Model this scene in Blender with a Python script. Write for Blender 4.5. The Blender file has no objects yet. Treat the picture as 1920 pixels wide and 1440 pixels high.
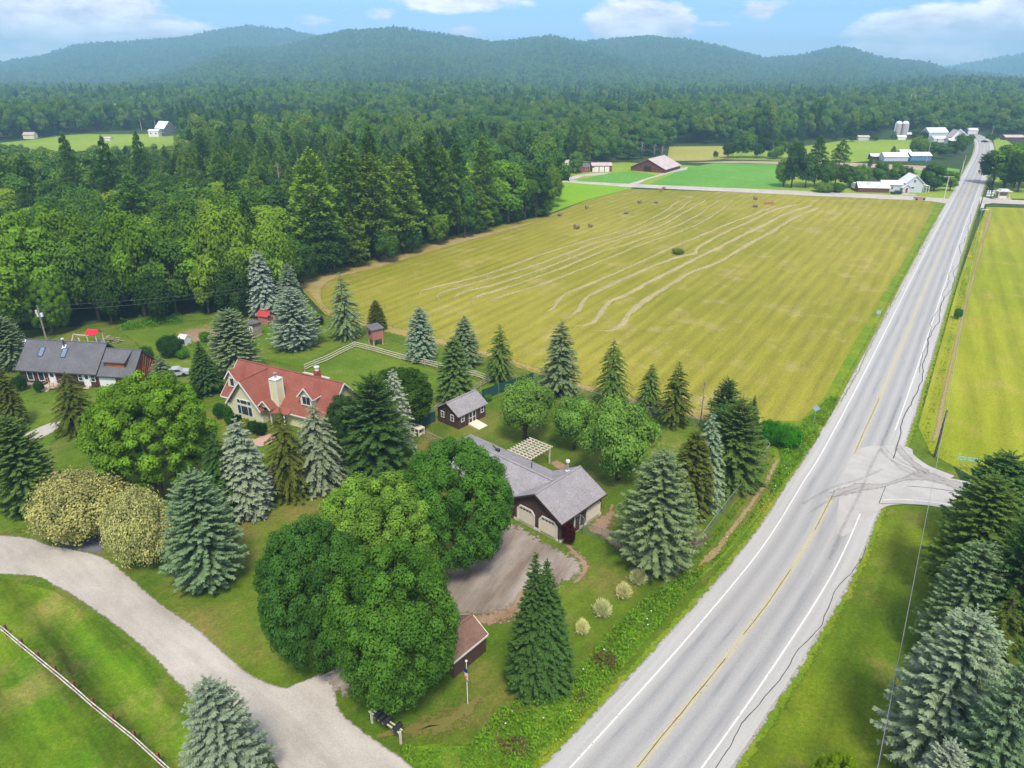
import bpy, math, random
import numpy as np
from mathutils import Vector, geometry
R = math.radians
scene = bpy.context.scene
COL = scene.collection
# ---------------------------------------------------------------- camera
CAMZ, PITCH, FPX = 48.0, R(23.8), 1340.0
cam_d = bpy.data.cameras.new('camera'); cam = bpy.data.objects.new('camera', cam_d); COL.objects.link(cam)
cam.location = (0, 0, CAMZ); cam.rotation_euler = (R(90) - PITCH, 0, 0)
cam_d.sensor_width = 36; cam_d.lens = 36 * FPX / 1920; cam_d.clip_start = .5; cam_d.clip_end = 15000
scene.camera = cam
scene.render.resolution_x, scene.render.resolution_y = 1024, 768
# ---------------------------------------------------------------- light
SUN_EL, SUN_AZ = 58, 172          # azimuth from +Y (view direction) clockwise
SKY_STRENGTH, SUN_STRENGTH, SUN_ANGLE, EXPOSURE = .095, 1.5, 13, 1.58
HAZE_DENSITY = 2.8e-4
scene.view_settings.view_transform = 'Standard'; scene.view_settings.look = 'None'
scene.view_settings.exposure = EXPOSURE; scene.view_settings.gamma = 1
scene.view_settings.use_curve_mapping = False
world = bpy.data.worlds.new('World'); scene.world = world; world.use_nodes = True
sun_d = bpy.data.lights.new('sun', 'SUN'); sun_d.energy = SUN_STRENGTH; sun_d.angle = R(SUN_ANGLE); sun_d.color = (1, .93, .80)
sun = bpy.data.objects.new('sun', sun_d); COL.objects.link(sun)
sun.rotation_euler = (R(90 - SUN_EL), 0, R(180 - SUN_AZ)); sun.location = (60, -60, 150)
try:
    scene.cycles.max_bounces = 5; scene.cycles.diffuse_bounces = 3; scene.cycles.volume_bounces = 0
    scene.cycles.transparent_max_bounces = 12
except Exception: pass

def pix_dir(px, py):
    u = (px - 960) / FPX; v = (720 - py) / FPX
    return Vector((u, math.cos(PITCH) + v * math.sin(PITCH), -math.sin(PITCH) + v * math.cos(PITCH)))
def G(px, py, z=0.0):             # point of the photograph -> point of the place at height z
    d = pix_dir(px, py); t = (CAMZ - z) / -d.z
    return (d.x * t, d.y * t)
def proj(x, y, z):
    dz = z - CAMZ
    zc = y * math.cos(PITCH) - dz * math.sin(PITCH); yc = y * math.sin(PITCH) + dz * math.cos(PITCH)
    return 960 + FPX * x / zc, 720 - FPX * yc / zc, zc

def build_world():
    nt = world.node_tree; N = nt.nodes; L = nt.links; N.clear()
    def m(op, a, b=None, c=None, clamp=False):
        n = N.new('ShaderNodeMath'); n.operation = op; n.use_clamp = clamp
        for i, v in enumerate((a, b, c)):
            if v is None: continue
            if isinstance(v, (int, float)): n.inputs[i].default_value = v
            else: L.new(v, n.inputs[i])
        return n.outputs[0]
    out = N.new('ShaderNodeOutputWorld'); bg = N.new('ShaderNodeBackground'); L.new(bg.outputs[0], out.inputs[0])
    sky = N.new('ShaderNodeTexSky'); sky.sky_type = 'NISHITA'; sky.sun_disc = False
    sky.sun_elevation = R(SUN_EL); sky.sun_rotation = R(SUN_AZ); sky.altitude = 300
    sky.air_density = 1.0; sky.dust_density = .3; sky.ozone_density = 2.0
    tc = N.new('ShaderNodeTexCoord'); sep = N.new('ShaderNodeSeparateXYZ'); L.new(tc.outputs['Generated'], sep.inputs[0])
    az = m('ARCTAN2', sep.outputs[0], sep.outputs[1]); el = m('ARCSINE', sep.outputs[2])
    # daylight blue: the sky keeps its blue down to the hills
    tint = N.new('ShaderNodeMix'); tint.data_type = 'RGBA'; tint.blend_type = 'MULTIPLY'; tint.inputs[0].default_value = 1
    L.new(sky.outputs[0], tint.inputs[6])
    ramp0 = N.new('ShaderNodeValToRGB'); L.new(m('MULTIPLY', el, 2.2, clamp=True), ramp0.inputs[0])
    ramp0.color_ramp.elements[0].position = 0.0; ramp0.color_ramp.elements[0].color = (.50, .55, .82, 1)
    ramp0.color_ramp.elements[1].position = .5; ramp0.color_ramp.elements[1].color = (.80, .88, .92, 1)
    e = ramp0.color_ramp.elements.new(.14); e.color = (.34, .45, .85, 1)
    L.new(ramp0.outputs[0], tint.inputs[7])
    # clouds: fair weather cumulus low over the hills and widened cover above the view
    comb = N.new('ShaderNodeCombineXYZ')
    L.new(m('MULTIPLY', az, 9), comb.inputs[0]); L.new(m('MULTIPLY', el, 26), comb.inputs[1])
    nz = N.new('ShaderNodeTexNoise'); nz.inputs['Scale'].default_value = 1.5; nz.inputs['Detail'].default_value = 9; nz.inputs['Roughness'].default_value = .62
    L.new(comb.outputs[0], nz.inputs['Vector'])
    nb = N.new('ShaderNodeTexNoise'); nb.inputs['Scale'].default_value = .45; nb.inputs['Detail'].default_value = 2
    L.new(comb.outputs[0], nb.inputs['Vector'])
    best = None
    for (cx, cy, sx, sy, w) in [(60, 60, 230, 62, 1.5), (180, 20, 110, 38, 1.3), (340, 52, 70, 22, .55), (580, 38, 60, 18, .5), (720, 25, 40, 16, .6),
                             (860, 0, 130, 22, 1.0), (870, 62, 50, 16, .75), (1200, 48, 92, 42, 1.75), (1425, 18, 48, 20, .85), (1765, 66, 130, 40, 1.7),
                             (1760, 18, 80, 14, .6), (1915, 10, 60, 26, 1.0), (1830, 110, 110, 16, .75), (1330, 45, 50, 10, .45), (0, 108, 90, 22, 1.2)]:
        d = pix_dir(cx, cy).normalized(); a0 = math.atan2(d.x, d.y); e0 = math.asin(d.z)
        sa, se = sx / FPX, sy / FPX
        q = m('ADD', m('POWER', m('DIVIDE', m('SUBTRACT', az, a0), sa), 2), m('POWER', m('DIVIDE', m('SUBTRACT', el, e0), se), 2))
        v = m('MULTIPLY', m('SUBTRACT', 1.25, m('SQRT', q), clamp=True), w)
        best = v if best is None else m('MAXIMUM', best, v)
    wide = m('MULTIPLY', m('SUBTRACT', nb.outputs[0], .42), 6.0, clamp=True)      # unseen upper sky: cloud cover widened for a whiter ambient light
    hi = m('MULTIPLY', m('SUBTRACT', el, .085), 14, clamp=True)
    best = m('MAXIMUM', best, m('MULTIPLY', wide, hi))
    dens = m('MULTIPLY', m('SUBTRACT', m('ADD', m('MULTIPLY', best, .62), m('MULTIPLY', nz.outputs[0], 1.0)), .70), 5.0, clamp=True)
    dens = m('MULTIPLY', dens, .95)
    cl = N.new('ShaderNodeValToRGB'); L.new(nz.outputs[0], cl.inputs[0])
    cl.color_ramp.elements[0].position = .36; cl.color_ramp.elements[0].color = (3.3, 3.15, 3.7, 1)
    cl.color_ramp.elements[1].position = .60; cl.color_ramp.elements[1].color = (6.4, 6.0, 6.2, 1)
    mx = N.new('ShaderNodeMix'); mx.data_type = 'RGBA'; L.new(dens, mx.inputs[0]); L.new(tint.outputs[2], mx.inputs[6]); L.new(cl.outputs[0], mx.inputs[7])
    L.new(mx.outputs[2], bg.inputs[0]); bg.inputs[1].default_value = SKY_STRENGTH
build_world()

# ---------------------------------------------------------------- helpers
def tag(o, label=None, cat=None, group=None, kind=None):
    if label: o['label'] = label
    if cat: o['category'] = cat
    if group: o['group'] = group
    if kind: o['kind'] = kind
    return o
def empty(name, loc=(0, 0, 0), rz=0.0, label=None, cat=None, group=None):
    o = bpy.data.objects.new(name, None); COL.objects.link(o)
    o.location = loc; o.rotation_euler = (0, 0, rz); o.empty_display_size = .3
    return tag(o, label, cat, group)
def copy_tree(o, parent=None):
    c = o.copy(); COL.objects.link(c); c.parent = parent
    for ch in CHILD.get(o.name, []): copy_tree(ch, c)
    return c
CHILD = {}
def adopt(o, parent):
    if parent is not None:
        o.parent = parent; CHILD.setdefault(parent.name, []).append(o)
class MB:
    def __init__(s): s.v = []; s.f = []
    def poly(s, pts):
        b = len(s.v); s.v += [tuple(p) for p in pts]; s.f.append(tuple(range(b, b + len(pts)))); return s
    def box(s, x0, x1, y0, y1, z0, z1):
        b = len(s.v)
        s.v += [(x0, y0, z0), (x1, y0, z0), (x1, y1, z0), (x0, y1, z0), (x0, y0, z1), (x1, y0, z1), (x1, y1, z1), (x0, y1, z1)]
        s.f += [tuple(b + i for i in q) for q in ((0, 3, 2, 1), (4, 5, 6, 7), (0, 1, 5, 4), (1, 2, 6, 5), (2, 3, 7, 6), (3, 0, 4, 7))]
        return s
    def prism(s, poly, off):      # planar polygon swept by a vector
        b = len(s.v); n = len(poly); off = Vector(off)
        s.v += [tuple(p) for p in poly] + [tuple(Vector(p) + off) for p in poly]
        s.f.append(tuple(range(b + n - 1, b - 1, -1))); s.f.append(tuple(range(b + n, b + 2 * n)))
        for i in range(n):
            j = (i + 1) % n; s.f.append((b + i, b + j, b + n + j, b + n + i))
        return s
    def beam(s, p, q, w, h=None, up=(0, 0, 1)):
        p, q = Vector(p), Vector(q); h = h or w; d = (q - p)
        if d.length < 1e-6: return s
        d.normalize(); up = Vector(up)
        if abs(d.dot(up)) > .98: up = Vector((1, 0, 0))
        a = d.cross(up).normalized() * w / 2; c = a.cross(d).normalized() * h / 2
        b = len(s.v)
        for o in (p, q): s.v += [tuple(o - a - c), tuple(o + a - c), tuple(o + a + c), tuple(o - a + c)]
        s.f += [tuple(b + i for i in k) for k in ((0, 3, 2, 1), (4, 5, 6, 7), (0, 1, 5, 4), (1, 2, 6, 5), (2, 3, 7, 6), (3, 0, 4, 7))]
        return s
    def tube(s, pts, rad, n=8, cap=True):
        pts = [Vector(p) for p in pts]; rad = rad if hasattr(rad, '__len__') else [rad] * len(pts)
        b = len(s.v)
        for i, p in enumerate(pts):
            d = (pts[min(i + 1, len(pts) - 1)] - pts[max(i - 1, 0)]).normalized()
            u = Vector((0, 0, 1)) if abs(d.z) < .95 else Vector((1, 0, 0))
            a = d.cross(u).normalized(); c = a.cross(d)
            for k in range(n):
                t = 2 * math.pi * k / n; s.v.append(tuple(p + (a * math.cos(t) + c * math.sin(t)) * rad[i]))
        for i in range(len(pts) - 1):
            for k in range(n):
                k2 = (k + 1) % n; s.f.append((b + i * n + k, b + i * n + k2, b + (i + 1) * n + k2, b + (i + 1) * n + k))
        if cap:
            s.f.append(tuple(b + k for k in range(n))[::-1]); e = b + (len(pts) - 1) * n; s.f.append(tuple(e + k for k in range(n)))
        return s
    def dome(s, c, r, h, n=14, rings=4):
        pts = []; rad = []
        for i in range(rings + 1):
            t = i / rings * math.pi / 2; pts.append((c[0], c[1], c[2] + h * math.sin(t))); rad.append(max(r * math.cos(t), .01))
        return s.tube(pts, rad, n)
    def ball(s, c, r, n=10, rings=6, sz=1):
        pts = []; rad = []
        for i in range(rings + 1):
            t = -math.pi / 2 + i / rings * math.pi; pts.append((c[0], c[1], c[2] + sz * r * math.sin(t) + i * 1e-5)); rad.append(max(r * math.cos(t), .005))
        return s.tube(pts, rad, n)
    def build(s, name, mat, parent=None, smooth=False):
        me = bpy.data.meshes.new(name); me.from_pydata(s.v, [], s.f); me.materials.append(mat)
        if smooth: me.polygons.foreach_set('use_smooth', [True] * len(me.polygons))
        o = bpy.data.objects.new(name, me); COL.objects.link(o); adopt(o, parent); return o

def crom(pts, step=1.0, closed=False, lin=False):
    P = [Vector(p).to_3d() if len(p) == 2 else Vector(p) for p in pts]; n = len(P); out = []
    rng = range(n) if closed else range(n - 1)
    for i in rng:
        if closed: a, b, c, d = P[(i - 1) % n], P[i], P[(i + 1) % n], P[(i + 2) % n]
        else: a, b, c, d = P[max(i - 1, 0)], P[i], P[i + 1], P[min(i + 2, n - 1)]
        k = max(1, int((c - b).length / step))
        for j in range(k):
            t = j / k
            if lin: out.append(b.lerp(c, t)); continue
            out.append(.5 * ((2 * b) + (c - a) * t + (2 * a - 5 * b + 4 * c - d) * t * t + (3 * b - a - 3 * c + d) * t ** 3))
    if not closed: out.append(P[-1])
    return out
def pxs(l, z=0): return [G(x, y, z) for x, y in l]

# ---------------------------------------------------------------- materials
class NT:
    def __init__(s, name, rough=.85, spec=.2):
        s.m = bpy.data.materials.new(name); s.m.use_nodes = True; s.nt = s.m.node_tree; s.N = s.nt.nodes; s.L = s.nt.links
        s.b = s.N['Principled BSDF']; s.out = s.N['Material Output']
        s.b.inputs['Roughness'].default_value = rough; s.b.inputs['Specular IOR Level'].default_value = spec
    def set(s, i, v):
        if isinstance(v, (int, float)): i.default_value = v
        elif isinstance(v, tuple): i.default_value = v if len(v) == len(i.default_value) else v + (1,)
        else: s.L.new(v, i)
    def math(s, op, a, b=None, clamp=False):
        n = s.N.new('ShaderNodeMath'); n.operation = op; n.use_clamp = clamp; s.set(n.inputs[0], a)
        if b is not None: s.set(n.inputs[1], b)
        return n.outputs[0]
    def coord(s, scale=(1, 1, 1), rot=(0, 0, 0), kind='Object'):
        t = s.N.new('ShaderNodeTexCoord'); mp = s.N.new('ShaderNodeMapping')
        mp.inputs['Rotation'].default_value = rot; s.L.new(t.outputs[kind], mp.inputs[0])      # turn first, then stretch
        m2 = s.N.new('ShaderNodeMapping'); m2.inputs['Scale'].default_value = scale; s.L.new(mp.outputs[0], m2.inputs[0]); return m2.outputs[0]
    def noise(s, scale, detail=3, rough=.55, vec=None, dist=0):
        n = s.N.new('ShaderNodeTexNoise'); n.inputs['Scale'].default_value = scale; n.inputs['Detail'].default_value = detail
        n.inputs['Roughness'].default_value = rough; n.inputs['Distortion'].default_value = dist
        s.L.new(vec if vec is not None else s.coord(), n.inputs['Vector']); return n.outputs[0]
    def ramp(s, f, stops):
        n = s.N.new('ShaderNodeValToRGB'); s.L.new(f, n.inputs[0]); cr = n.color_ramp
        while len(cr.elements) < len(stops): cr.elements.new(.5)
        for e, (p, c) in zip(cr.elements, stops):
            e.position = p; e.color = (c if isinstance(c, tuple) else (c, c, c)) + ((1,) if not isinstance(c, tuple) or len(c) == 3 else ())
        return n.outputs[0]
    def mix(s, f, a, b, mode='MIX'):
        n = s.N.new('ShaderNodeMix'); n.data_type = 'RGBA'; n.blend_type = mode
        s.set(n.inputs[0], f); s.set(n.inputs[6], a); s.set(n.inputs[7], b); return n.outputs[2]
    def color(s, c): s.set(s.b.inputs['Base Color'], c); return s
    def bump(s, h, strength=.5, dist=.1):
        n = s.N.new('ShaderNodeBump'); n.inputs['Strength'].default_value = strength; n.inputs['Distance'].default_value = dist
        s.L.new(h, n.inputs['Height']); s.L.new(n.outputs[0], s.b.inputs['Normal']); return s
    def soft(s, scale=1.2, amt=1.0):      # ragged borders where the sheet's attribute 'e' runs from 0 to 1
        a = s.N.new('ShaderNodeAttribute'); a.attribute_name = 'e'
        n = s.noise(scale, 5, .65)
        f = s.math('MULTIPLY', s.math('SUBTRACT', s.math('ADD', a.outputs['Fac'], s.math('MULTIPLY', s.math('SUBTRACT', n, .5), 1.7 * amt)), .45), 3.2, clamp=True)
        f = s.math('MAXIMUM', f, s.math('MULTIPLY', s.math('SUBTRACT', a.outputs['Fac'], .98), 50, clamp=True))
        tr = s.N.new('ShaderNodeBsdfTransparent'); mx = s.N.new('ShaderNodeMixShader')
        s.L.new(f, mx.inputs[0]); s.L.new(tr.outputs[0], mx.inputs[1]); s.L.new(s.b.outputs[0], mx.inputs[2]); s.L.new(mx.outputs[0], s.out.inputs[0]); return s

def plain(name, c, rough=.7, spec=.3, var=.12, scale=2.0, metal=0):
    t = NT(name, rough, spec); n = t.noise(scale, 4)
    t.color(t.mix(1.0, c + (1,), t.ramp(n, [(.3, 1 - var * 1.5), (.7, 1 + var)]), 'MULTIPLY')); t.b.inputs['Metallic'].default_value = metal
    return t.m
def grass(name, a, b, dry, dryamt=.5, big=.06, stripe=None, sstr=.12, soft=False, fine=3.0, mott=.55):
    t = NT(name, .9, .1)
    n1 = t.noise(big, 4, .6); n2 = t.noise(.45, 5, .65); n3 = t.noise(fine, 4, .7)
    c = t.mix(t.ramp(n1, [(.38, 0.), (.62, 1.)]), a, b)
    c = t.mix(t.math('MULTIPLY', t.ramp(n2, [(.40, 0.), (.72, 1.)]), mott), c, tuple(x * .68 for x in a[:3]) + (1,))
    nd = t.noise(.11, 6, .68, t.coord((1, 1, 1), (0, 0, 2.1)))
    c = t.mix(t.ramp(nd, [(.62 - .22 * dryamt, 0.), (.80 - .16 * dryamt, .85)]), c, dry)
    if stripe is not None:
        ang, sp = stripe
        v = t.coord((1, 1, 1), (0, 0, -ang)); sx = t.N.new('ShaderNodeSeparateXYZ'); t.L.new(v, sx.inputs[0])
        w = t.math('SINE', t.math('ADD', t.math('MULTIPLY', sx.outputs[1], 2 * math.pi / sp), t.math('MULTIPLY', n1, 3)))
        v2 = t.coord((.06, 2.6 / sp, 1), (0, 0, -ang)); n4 = t.noise(1.0, 4, .6, v2)
        k = t.math('ADD', t.math('MULTIPLY', w, sstr * .5), t.math('MULTIPLY', t.math('SUBTRACT', n4, .5), sstr * 4.5))
        k = t.math('ADD', k, 1.0); cmb = t.N.new('ShaderNodeCombineXYZ')
        for i in range(3): t.L.new(k, cmb.inputs[i])
        c = t.mix(1.0, c, cmb.outputs[0], 'MULTIPLY')
    c = t.mix(1.0, c, t.ramp(n3, [(.25, .66), (.75, 1.30)]), 'MULTIPLY')
    n6 = t.noise(11, 3, .8); c = t.mix(1.0, c, t.ramp(n6, [(.3, .68), (.7, 1.34)]), 'MULTIPLY')
    n7 = t.noise(1.4, 6, .75, t.coord((1, 1, 1), (0, 0, .7))); c = t.mix(t.ramp(n7, [(.56, 0.), (.70, .45)]), c, dry)
    t.color(c); t.bump(n3, .5, .12)
    if soft: t.soft()
    return t.m
def dirt(name, a, b, soft=True, sc=.5, stretch=None, amt=1.0):
    t = NT(name, .95, .1)
    v = t.coord(*stretch) if stretch else t.coord()
    n = t.noise(sc, 6, .62, v); n2 = t.noise(6, 4, .7); n3 = t.noise(.12, 4, .6)
    c = t.mix(t.ramp(n, [(.35, 0.), (.65, 1.)]), a, b)
    c = t.mix(t.ramp(n3, [(.4, 0.), (.75, .6)]), c, tuple(x * .7 for x in a))
    c = t.mix(1.0, c, t.ramp(n2, [(.3, .86), (.7, 1.12)]), 'MULTIPLY'); t.color(c); t.bump(n2, .35, .05)
    if soft: t.soft(1.6, amt)
    return t.m
def siding(name, c, vert=False, sp=.2, var=.18, rough=.75):
    t = NT(name, rough, .25)
    v = t.coord(); sx = t.N.new('ShaderNodeSeparateXYZ'); t.L.new(v, sx.inputs[0])
    w = t.math('FRACT', t.math('DIVIDE', sx.outputs[2] if not vert else t.math('ADD', sx.outputs[0], sx.outputs[1]), sp))
    n = t.noise(1.0, 5, .6, t.coord((.5, .5, 6) if not vert else (6, 6, .5)))
    col = t.mix(1.0, c + (1,), t.ramp(n, [(.3, 1 - var), (.7, 1 + var)]), 'MULTIPLY')
    col = t.mix(t.ramp(w, [(.0, .5), (.10, 0.)]), col, tuple(x * .45 for x in c)); t.color(col); t.bump(w, .6, .03); return t.m
def shingle(name, c, var=.25):
    t = NT(name, .95, .15)
    n = t.noise(5, 6, .75); n2 = t.noise(.5, 4, .6); n3 = t.noise(1, 3, .5, t.coord((2.5, 2.5, 14)))
    col = t.mix(1.0, c + (1,), t.ramp(n, [(.3, 1 - var), (.7, 1 + var)]), 'MULTIPLY')
    col = t.mix(1.0, col, t.ramp(n2, [(.35, .88), (.7, 1.1)]), 'MULTIPLY'); col = t.mix(1.0, col, t.ramp(n3, [(.35, .9), (.65, 1.08)]), 'MULTIPLY')
    t.color(col); t.bump(n3, .5, .04); return t.m
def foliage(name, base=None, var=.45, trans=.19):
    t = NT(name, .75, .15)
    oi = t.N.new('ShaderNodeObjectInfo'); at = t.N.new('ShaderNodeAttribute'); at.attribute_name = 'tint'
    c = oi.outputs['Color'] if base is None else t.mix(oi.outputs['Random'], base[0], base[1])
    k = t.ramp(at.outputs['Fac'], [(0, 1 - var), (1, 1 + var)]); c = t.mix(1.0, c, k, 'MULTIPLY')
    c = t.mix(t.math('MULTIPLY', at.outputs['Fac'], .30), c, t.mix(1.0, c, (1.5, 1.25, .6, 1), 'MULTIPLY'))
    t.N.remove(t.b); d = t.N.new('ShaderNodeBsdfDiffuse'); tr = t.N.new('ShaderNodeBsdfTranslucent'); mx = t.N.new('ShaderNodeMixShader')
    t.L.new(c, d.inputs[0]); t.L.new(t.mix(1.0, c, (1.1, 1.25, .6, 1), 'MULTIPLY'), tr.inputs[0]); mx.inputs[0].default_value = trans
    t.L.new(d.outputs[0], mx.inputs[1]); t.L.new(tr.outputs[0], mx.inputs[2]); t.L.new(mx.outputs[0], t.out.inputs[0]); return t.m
def gl(name, c=(.03, .04, .055)):
    t = NT(name, .12, .6); t.color(c + (1,)); return t.m
M = {}
M['white'] = plain('white_paint', (.72, .72, .70), .6, .3, .05)
M['cream'] = siding('cream_siding', (.74, .71, .44), False, .22, .05)
M['brown'] = siding('brown_siding', (.080, .043, .033), True, .3, .18)
M['darkbrown'] = siding('dark_log', (.075, .037, .028), False, .25, .3)
M['cedar'] = siding('cedar_board', (.36, .125, .05), False, .2, .45)
M['weathered'] = siding('weathered_cedar', (.17, .075, .045), False, .3, .5)
M['greyroof'] = shingle('grey_shingle', (.285, .265, .27))
M['slate'] = shingle('slate_shingle', (.135, .132, .14))
M['redroof'] = shingle('red_shingle', (.27, .092, .066), .18)
M['brownroof'] = shingle('brown_shingle', (.20, .118, .088), .2)
M['beige'] = plain('beige_door', (.72, .63, .50), .6, .3, .04)
M['trim'] = plain('beige_trim', (.66, .62, .54), .6, .3, .06)
M['glass'] = gl('window_glass'); M['skylight'] = gl('skylight_glass', (.16, .22, .30))
M['metal'] = plain('galvanised', (.45, .46, .47), .4, .5, .1, 3, .6)
M['black'] = plain('black_metal', (.02, .02, .022), .4, .5, .1)
M['darkmetal'] = plain('dark_metal', (.06, .06, .065), .5, .4, .1)
M['wood'] = plain('grey_wood', (.34, .29, .22), .9, .1, .25, 3)
M['palewood'] = plain('pale_wood', (.62, .56, .44), .9, .1, .18, 3)
M['wornwood'] = plain('worn_pale_rail', (.60, .55, .47), .9, .1, .3, 3)
M['redwood'] = plain('red_brown_wood', (.20, .07, .05), .9, .1, .25, 3)
M['deck'] = plain('pinkish_wood', (.48, .36, .28), .9, .1, .2, 3)
M['polewood'] = plain('pole_wood', (.30, .26, .21), .9, .1, .25, 3)
M['poledark'] = plain('dark_pole_wood', (.10, .085, .07), .9, .1, .3, 3)
M['bark'] = plain('bark', (.13, .10, .08), .95, .05, .4, 4)
M['greybark'] = plain('grey_bark', (.34, .29, .25), .95, .05, .3, 4)
M['brick'] = plain('red_brick', (.33, .10, .07), .9, .1, .3, 5)
M['red'] = plain('red_paint', (.42, .05, .05), .6, .3, .1)
M['barnred'] = siding('barn_red', (.30, .05, .045), True, .4, .2)
M['salmon'] = siding('salmon_board', (.40, .165, .12), True, .3, .2)
M['rustwood'] = siding('rusty_barn_board', (.16, .05, .035), True, .6, .5)
M['tinroof'] = plain('pinkish_tin', (.50, .40, .37), .6, .3, .12, .4)
M['whiteroof'] = plain('white_tin', (.72, .72, .74), .5, .4, .08, .4)
M['palesiding'] = siding('pale_grey_siding', (.52, .55, .58), False, .25, .05)
M['concrete'] = plain('concrete', (.50, .45, .42), .9, .1, .15, 1.5)
M['greenscreen'] = plain('green_screen', (.022, .075, .062), .8, .2, .12, 1)
M['canopyred'] = plain('red_canopy', (.72, .02, .05), .7, .2, .04)
M['blue'] = plain('blue_plastic', (.10, .18, .36), .5, .4, .1)
M['bluepaint'] = plain('blue_house', (.10, .24, .42), .7, .2, .08)
M['yellow'] = plain('sign_yellow', (.85, .50, .01), .5, .3, .02)
M['signgreen'] = plain('sign_green', (.02, .36, .20), .5, .3, .02)
M['signback'] = plain('sign_back', (.40, .46, .55), .5, .4, .06)
M['hay'] = dirt('cut_hay', (.32, .275, .125), (.40, .34, .18), False, 2)
M['bale'] = dirt('bale_straw', (.20, .15, .09), (.32, .25, .14), False, 3)
M['tyre'] = plain('tyre', (.02, .02, .02), .9, .1, .1)
M['cardark'] = plain('dark_car_paint', (.02, .025, .035), .3, .6, .05)
M['carsilver'] = plain('silver_car_paint', (.42, .44, .46), .35, .6, .05)
M['flagred'] = plain('flag_red', (.55, .02, .04), .8, .1, .05); M['flagblue'] = plain('flag_blue', (.02, .03, .14), .8, .1, .05)
M['leaf'] = foliage('leaf'); M['needle'] = foliage('needle', None, .30, .12)
def chain():
    t = NT('chain_link', .4, .5); t.color((.42, .45, .45, 1)); t.b.inputs['Metallic'].default_value = .5
    fs = []
    for a in (.785, -.785):
        pass
    v = t.coord(); sx = t.N.new('ShaderNodeSeparateXYZ'); t.L.new(v, sx.inputs[0])
    for sgn in (1, -1):
        u = t.math('FRACT', t.math('DIVIDE', t.math('ADD', sx.outputs[0], t.math('MULTIPLY', sx.outputs[2], sgn)), .085))
        fs.append(t.math('LESS_THAN', u, .10))
    f = t.math('MAXIMUM', fs[0], fs[1])
    tr = t.N.new('ShaderNodeBsdfTransparent'); mx = t.N.new('ShaderNodeMixShader'); t.L.new(f, mx.inputs[0])
    t.L.new(tr.outputs[0], mx.inputs[1]); t.L.new(t.b.outputs[0], mx.inputs[2]); t.L.new(mx.outputs[0], t.out.inputs[0]); return t.m
M['chain'] = chain()

# ---------------------------------------------------------------- terrain
def layer(pts, rc, r0, p, back, tree=9):
    az = []; h = []
    for px, py in pts:
        d = pix_dir(px, py); hor = math.hypot(d.x, d.y); az.append(math.atan2(d.x, d.y)); h.append(CAMZ + d.z / hor * rc - tree)
    return dict(az=np.array(az), h=np.array(h), rc=rc, r0=r0, p=p, back=back)
LAYERS = [
    layer([(-300, 190), (0, 184), (150, 176), (400, 168), (520, 161), (650, 158), (760, 156), (900, 160), (1000, 168), (1100, 184), (1180, 205)], 1300, 650, 1.3, 500, 13),
    layer([(1180, 210), (1300, 186), (1400, 176), (1560, 168), (1650, 160), (1740, 150), (1830, 148), (1920, 156), (2200, 150)], 1900, 750, 1.3, 500, 11),
    layer([(-300, 172), (0, 165), (150, 160), (225, 152), (320, 132), (430, 92), (530, 87), (600, 72), (650, 58), (740, 52), (800, 62), (925, 79), (960, 77), (1030, 70), (1110, 82), (1170, 97), (1240, 120), (1320, 142), (1450, 152), (1700, 165), (2100, 175)], 3000, 1350, 1.35, 500),
    layer([(980, 130), (1050, 100), (1110, 80), (1220, 69), (1290, 76), (1350, 90), (1435, 113), (1500, 108), (1560, 91), (1600, 94), (1650, 111), (1740, 121), (1780, 135), (1900, 148), (2100, 150)], 3500, 1700, 1.4, 600),
    layer([(-500, 150), (-200, 140), (0, 121), (60, 110), (140, 88), (200, 79), (250, 80), (300, 75), (380, 65), (460, 48), (510, 56), (540, 57), (560, 62), (605, 69), (700, 80), (800, 95), (900, 125)], 4300, 2500, 1.3, 700),
    layer([(1650, 160), (1700, 150), (1780, 131), (1850, 118), (1920, 106), (2100, 88), (2400, 110)], 6000, 4500, 1.2, 700)]
def terrain_h(x, y):
    x = np.asarray(x, float); y = np.asarray(y, float); r = np.hypot(x, y); az = np.arctan2(x, y); z = np.zeros_like(r)
    spur = (np.sin(x * .0041 + 1.3) * np.sin(y * .0032 + x * .0017) + .6 * np.sin(x * .0105 + y * .004 + 2) + .35 * np.sin(x * .021 - y * .013) + .2 * np.sin(x * .047 + y * .031))
    for k, l in enumerate(LAYERS):
        edge = np.clip((az - l['az'][0]) / .06, 0, 1) * np.clip((l['az'][-1] - az) / .06, 0, 1)
        hc = np.maximum(np.interp(az, l['az'], l['h']), 0) * edge
        t = np.clip((r - l['r0']) / (l['rc'] - l['r0']), 0, 1)
        f = t ** l['p'] * (1 + .13 * spur * (1 - t) * 2.2 * np.minimum(1, t * 4)); f = np.where(r > l['rc'], np.clip(1 - (r - l['rc']) / l['back'], 0, 1), f)
        z = np.maximum(z, hc * f)
    return z
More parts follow.
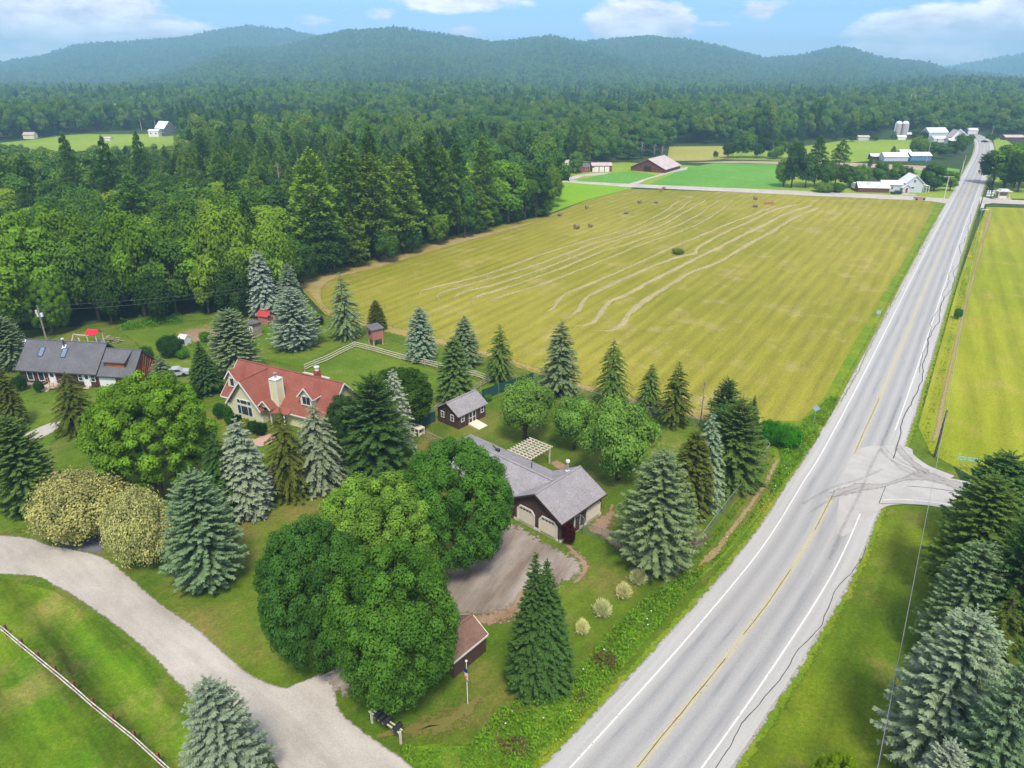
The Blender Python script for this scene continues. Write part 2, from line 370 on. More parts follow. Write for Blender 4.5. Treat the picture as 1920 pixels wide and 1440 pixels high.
def build_terrain():
    az = np.concatenate([np.linspace(-math.pi, -.85, 16)[:-1], np.linspace(-.85, .85, 340), np.linspace(.85, math.pi, 16)[1:]])
    r = np.concatenate([[0, 20, 60, 150, 300, 500], np.geomspace(600, 6800, 230)])
    A, Rr = np.meshgrid(az, r, indexing='ij'); X = Rr * np.sin(A); Y = Rr * np.cos(A); Z = terrain_h(X, Y)
    v = np.stack([X, Y, Z], -1).reshape(-1, 3); n, m = A.shape
    i = np.arange(n - 1)[:, None] * m + np.arange(m - 1)[None]; f = np.stack([i, i + m, i + m + 1, i + 1], -1).reshape(-1, 4)[:, ::-1]
    me = bpy.data.meshes.new('ground'); me.from_pydata(v.tolist(), [], f.tolist())
    t = NT('forest_floor', .95, .1); n1 = t.noise(.02, 5); n2 = t.noise(.5, 5, .7)
    c = t.mix(t.ramp(n1, [(.4, 0.), (.6, 1.)]), (.03, .055, .015, 1), (.05, .08, .02, 1))
    t.color(t.mix(1.0, c, t.ramp(n2, [(.3, .6), (.7, 1.3)]), 'MULTIPLY')); me.materials.append(t.m)
    o = bpy.data.objects.new('ground', me); COL.objects.link(o); tag(o, kind='structure', label='ground carrying fields, lawns, woods and hills')
build_terrain()

rngj = random.Random(5)
def sheet(name, pts, mat, z, soft=None, jit=.0, step=1.5, lin=False, label=None):
    P = crom(pts, step, True, lin); P = [Vector((p.x, p.y, 0)) for p in P]
    area = sum(P[i].x * P[(i + 1) % len(P)].y - P[(i + 1) % len(P)].x * P[i].y for i in range(len(P)))
    if area < 0: P.reverse()
    n = len(P)
    if jit:
        Q = []
        for i in range(n):
            d = (P[(i + 1) % n] - P[i - 1]).normalized(); nn = Vector((d.y, -d.x, 0)); Q.append(P[i] + nn * rngj.uniform(-jit, jit))
        P = Q
    vs = [(p.x, p.y, z) for p in P]; fs = []; e = [0.0 if soft else 1.0] * n; inner = P
    if soft:
        inner = []
        A_ = np.array([(p.x, p.y) for p in P]); B_ = np.roll(A_, -1, 0); AB = B_ - A_; L2 = (AB ** 2).sum(1) + 1e-9; pl_ = [tuple(q) for q in A_]
        for i in range(n):
            d = (P[(i + 2) % n] - P[i - 2]).normalized(); nn = Vector((-d.y, d.x, 0)); s_ = soft
            for _ in range(9):
                q = P[i] + nn * s_; qa = np.array([q.x, q.y]); t_ = np.clip(((qa - A_) * AB).sum(1) / L2, 0, 1); md = np.sqrt(((A_ + AB * t_[:, None] - qa) ** 2).sum(1).min())
                if md >= s_ * .86 - .002: break
                s_ *= .7
            inner.append(P[i] + nn * s_)
        vs += [(p.x, p.y, z) for p in inner]; e += [1.0] * n
        fs += [(i, (i + 1) % n, n + (i + 1) % n, n + i) for i in range(n)]
    off = n if soft else 0
    for a, b, c in geometry.tessellate_polygon([[Vector((p.x, p.y, 0)) for p in inner]]):
        A, B, C = inner[a], inner[b], inner[c]
        if (B.x - A.x) * (C.y - A.y) - (B.y - A.y) * (C.x - A.x) < 0: b, c = c, b
        fs.append((a + off, b + off, c + off))
    me = bpy.data.meshes.new(name); me.from_pydata(vs, [], fs); me.materials.append(mat)
    at = me.attributes.new('e', 'FLOAT', 'POINT'); at.data.foreach_set('value', e)
    o = bpy.data.objects.new(name, me); COL.objects.link(o); return tag(o, kind='structure', label=label)
def ribbon(name, line, o0, o1, z, mat, kind='structure', jit=0, label=None, parent=None, soft=0):
    n = len(line); vs = []; fs = []; uv = []; s = 0; e = []
    offs = [o0, o1] if not soft else [o0, o0 + soft, o1 - soft, o1]
    for i, p in enumerate(line):
        d = line[min(i + 1, n - 1)] - line[max(i - 1, 0)]; d = Vector((d.x, d.y, 0)).normalized(); nn = Vector((d.y, -d.x, 0))
        if i: s += (line[i] - line[i - 1]).length
        for k, o in enumerate(offs):
            oo = o + (rngj.uniform(-jit, jit) if k in (0, len(offs) - 1) else 0)
            q = p + nn * oo; vs.append((q.x, q.y, z)); uv.append((oo, s)); e.append(0.0 if soft and k in (0, 3) else 1.0)
    w = len(offs)
    for i in range(n - 1):
        for k in range(w - 1): fs.append((i * w + k, i * w + k + 1, (i + 1) * w + k + 1, (i + 1) * w + k))
    me = bpy.data.meshes.new(name); me.from_pydata(vs, [], fs); me.materials.append(mat)
    ul = me.uv_layers.new(name='UVMap')
    for l in me.loops: ul.data[l.index].uv = uv[l.vertex_index]
    at = me.attributes.new('e', 'FLOAT', 'POINT'); at.data.foreach_set('value', e)
    o = bpy.data.objects.new(name, me); COL.objects.link(o)
    if parent: adopt(o, parent)
    elif kind: tag(o, kind=kind, label=label)
    return o

# grasses
g_lawn = grass('lawn_grass', (.070, .130, .008, 1), (.115, .175, .012, 1), (.22, .17, .05, 1), .60, .05, (R(48), 1.6), .08)
g_yard = grass('yard_grass', (.085, .155, .010, 1), (.135, .195, .016, 1), (.26, .22, .06, 1), .35, .07, (R(-40), 1.4), .05, True)
g_low = grass('lower_lawn_grass', (.060, .140, .004, 1), (.135, .190, .010, 1), (.24, .18, .06, 1), .50, .09, (R(-41), 6.5), .55)
g_right = grass('roadside_lawn_grass', (.085, .145, .006, 1), (.140, .190, .009, 1), (.24, .18, .06, 1), .3, .07, (R(55), 5), .2)
g_hay = grass('mown_hay', (.200, .200, .016, 1), (.285, .255, .034, 1), (.36, .29, .12, 1), .4, .012, (R(58), 3.2), .16, mott=.22)
g_hay2 = grass('mown_hay_field_edge', (.30, .24, .07, 1), (.36, .28, .11, 1), (.40, .30, .16, 1), .5, .1, None, .07, True)
g_rfield = grass('right_field_grass', (.215, .250, .012, 1), (.275, .280, .022, 1), (.33, .27, .06, 1), .4, .02, (R(61), 4.0), .15, mott=.25)
g_bright = grass('bright_meadow', (.17, .34, .010, 1), (.21, .38, .012, 1), (.25, .33, .03, 1), .1, .02)
g_crop = grass('green_crop', (.10, .28, .03, 1), (.14, .32, .045, 1), (.24, .33, .06, 1), .25, .02, (R(0), 6), .04)
g_past = grass('far_pasture', (.19, .30, .02, 1), (.25, .33, .035, 1), (.32, .30, .08, 1), .3, .015)
g_dry = grass('far_dry_field', (.30, .30, .06, 1), (.36, .33, .08, 1), (.38, .32, .12, 1), .3, .02)
g_verge = grass('verge_grass', (.11, .20, .010, 1), (.18, .24, .012, 1), (.30, .26, .02, 1), .5, .2, None, .1, True)
d_drive = dirt('driveway_gravel', (.20, .15, .115), (.40, .35, .30), True, .6, ((.16, .8, 1), (0, 0, -R(62))), 1.4)
d_rust = dirt('rusty_soil', (.26, .165, .095), (.34, .24, .16), True, .8, None, 1.3)
d_dry = dirt('dry_turf', (.19, .16, .045), (.15, .15, .03), True, .8, None, 1.6)
d_tan = dirt('worn_tan_path', (.33, .23, .13), (.28, .24, .10), True, .8, None, 1.2)
d_grav = dirt('gravel_road_surface', (.36, .32, .27), (.52, .48, .42), True, .3, ((.2, .9, 1), (0, 0, R(40))), .5)
d_gravfar = dirt('far_gravel', (.42, .38, .32), (.50, .46, .41), False)
d_soil = dirt('pink_soil_field', (.40, .27, .20), (.46, .33, .25), False, .05)
d_asph = dirt('dark_driveway_asphalt', (.12, .115, .12), (.19, .185, .19), True, .4, ((.3, 1.2, 1), (0, 0, -R(30))), .3)

sheet('lawn', pxs([(-700, 680), (-300, 650), (0, 622), (150, 612), (230, 598), (330, 590), (450, 583), (545, 540), (600, 590), (860, 640), (1450, 770), (1560, 800), (1700, 700), (1850, 1000), (1600, 1900), (900, 1900), (-900, 1900)]), g_lawn, .010, step=4, lin=True)
sheet('lawn', pxs([(540, 690), (575, 690), (660, 648), (820, 690), (905, 712), (925, 726), (815, 790), (770, 790), (700, 800), (600, 730)]), g_yard, .014, soft=1.2, label='mown lawn inside the split rail paddock')
sheet('lawn', pxs([(215, 612), (330, 600), (450, 596), (600, 602), (700, 624), (850, 668), (980, 700), (915, 722), (820, 690), (660, 650), (570, 690), (470, 680), (440, 760), (380, 730), (300, 720), (250, 650)]), g_yard, .013, soft=1.5, label='bright lawn behind the cream house')
sheet('lawn', pxs([(-400, 740), (0, 690), (40, 740), (130, 760), (110, 850), (60, 900), (150, 960), (0, 1010), (-400, 960)]), g_yard, .013, soft=2, label='lawn in front of the dark log house')
sheet('lawn', pxs([(-500, 1085), (0, 1083), (100, 1108), (200, 1172), (280, 1238), (340, 1302), (470, 1392), (510, 1450), (600, 1700), (-400, 2200)]), g_low, .016, step=3, lin=True, label='lawn below the gravel road')
sheet('lawn', pxs([(1640, 952), (1700, 946), (1790, 955), (2300, 1010), (2400, 1600), (1500, 1900), (1240, 1700), (1365, 1448), (1480, 1245), (1560, 1102)]), g_right, .016, step=3, lin=True, label='lawn right of the highway below the side road')
sheet('lawn', pxs([(1130, 760), (1250, 780), (1330, 800), (1290, 900), (1230, 870), (1200, 800)]), g_yard, .013, soft=2, label='lawn behind the orchard trees')
# fields
sheet('hayfield', pxs([(556, 520), (700, 484), (870, 436), (1030, 403), (1100, 376), (1180, 354), (1450, 363), (1755, 377), (1745, 400), (1700, 480), (1600, 645), (1545, 745), (1500, 790), (1430, 788), (1330, 790), (1240, 770), (1090, 730), (1000, 698), (860, 655), (720, 622), (610, 590), (570, 548)]), g_hay, .020, soft=.6, step=2.5, lin=True, label='mown hayfield with rows of cut hay')
sheet('hayfield', pxs([(560, 528), (700, 490), (870, 442), (1025, 410), (1000, 420), (870, 456), (720, 500), (620, 530), (625, 580), (720, 605), (860, 640), (1000, 682), (1090, 715), (1240, 752), (1420, 775), (1430, 792), (1330, 795), (1240, 775), (1090, 733), (1000, 700), (860, 657), (720, 625), (612, 592), (572, 550)]), g_hay2, .026, soft=1.6, step=2, label='dry straw coloured margin of the hayfield')
sheet('meadow', pxs([(1028, 401), (1032, 343), (1110, 343), (1188, 352), (1100, 375)]), g_bright, .035, lin=True, step=4, label='bright green strip beyond the hayfield')
sheet('field', pxs([(1850, 388), (1990, 392), (2500, 420), (2500, 960), (1990, 920), (1822, 893), (1745, 850), (1722, 800), (1760, 660), (1800, 520), (1828, 440)]), g_rfield, .020, soft=.8, step=3, lin=True, label='yellow green striped field right of the highway')
sheet('field', pxs([(1000, 345), (1000, 300), (1120, 302), (1290, 310), (1480, 318), (1640, 345), (1800, 352), (1830, 375), (1500, 362), (1180, 347)]), g_past, .03, lin=True, step=6, label='pasture beyond the hayfield')
sheet('field', pxs([(1080, 340), (1130, 326), (1180, 320), (1215, 326), (1235, 330), (1185, 345)]), g_crop, .05, lin=True, step=6, label='green crop left of the barn track')
sheet('field', pxs([(1215, 346), (1285, 315), (1340, 306), (1480, 308), (1470, 352), (1400, 353)]), g_crop, .05, lin=True, step=6, label='green crop right of the barn track')
sheet('field', pxs([(1290, 305), (1380, 302), (1560, 304), (1740, 312), (1740, 320), (1560, 310), (1400, 306)]), d_soil, .06, lin=True, step=6, label='strip of bare pink soil behind the crop')
sheet('field', pxs([(1250, 302), (1255, 275), (1362, 274), (1364, 298), (1320, 301)]), g_dry, .05, lin=True, step=6, label='dry yellow field below the woods')
sheet('field', pxs([(1362, 299), (1370, 285), (1480, 278), (1592, 262), (1720, 262), (1712, 292), (1600, 305)]), g_past, .05, lin=True, step=6, label='bright pasture in front of the silos')
sheet('field', pxs([(1640, 307), (1760, 312), (1800, 318), (1790, 350), (1690, 335)]), g_crop, .05, lin=True, step=6, label='green field beside the far highway')
sheet('field', pxs([(1862, 262), (1880, 258), (1900, 272), (2100, 300), (2100, 376), (1866, 372), (1858, 320), (1868, 285)]), g_past, .04, lin=True, step=6, label='pasture right of the far highway')
sheet('meadow', pxs([(-40, 272), (60, 262), (130, 253), (200, 250), (300, 243), (335, 240), (338, 262), (332, 288), (150, 290), (0, 290)]), g_past, .04, lin=True, step=8, label='hill meadow by the grey barn')
sheet('verge', pxs([(1748, 372), (1790, 372), (1720, 520), (1640, 700), (1560, 830), (1440, 850), (1420, 790), (1500, 770), (1545, 735), (1600, 635), (1700, 470)]), g_verge, .018, step=3, lin=True, label='green verge between the hayfield and the highway')
sheet('verge', pxs([(1440, 800), (1540, 790), (1480, 900), (1400, 1000), (1300, 1110), (1200, 1240), (1080, 1370), (980, 1500), (800, 1500), (750, 1405), (880, 1385), (940, 1330), (1060, 1280), (1150, 1180), (1260, 1092), (1330, 1060), (1440, 920)]), grass('ditch_growth', (.10, .20, .012, 1), (.15, .25, .014, 1), (.24, .20, .05, 1), .35, .2, None, .1, True), .019, soft=1.2, step=2, label='lush green ditch bank beside the highway')
# road line
def hz(l): return [Vector((x * 48, y * 48, 0)) for x, y in l]
ROAD = hz([(-.12, .42), (.035, .60), (.196, .78), (.395, 1.006), (.635, 1.297), (.837, 1.583), (.972, 1.776), (1.357, 2.362)]) + [Vector(G(*p)).to_3d() for p in [(1748, 510), (1782, 430), (1807, 375), (1829, 325), (1845, 285), (1842, 264), (1822, 252)]]
ROAD = crom(ROAD, 2.0)
t = NT('highway_asphalt', .9, .2)
uvn = t.N.new('ShaderNodeUVMap'); sx = t.N.new('ShaderNodeSeparateXYZ'); t.L.new(uvn.outputs[0], sx.inputs[0])
def wheel():
    mp = t.N.new('ShaderNodeMapping'); t.L.new(uvn.outputs[0], mp.inputs[0]); mp.inputs['Scale'].default_value = (1.2, .035, 1)
    return t.noise(1.6, 5, .6, mp.outputs[0])
wn = wheel(); u01 = t.math('MULTIPLY', t.math('ADD', sx.outputs[0], 5.2), 1 / 10.4)
trk = t.ramp(u01, [(.0, .0), (.16, .05), (.235, .9), (.31, .25), (.395, .8), (.49, .1), (.60, .85), (.68, .25), (.76, 1.), (.84, .1), (1., 0.)])
base = t.mix(t.ramp(wn, [(.35, 0.), (.65, 1.)]), (.375, .36, .335, 1), (.43, .415, .385, 1))
base = t.mix(t.math('MULTIPLY', t.math('MULTIPLY', trk, t.ramp(wn, [(.25, .35), (.7, 1.)])), .95), base, (.21, .215, .22, 1))
mp = t.N.new('ShaderNodeMapping'); t.L.new(uvn.outputs[0], mp.inputs[0]); mp.inputs['Scale'].default_value = (1.6, .10, 1)
pt = t.noise(.9, 4, .5, mp.outputs[0])
base = t.mix(t.math('MULTIPLY', t.ramp(pt, [(.57, 0.), (.74, .75)]), trk), base, (.15, .155, .165, 1))
base = t.mix(1.0, base, t.ramp(t.noise(9, 4, .75), [(.3, .88), (.7, 1.1)]), 'MULTIPLY'); t.color(base)
M['asphalt'] = t.m
t = NT('side_road_asphalt', .9, .2); n1 = t.noise(.5, 6, .6); n2 = t.noise(9, 4, .75)
t.color(t.mix(1.0, t.mix(t.ramp(n1, [(.4, 0.), (.6, 1.)]), (.375, .355, .325, 1), (.42, .40, .37, 1)), t.ramp(n2, [(.3, .88), (.7, 1.1)]), 'MULTIPLY')); M['asphalt2'] = t.m
M['dust'] = dirt('tracked_dirt_on_asphalt', (.335, .31, .28), (.38, .355, .32), True, .8, ((1, 1, 1), (0, 0, .4)), .5)
ribbon('verge', ROAD, -6.6, 6.7, .028, g_verge, soft=1.1, label='grass verge beside the highway')
ribbon('shoulder', ROAD, -5.65, 5.75, .034, dirt('shoulder_grit', (.30, .28, .24), (.40, .38, .34), True, 2, None, 1.4), soft=.5, jit=.12, label='gritty highway shoulder')
highway = ribbon('highway', ROAD, -5.15, 5.2, .040, M['asphalt'], jit=.07, label='worn grey two lane highway')
side = sheet('side_road', pxs([(1600, 850), (1700, 838), (1712, 852), (1740, 873), (1790, 893), (1822, 905), (2300, 960), (2300, 1035), (1900, 975), (1790, 957), (1730, 947), (1668, 948), (1632, 968), (1570, 1000)]), M['asphalt2'], .046, step=.8, label='side road joining the highway')
sheet('road_dirt', pxs([(1655, 905), (1700, 880), (1672, 840), (1690, 835), (1730, 870), (1830, 912), (1830, 930), (1760, 915), (1700, 905), (1620, 930), (1550, 935), (1540, 925), (1600, 900)]), M['dust'], .050, soft=2.2, step=.8, label='brown dirt tracked across the junction')
def paint(name, c): 
    t = NT(name, .8, .2); n = t.noise(3, 5, .7); t.color(c + (1,)); t.N
    f = t.ramp(n, [(.30, .35), (.45, .95)]); tr = t.N.new('ShaderNodeBsdfTransparent'); mx = t.N.new('ShaderNodeMixShader')
    t.L.new(f, mx.inputs[0]); t.L.new(tr.outputs[0], mx.inputs[1]); t.L.new(t.b.outputs[0], mx.inputs[2]); t.L.new(mx.outputs[0], t.out.inputs[0]); return t.m
p_white = paint('worn_white_paint', (.66, .66, .64)); p_yel = paint('worn_yellow_paint', (.50, .42, .17))
def seg_line(a, b):
    out = []; s = 0
    for i, p in enumerate(ROAD):
        if i: s += (ROAD[i] - ROAD[i - 1]).length
        if a <= s <= b: out.append(p)
    return out
ROADLEN = sum((ROAD[i] - ROAD[i - 1]).length for i in range(1, len(ROAD)))
def nearest_s(px, py):
    g = Vector(G(px, py)).to_3d(); s = 0; best = (1e9, 0)
    for i, p in enumerate(ROAD):
        if i: s += (ROAD[i] - ROAD[i - 1]).length
        d = (p - g).length
        if d < best[0]: best = (d, s)
    return best[1]
s_j0, s_j1 = nearest_s(1575, 925), nearest_s(1660, 800)
marks = []
for (nm, o, w, a, b, mt) in [('edge_line', -3.75, .14, 0, ROADLEN, p_white), ('edge_line', 3.62, .14, 0, nearest_s(1590, 950), p_white), ('edge_line', 3.62, .14, s_j1, ROADLEN, p_white),
                         ('centre_line', -.17, .12, 0, nearest_s(1560, 935), p_yel), ('centre_line', .17, .12, 0, nearest_s(1560, 935), p_yel),
                         ('centre_line', -.17, .12, nearest_s(1602, 850), ROADLEN, p_yel), ('centre_line', .17, .12, nearest_s(1602, 850), ROADLEN, p_yel)]:
    marks.append(ribbon(nm, seg_line(a, b), o - w / 2, o + w / 2, .054, mt, kind=None, parent=highway))
sl = crom(pxs([(1655, 938), (1700, 937), (1790, 948), (1900, 966)]), 1)
ribbon('edge_line', sl, -.06, .06, .056, p_white, kind=None, parent=side)
crackm = NT('crack_seal', .8, .3).color((.035, .033, .032, 1)).m; crackb = NT('brown_crack', .8, .3).color((.13, .085, .05, 1)).m
def wiggle(a, b, off, amp, seed, step=.5):
    rr = random.Random(seed); L_ = crom(seg_line(a, b), step); out = []; w = 0; w2 = 0; n = len(L_)
    for i, p in enumerate(L_):
        d = (L_[min(i + 1, n - 1)] - L_[max(i - 1, 0)]).normalized(); w2 = w2 * .75 + rr.uniform(-.08, .08) * amp; w = w * .90 + w2
        out.append(p + Vector((d.y, -d.x, 0)) * (off + w))
    return out
for (a, b, o, amp, w, mt, sd) in [(nearest_s(1340, 1440), nearest_s(1600, 1010), 4.45, 1.0, .03, crackm, 3), (nearest_s(1195, 1440), nearest_s(1362, 1232), 0, .12, .035, crackb, 4),
                              (nearest_s(1400, 1185), nearest_s(1478, 1066), -.02, .12, .03, crackb, 5), (nearest_s(1528, 991), nearest_s(1566, 922), 0, .1, .03, crackb, 6), (nearest_s(1602, 851), nearest_s(1645, 750), 0, .1, .03, crackb, 7),
                              (nearest_s(1680, 860), nearest_s(1800, 400), 4.6, .9, .06, crackm, 8), (nearest_s(1720, 700), nearest_s(1790, 500), 4.2, 1.2, .04, crackm, 9), (nearest_s(1600, 760), nearest_s(1700, 560), -4.9, .5, .04, crackm, 10)]:
    ribbon('crack', wiggle(a, b, o, amp, sd), -w, w, .058, mt, kind=None, parent=highway, jit=.012)
for l in ([(1661, 912), (1655, 925), (1648, 945)], [(1650, 945), (1690, 945), (1740, 950)], [(1700, 912), (1740, 915), (1790, 922)]):
    ribbon('crack', crom(pxs(l), .5), -.04, .04, .058, crackm, kind=None, parent=side, jit=.02)
# tyre marks sweeping into the side road
t = NT('tyre_mark', .8, .3); n = t.noise(2, 5, .7); t.color((.16, .15, .15, 1)); a = t.N.new('ShaderNodeAttribute'); a.attribute_name = 'e'
f = t.math('MULTIPLY', t.math('MULTIPLY', a.outputs['Fac'], t.ramp(n, [(.3, 0.), (.7, 1.)])), .30); tr = t.N.new('ShaderNodeBsdfTransparent'); mx = t.N.new('ShaderNodeMixShader')
t.L.new(f, mx.inputs[0]); t.L.new(tr.outputs[0], mx.inputs[1]); t.L.new(t.b.outputs[0], mx.inputs[2]); t.L.new(mx.outputs[0], t.out.inputs[0]); M['tmark'] = t.m
for l in ([(1690, 745), (1668, 800), (1652, 840), (1668, 862), (1715, 885)], [(1655, 835), (1668, 850), (1700, 872), (1740, 888)], [(1652, 842), (1690, 880), (1730, 895)], [(1505, 945), (1560, 915), (1610, 900), (1655, 880)], [(1520, 960), (1570, 930), (1620, 912)], [(1650, 842), (1630, 880), (1615, 920), (1580, 990), (1555, 1050)]):
    ribbon('tyre_mark', crom(pxs(l), 1), -.25, .25, .062, M['tmark'], kind=None, parent=highway, soft=.15)
# lanes, drives and bare soil
sheet('gravel_road', pxs([(-500, 985), (0, 1000), (95, 1018), (195, 1040), (245, 1075), (300, 1122), (380, 1178), (430, 1222), (480, 1262), (540, 1284), (590, 1262), (640, 1250), (640, 1320), (690, 1368), (740, 1402), (790, 1440), (900, 1560), (900, 1800), (620, 1700), (510, 1445), (470, 1390), (340, 1300), (280, 1236), (200, 1170), (100, 1105), (0, 1081), (-500, 1085)]), d_grav, .030, soft=.7, step=1.2, label='pale gravel road in the lower left')
sheet('driveway', pxs([(100, 1016), (160, 985), (220, 955), (270, 930), (285, 960), (235, 990), (195, 1020), (188, 1040)]), d_asph, .036, soft=.25, step=.8, label='dark asphalt driveway between the yellow bushes')
sheet('driveway', pxs([(470, 905), (520, 860), (545, 850), (560, 880), (500, 930)]), d_asph, .033, soft=.4, step=.8, label='dark driveway behind the row of spruces')
sheet('driveway', pxs([(955, 972), (1000, 990), (1052, 1020), (1098, 1045), (1110, 1068), (1096, 1090), (1060, 1105), (1030, 1140), (1000, 1165), (930, 1175), (880, 1165), (810, 1180), (760, 1240), (700, 1290), (640, 1320), (600, 1300), (600, 1260), (680, 1200), (800, 1080), (880, 1000)]), d_drive, .034, soft=1.8, step=1, label='worn gravel driveway in front of the garage')
sheet('bare_soil', pxs([(850, 1165), (935, 1128), (1000, 1100), (1015, 1135), (985, 1172), (920, 1182), (860, 1176)]), d_rust, .040, soft=2.0, label='rusty soil at the driveway edge')
sheet('bare_soil', pxs([(1052, 1012), (1085, 1030), (1112, 1060), (1100, 1086), (1075, 1095), (1082, 1060), (1060, 1035)]), d_rust, .041, soft=1.5, step=.8, label='rusty soil by the garage corner')
sheet('bare_soil', pxs([(1093, 990), (1130, 960), (1148, 945), (1160, 965), (1150, 990), (1170, 1020), (1240, 1048), (1290, 1055), (1270, 1080), (1180, 1045), (1120, 1010)]), d_rust, .036, soft=.9, step=.8, label='rusty soil beside the garage along the wire fence')
sheet('bare_soil', pxs([(1160, 1000), (1230, 985), (1330, 1000), (1300, 1050), (1230, 1060), (1180, 1040)]), dirt('needle_litter', (.12, .075, .05), (.17, .10, .07), True, 1), .038, soft=1.2, label='needle litter under the big spruce')
sheet('bare_soil', pxs([(1342, 830), (1400, 850), (1400, 900), (1360, 945), (1320, 960), (1290, 920), (1310, 860)]), dirt('needle_litter_dark', (.10, .08, .04), (.15, .10, .05), True, 1), .037, soft=1.5, label='needle litter under the roadside spruces')
sheet('path', pxs([(1445, 870), (1462, 860), (1450, 900), (1410, 960), (1370, 1010), (1345, 1050), (1310, 1062), (1312, 1045), (1345, 1015), (1385, 960), (1425, 905)]), d_tan, .037, soft=.9, step=.8, label='worn tan strip outside the wire fence')
sheet('bare_soil', pxs([(1040, 862), (1060, 868), (1070, 878), (1055, 885), (1030, 872)]), d_rust, .033, soft=.5, step=.5, label='bare soil behind the brown house')
sheet('bare_soil', pxs([(345, 622), (370, 616), (412, 618), (420, 628), (400, 640), (352, 640)]), d_rust, .033, soft=.4, step=.5, label='pink garden soil')
sheet('garden_path', pxs([(472, 828), (500, 814), (525, 810), (520, 822), (490, 838)]), dirt('brick_path', (.45, .27, .20), (.52, .34, .26), True, 2, None, .4), .036, soft=.2, step=.5, label='brick path by the cream house')
sheet('gravel_path', pxs([(20, 832), (60, 808), (100, 792), (118, 795), (90, 815), (40, 835)]), d_gravfar, .036, step=.8, label='short gravel drive by the dark log house')
sheet('bare_soil', pxs([(345, 770), (400, 775), (420, 800), (400, 815), (355, 800)]), d_dry, .033, soft=2, label='dry patch beside the cream house')
sheet('bare_soil', pxs([(76, 884), (100, 877), (118, 884), (100, 893)]), d_rust, .034, soft=.7, step=.5, label='bare patch on the left lawn')
sheet('bare_soil', pxs([(700, 1385), (780, 1330), (900, 1300), (900, 1360), (840, 1400), (760, 1400)]), d_dry, .033, soft=3, label='dry turf round the flagpole')
sheet('bare_soil', pxs([(800, 805), (840, 828), (800, 850), (760, 860), (700, 900), (720, 870), (770, 835)]), d_dry, .033, soft=1.5, label='dry turf by the small white kennel')
sheet('field_margin', pxs([(1852, 400), (1838, 450), (1818, 530), (1795, 610), (1768, 720), (1752, 790), (1745, 835), (1765, 820), (1778, 740), (1800, 640), (1826, 530), (1848, 450), (1862, 405)]), d_tan, .037, soft=.7, step=2, label='brown strip along the right hand field')
sheet('cross_road', pxs([(1000, 338), (1060, 337), (1180, 345), (1500, 358), (1700, 367), (1780, 373), (1775, 382), (1745, 377), (1500, 366), (1180, 351), (1060, 342), (1000, 343)]), d_gravfar, .045, step=4, lin=True, label='gravel road across the top of the hayfield')
sheet('cross_road', pxs([(1836, 368), (1860, 373), (2100, 384), (2100, 391), (1860, 381), (1838, 384)]), d_gravfar, .045, step=4, lin=True, label='pale side road at the far crossroads')
sheet('farm_track', pxs([(1175, 346), (1240, 326), (1262, 318), (1290, 313), (1288, 318), (1255, 325), (1215, 336), (1192, 347)]), d_gravfar, .055, step=3, lin=True, label='gravel track to the far barn')
sheet('farm_track', pxs([(1055, 340), (1060, 334), (1085, 328), (1110, 325), (1145, 324), (1130, 328), (1095, 331), (1075, 337)]), d_gravfar, .055, step=3, lin=True, label='gravel track to the red three bay garage')
sheet('farm_track', pxs([(1685, 365), (1695, 362), (1715, 364), (1720, 367)]), d_gravfar, .055, step=3, lin=True, label='small gravel apron by the white farmhouse')

# ---------------------------------------------------------------- windrows and bales
o5 = lambda l: [(780 + x / 2.526, 360 + y / 2.526) for x, y in l]
rows = [[(20, 500), (18, 480), (45, 465), (130, 440), (290, 405), (450, 350), (620, 290), (800, 235), (960, 190), (1080, 145), (1170, 95), (1245, 42)],
        [(115, 515), (100, 495), (125, 475), (200, 455), (340, 415), (500, 370), (680, 305), (850, 245), (1000, 200), (1120, 150), (1220, 100), (1300, 42)],
        [(185, 525), (178, 505), (205, 485), (290, 460), (430, 425), (600, 365), (770, 300), (920, 240), (1060, 195), (1180, 150), (1290, 85), (1370, 42)],
        [(275, 540), (262, 520), (290, 495), (400, 465), (560, 410), (720, 350), (880, 285), (1040, 235), (1190, 180), (1320, 120), (1380, 80), (1430, 42)],
        [(350, 545), (350, 525), (385, 505), (500, 470), (640, 425), (800, 360), (950, 300), (1100, 240), (1250, 190), (1360, 140), (1440, 90), (1500, 42)],
        [(610, 575), (650, 550), (670, 515), (720, 480), (830, 435), (960, 380), (1080, 325), (1210, 265), (1330, 215), (1460, 160), (1590, 110), (1700, 68)],
        [(700, 602), (730, 595), (770, 560), (800, 510), (880, 460), (1000, 405), (1130, 350), (1240, 310), (1320, 290), (1335, 265), (1450, 200), (1580, 140), (1700, 85), (1800, 62)],
        [(740, 634), (800, 632), (850, 610), (880, 565), (920, 520), (1000, 485), (1100, 430), (1230, 365), (1370, 295), (1500, 230), (1640, 160), (1750, 105), (1870, 65)],
        [(850, 657), (930, 655), (980, 625), (1010, 575), (1080, 515), (1180, 455), (1300, 385), (1440, 330), (1570, 250), (1700, 180), (1810, 115), (1900, 78)]]
ordn = ['first', 'second', 'third', 'fourth', 'fifth', 'sixth', 'seventh', 'eighth', 'ninth']
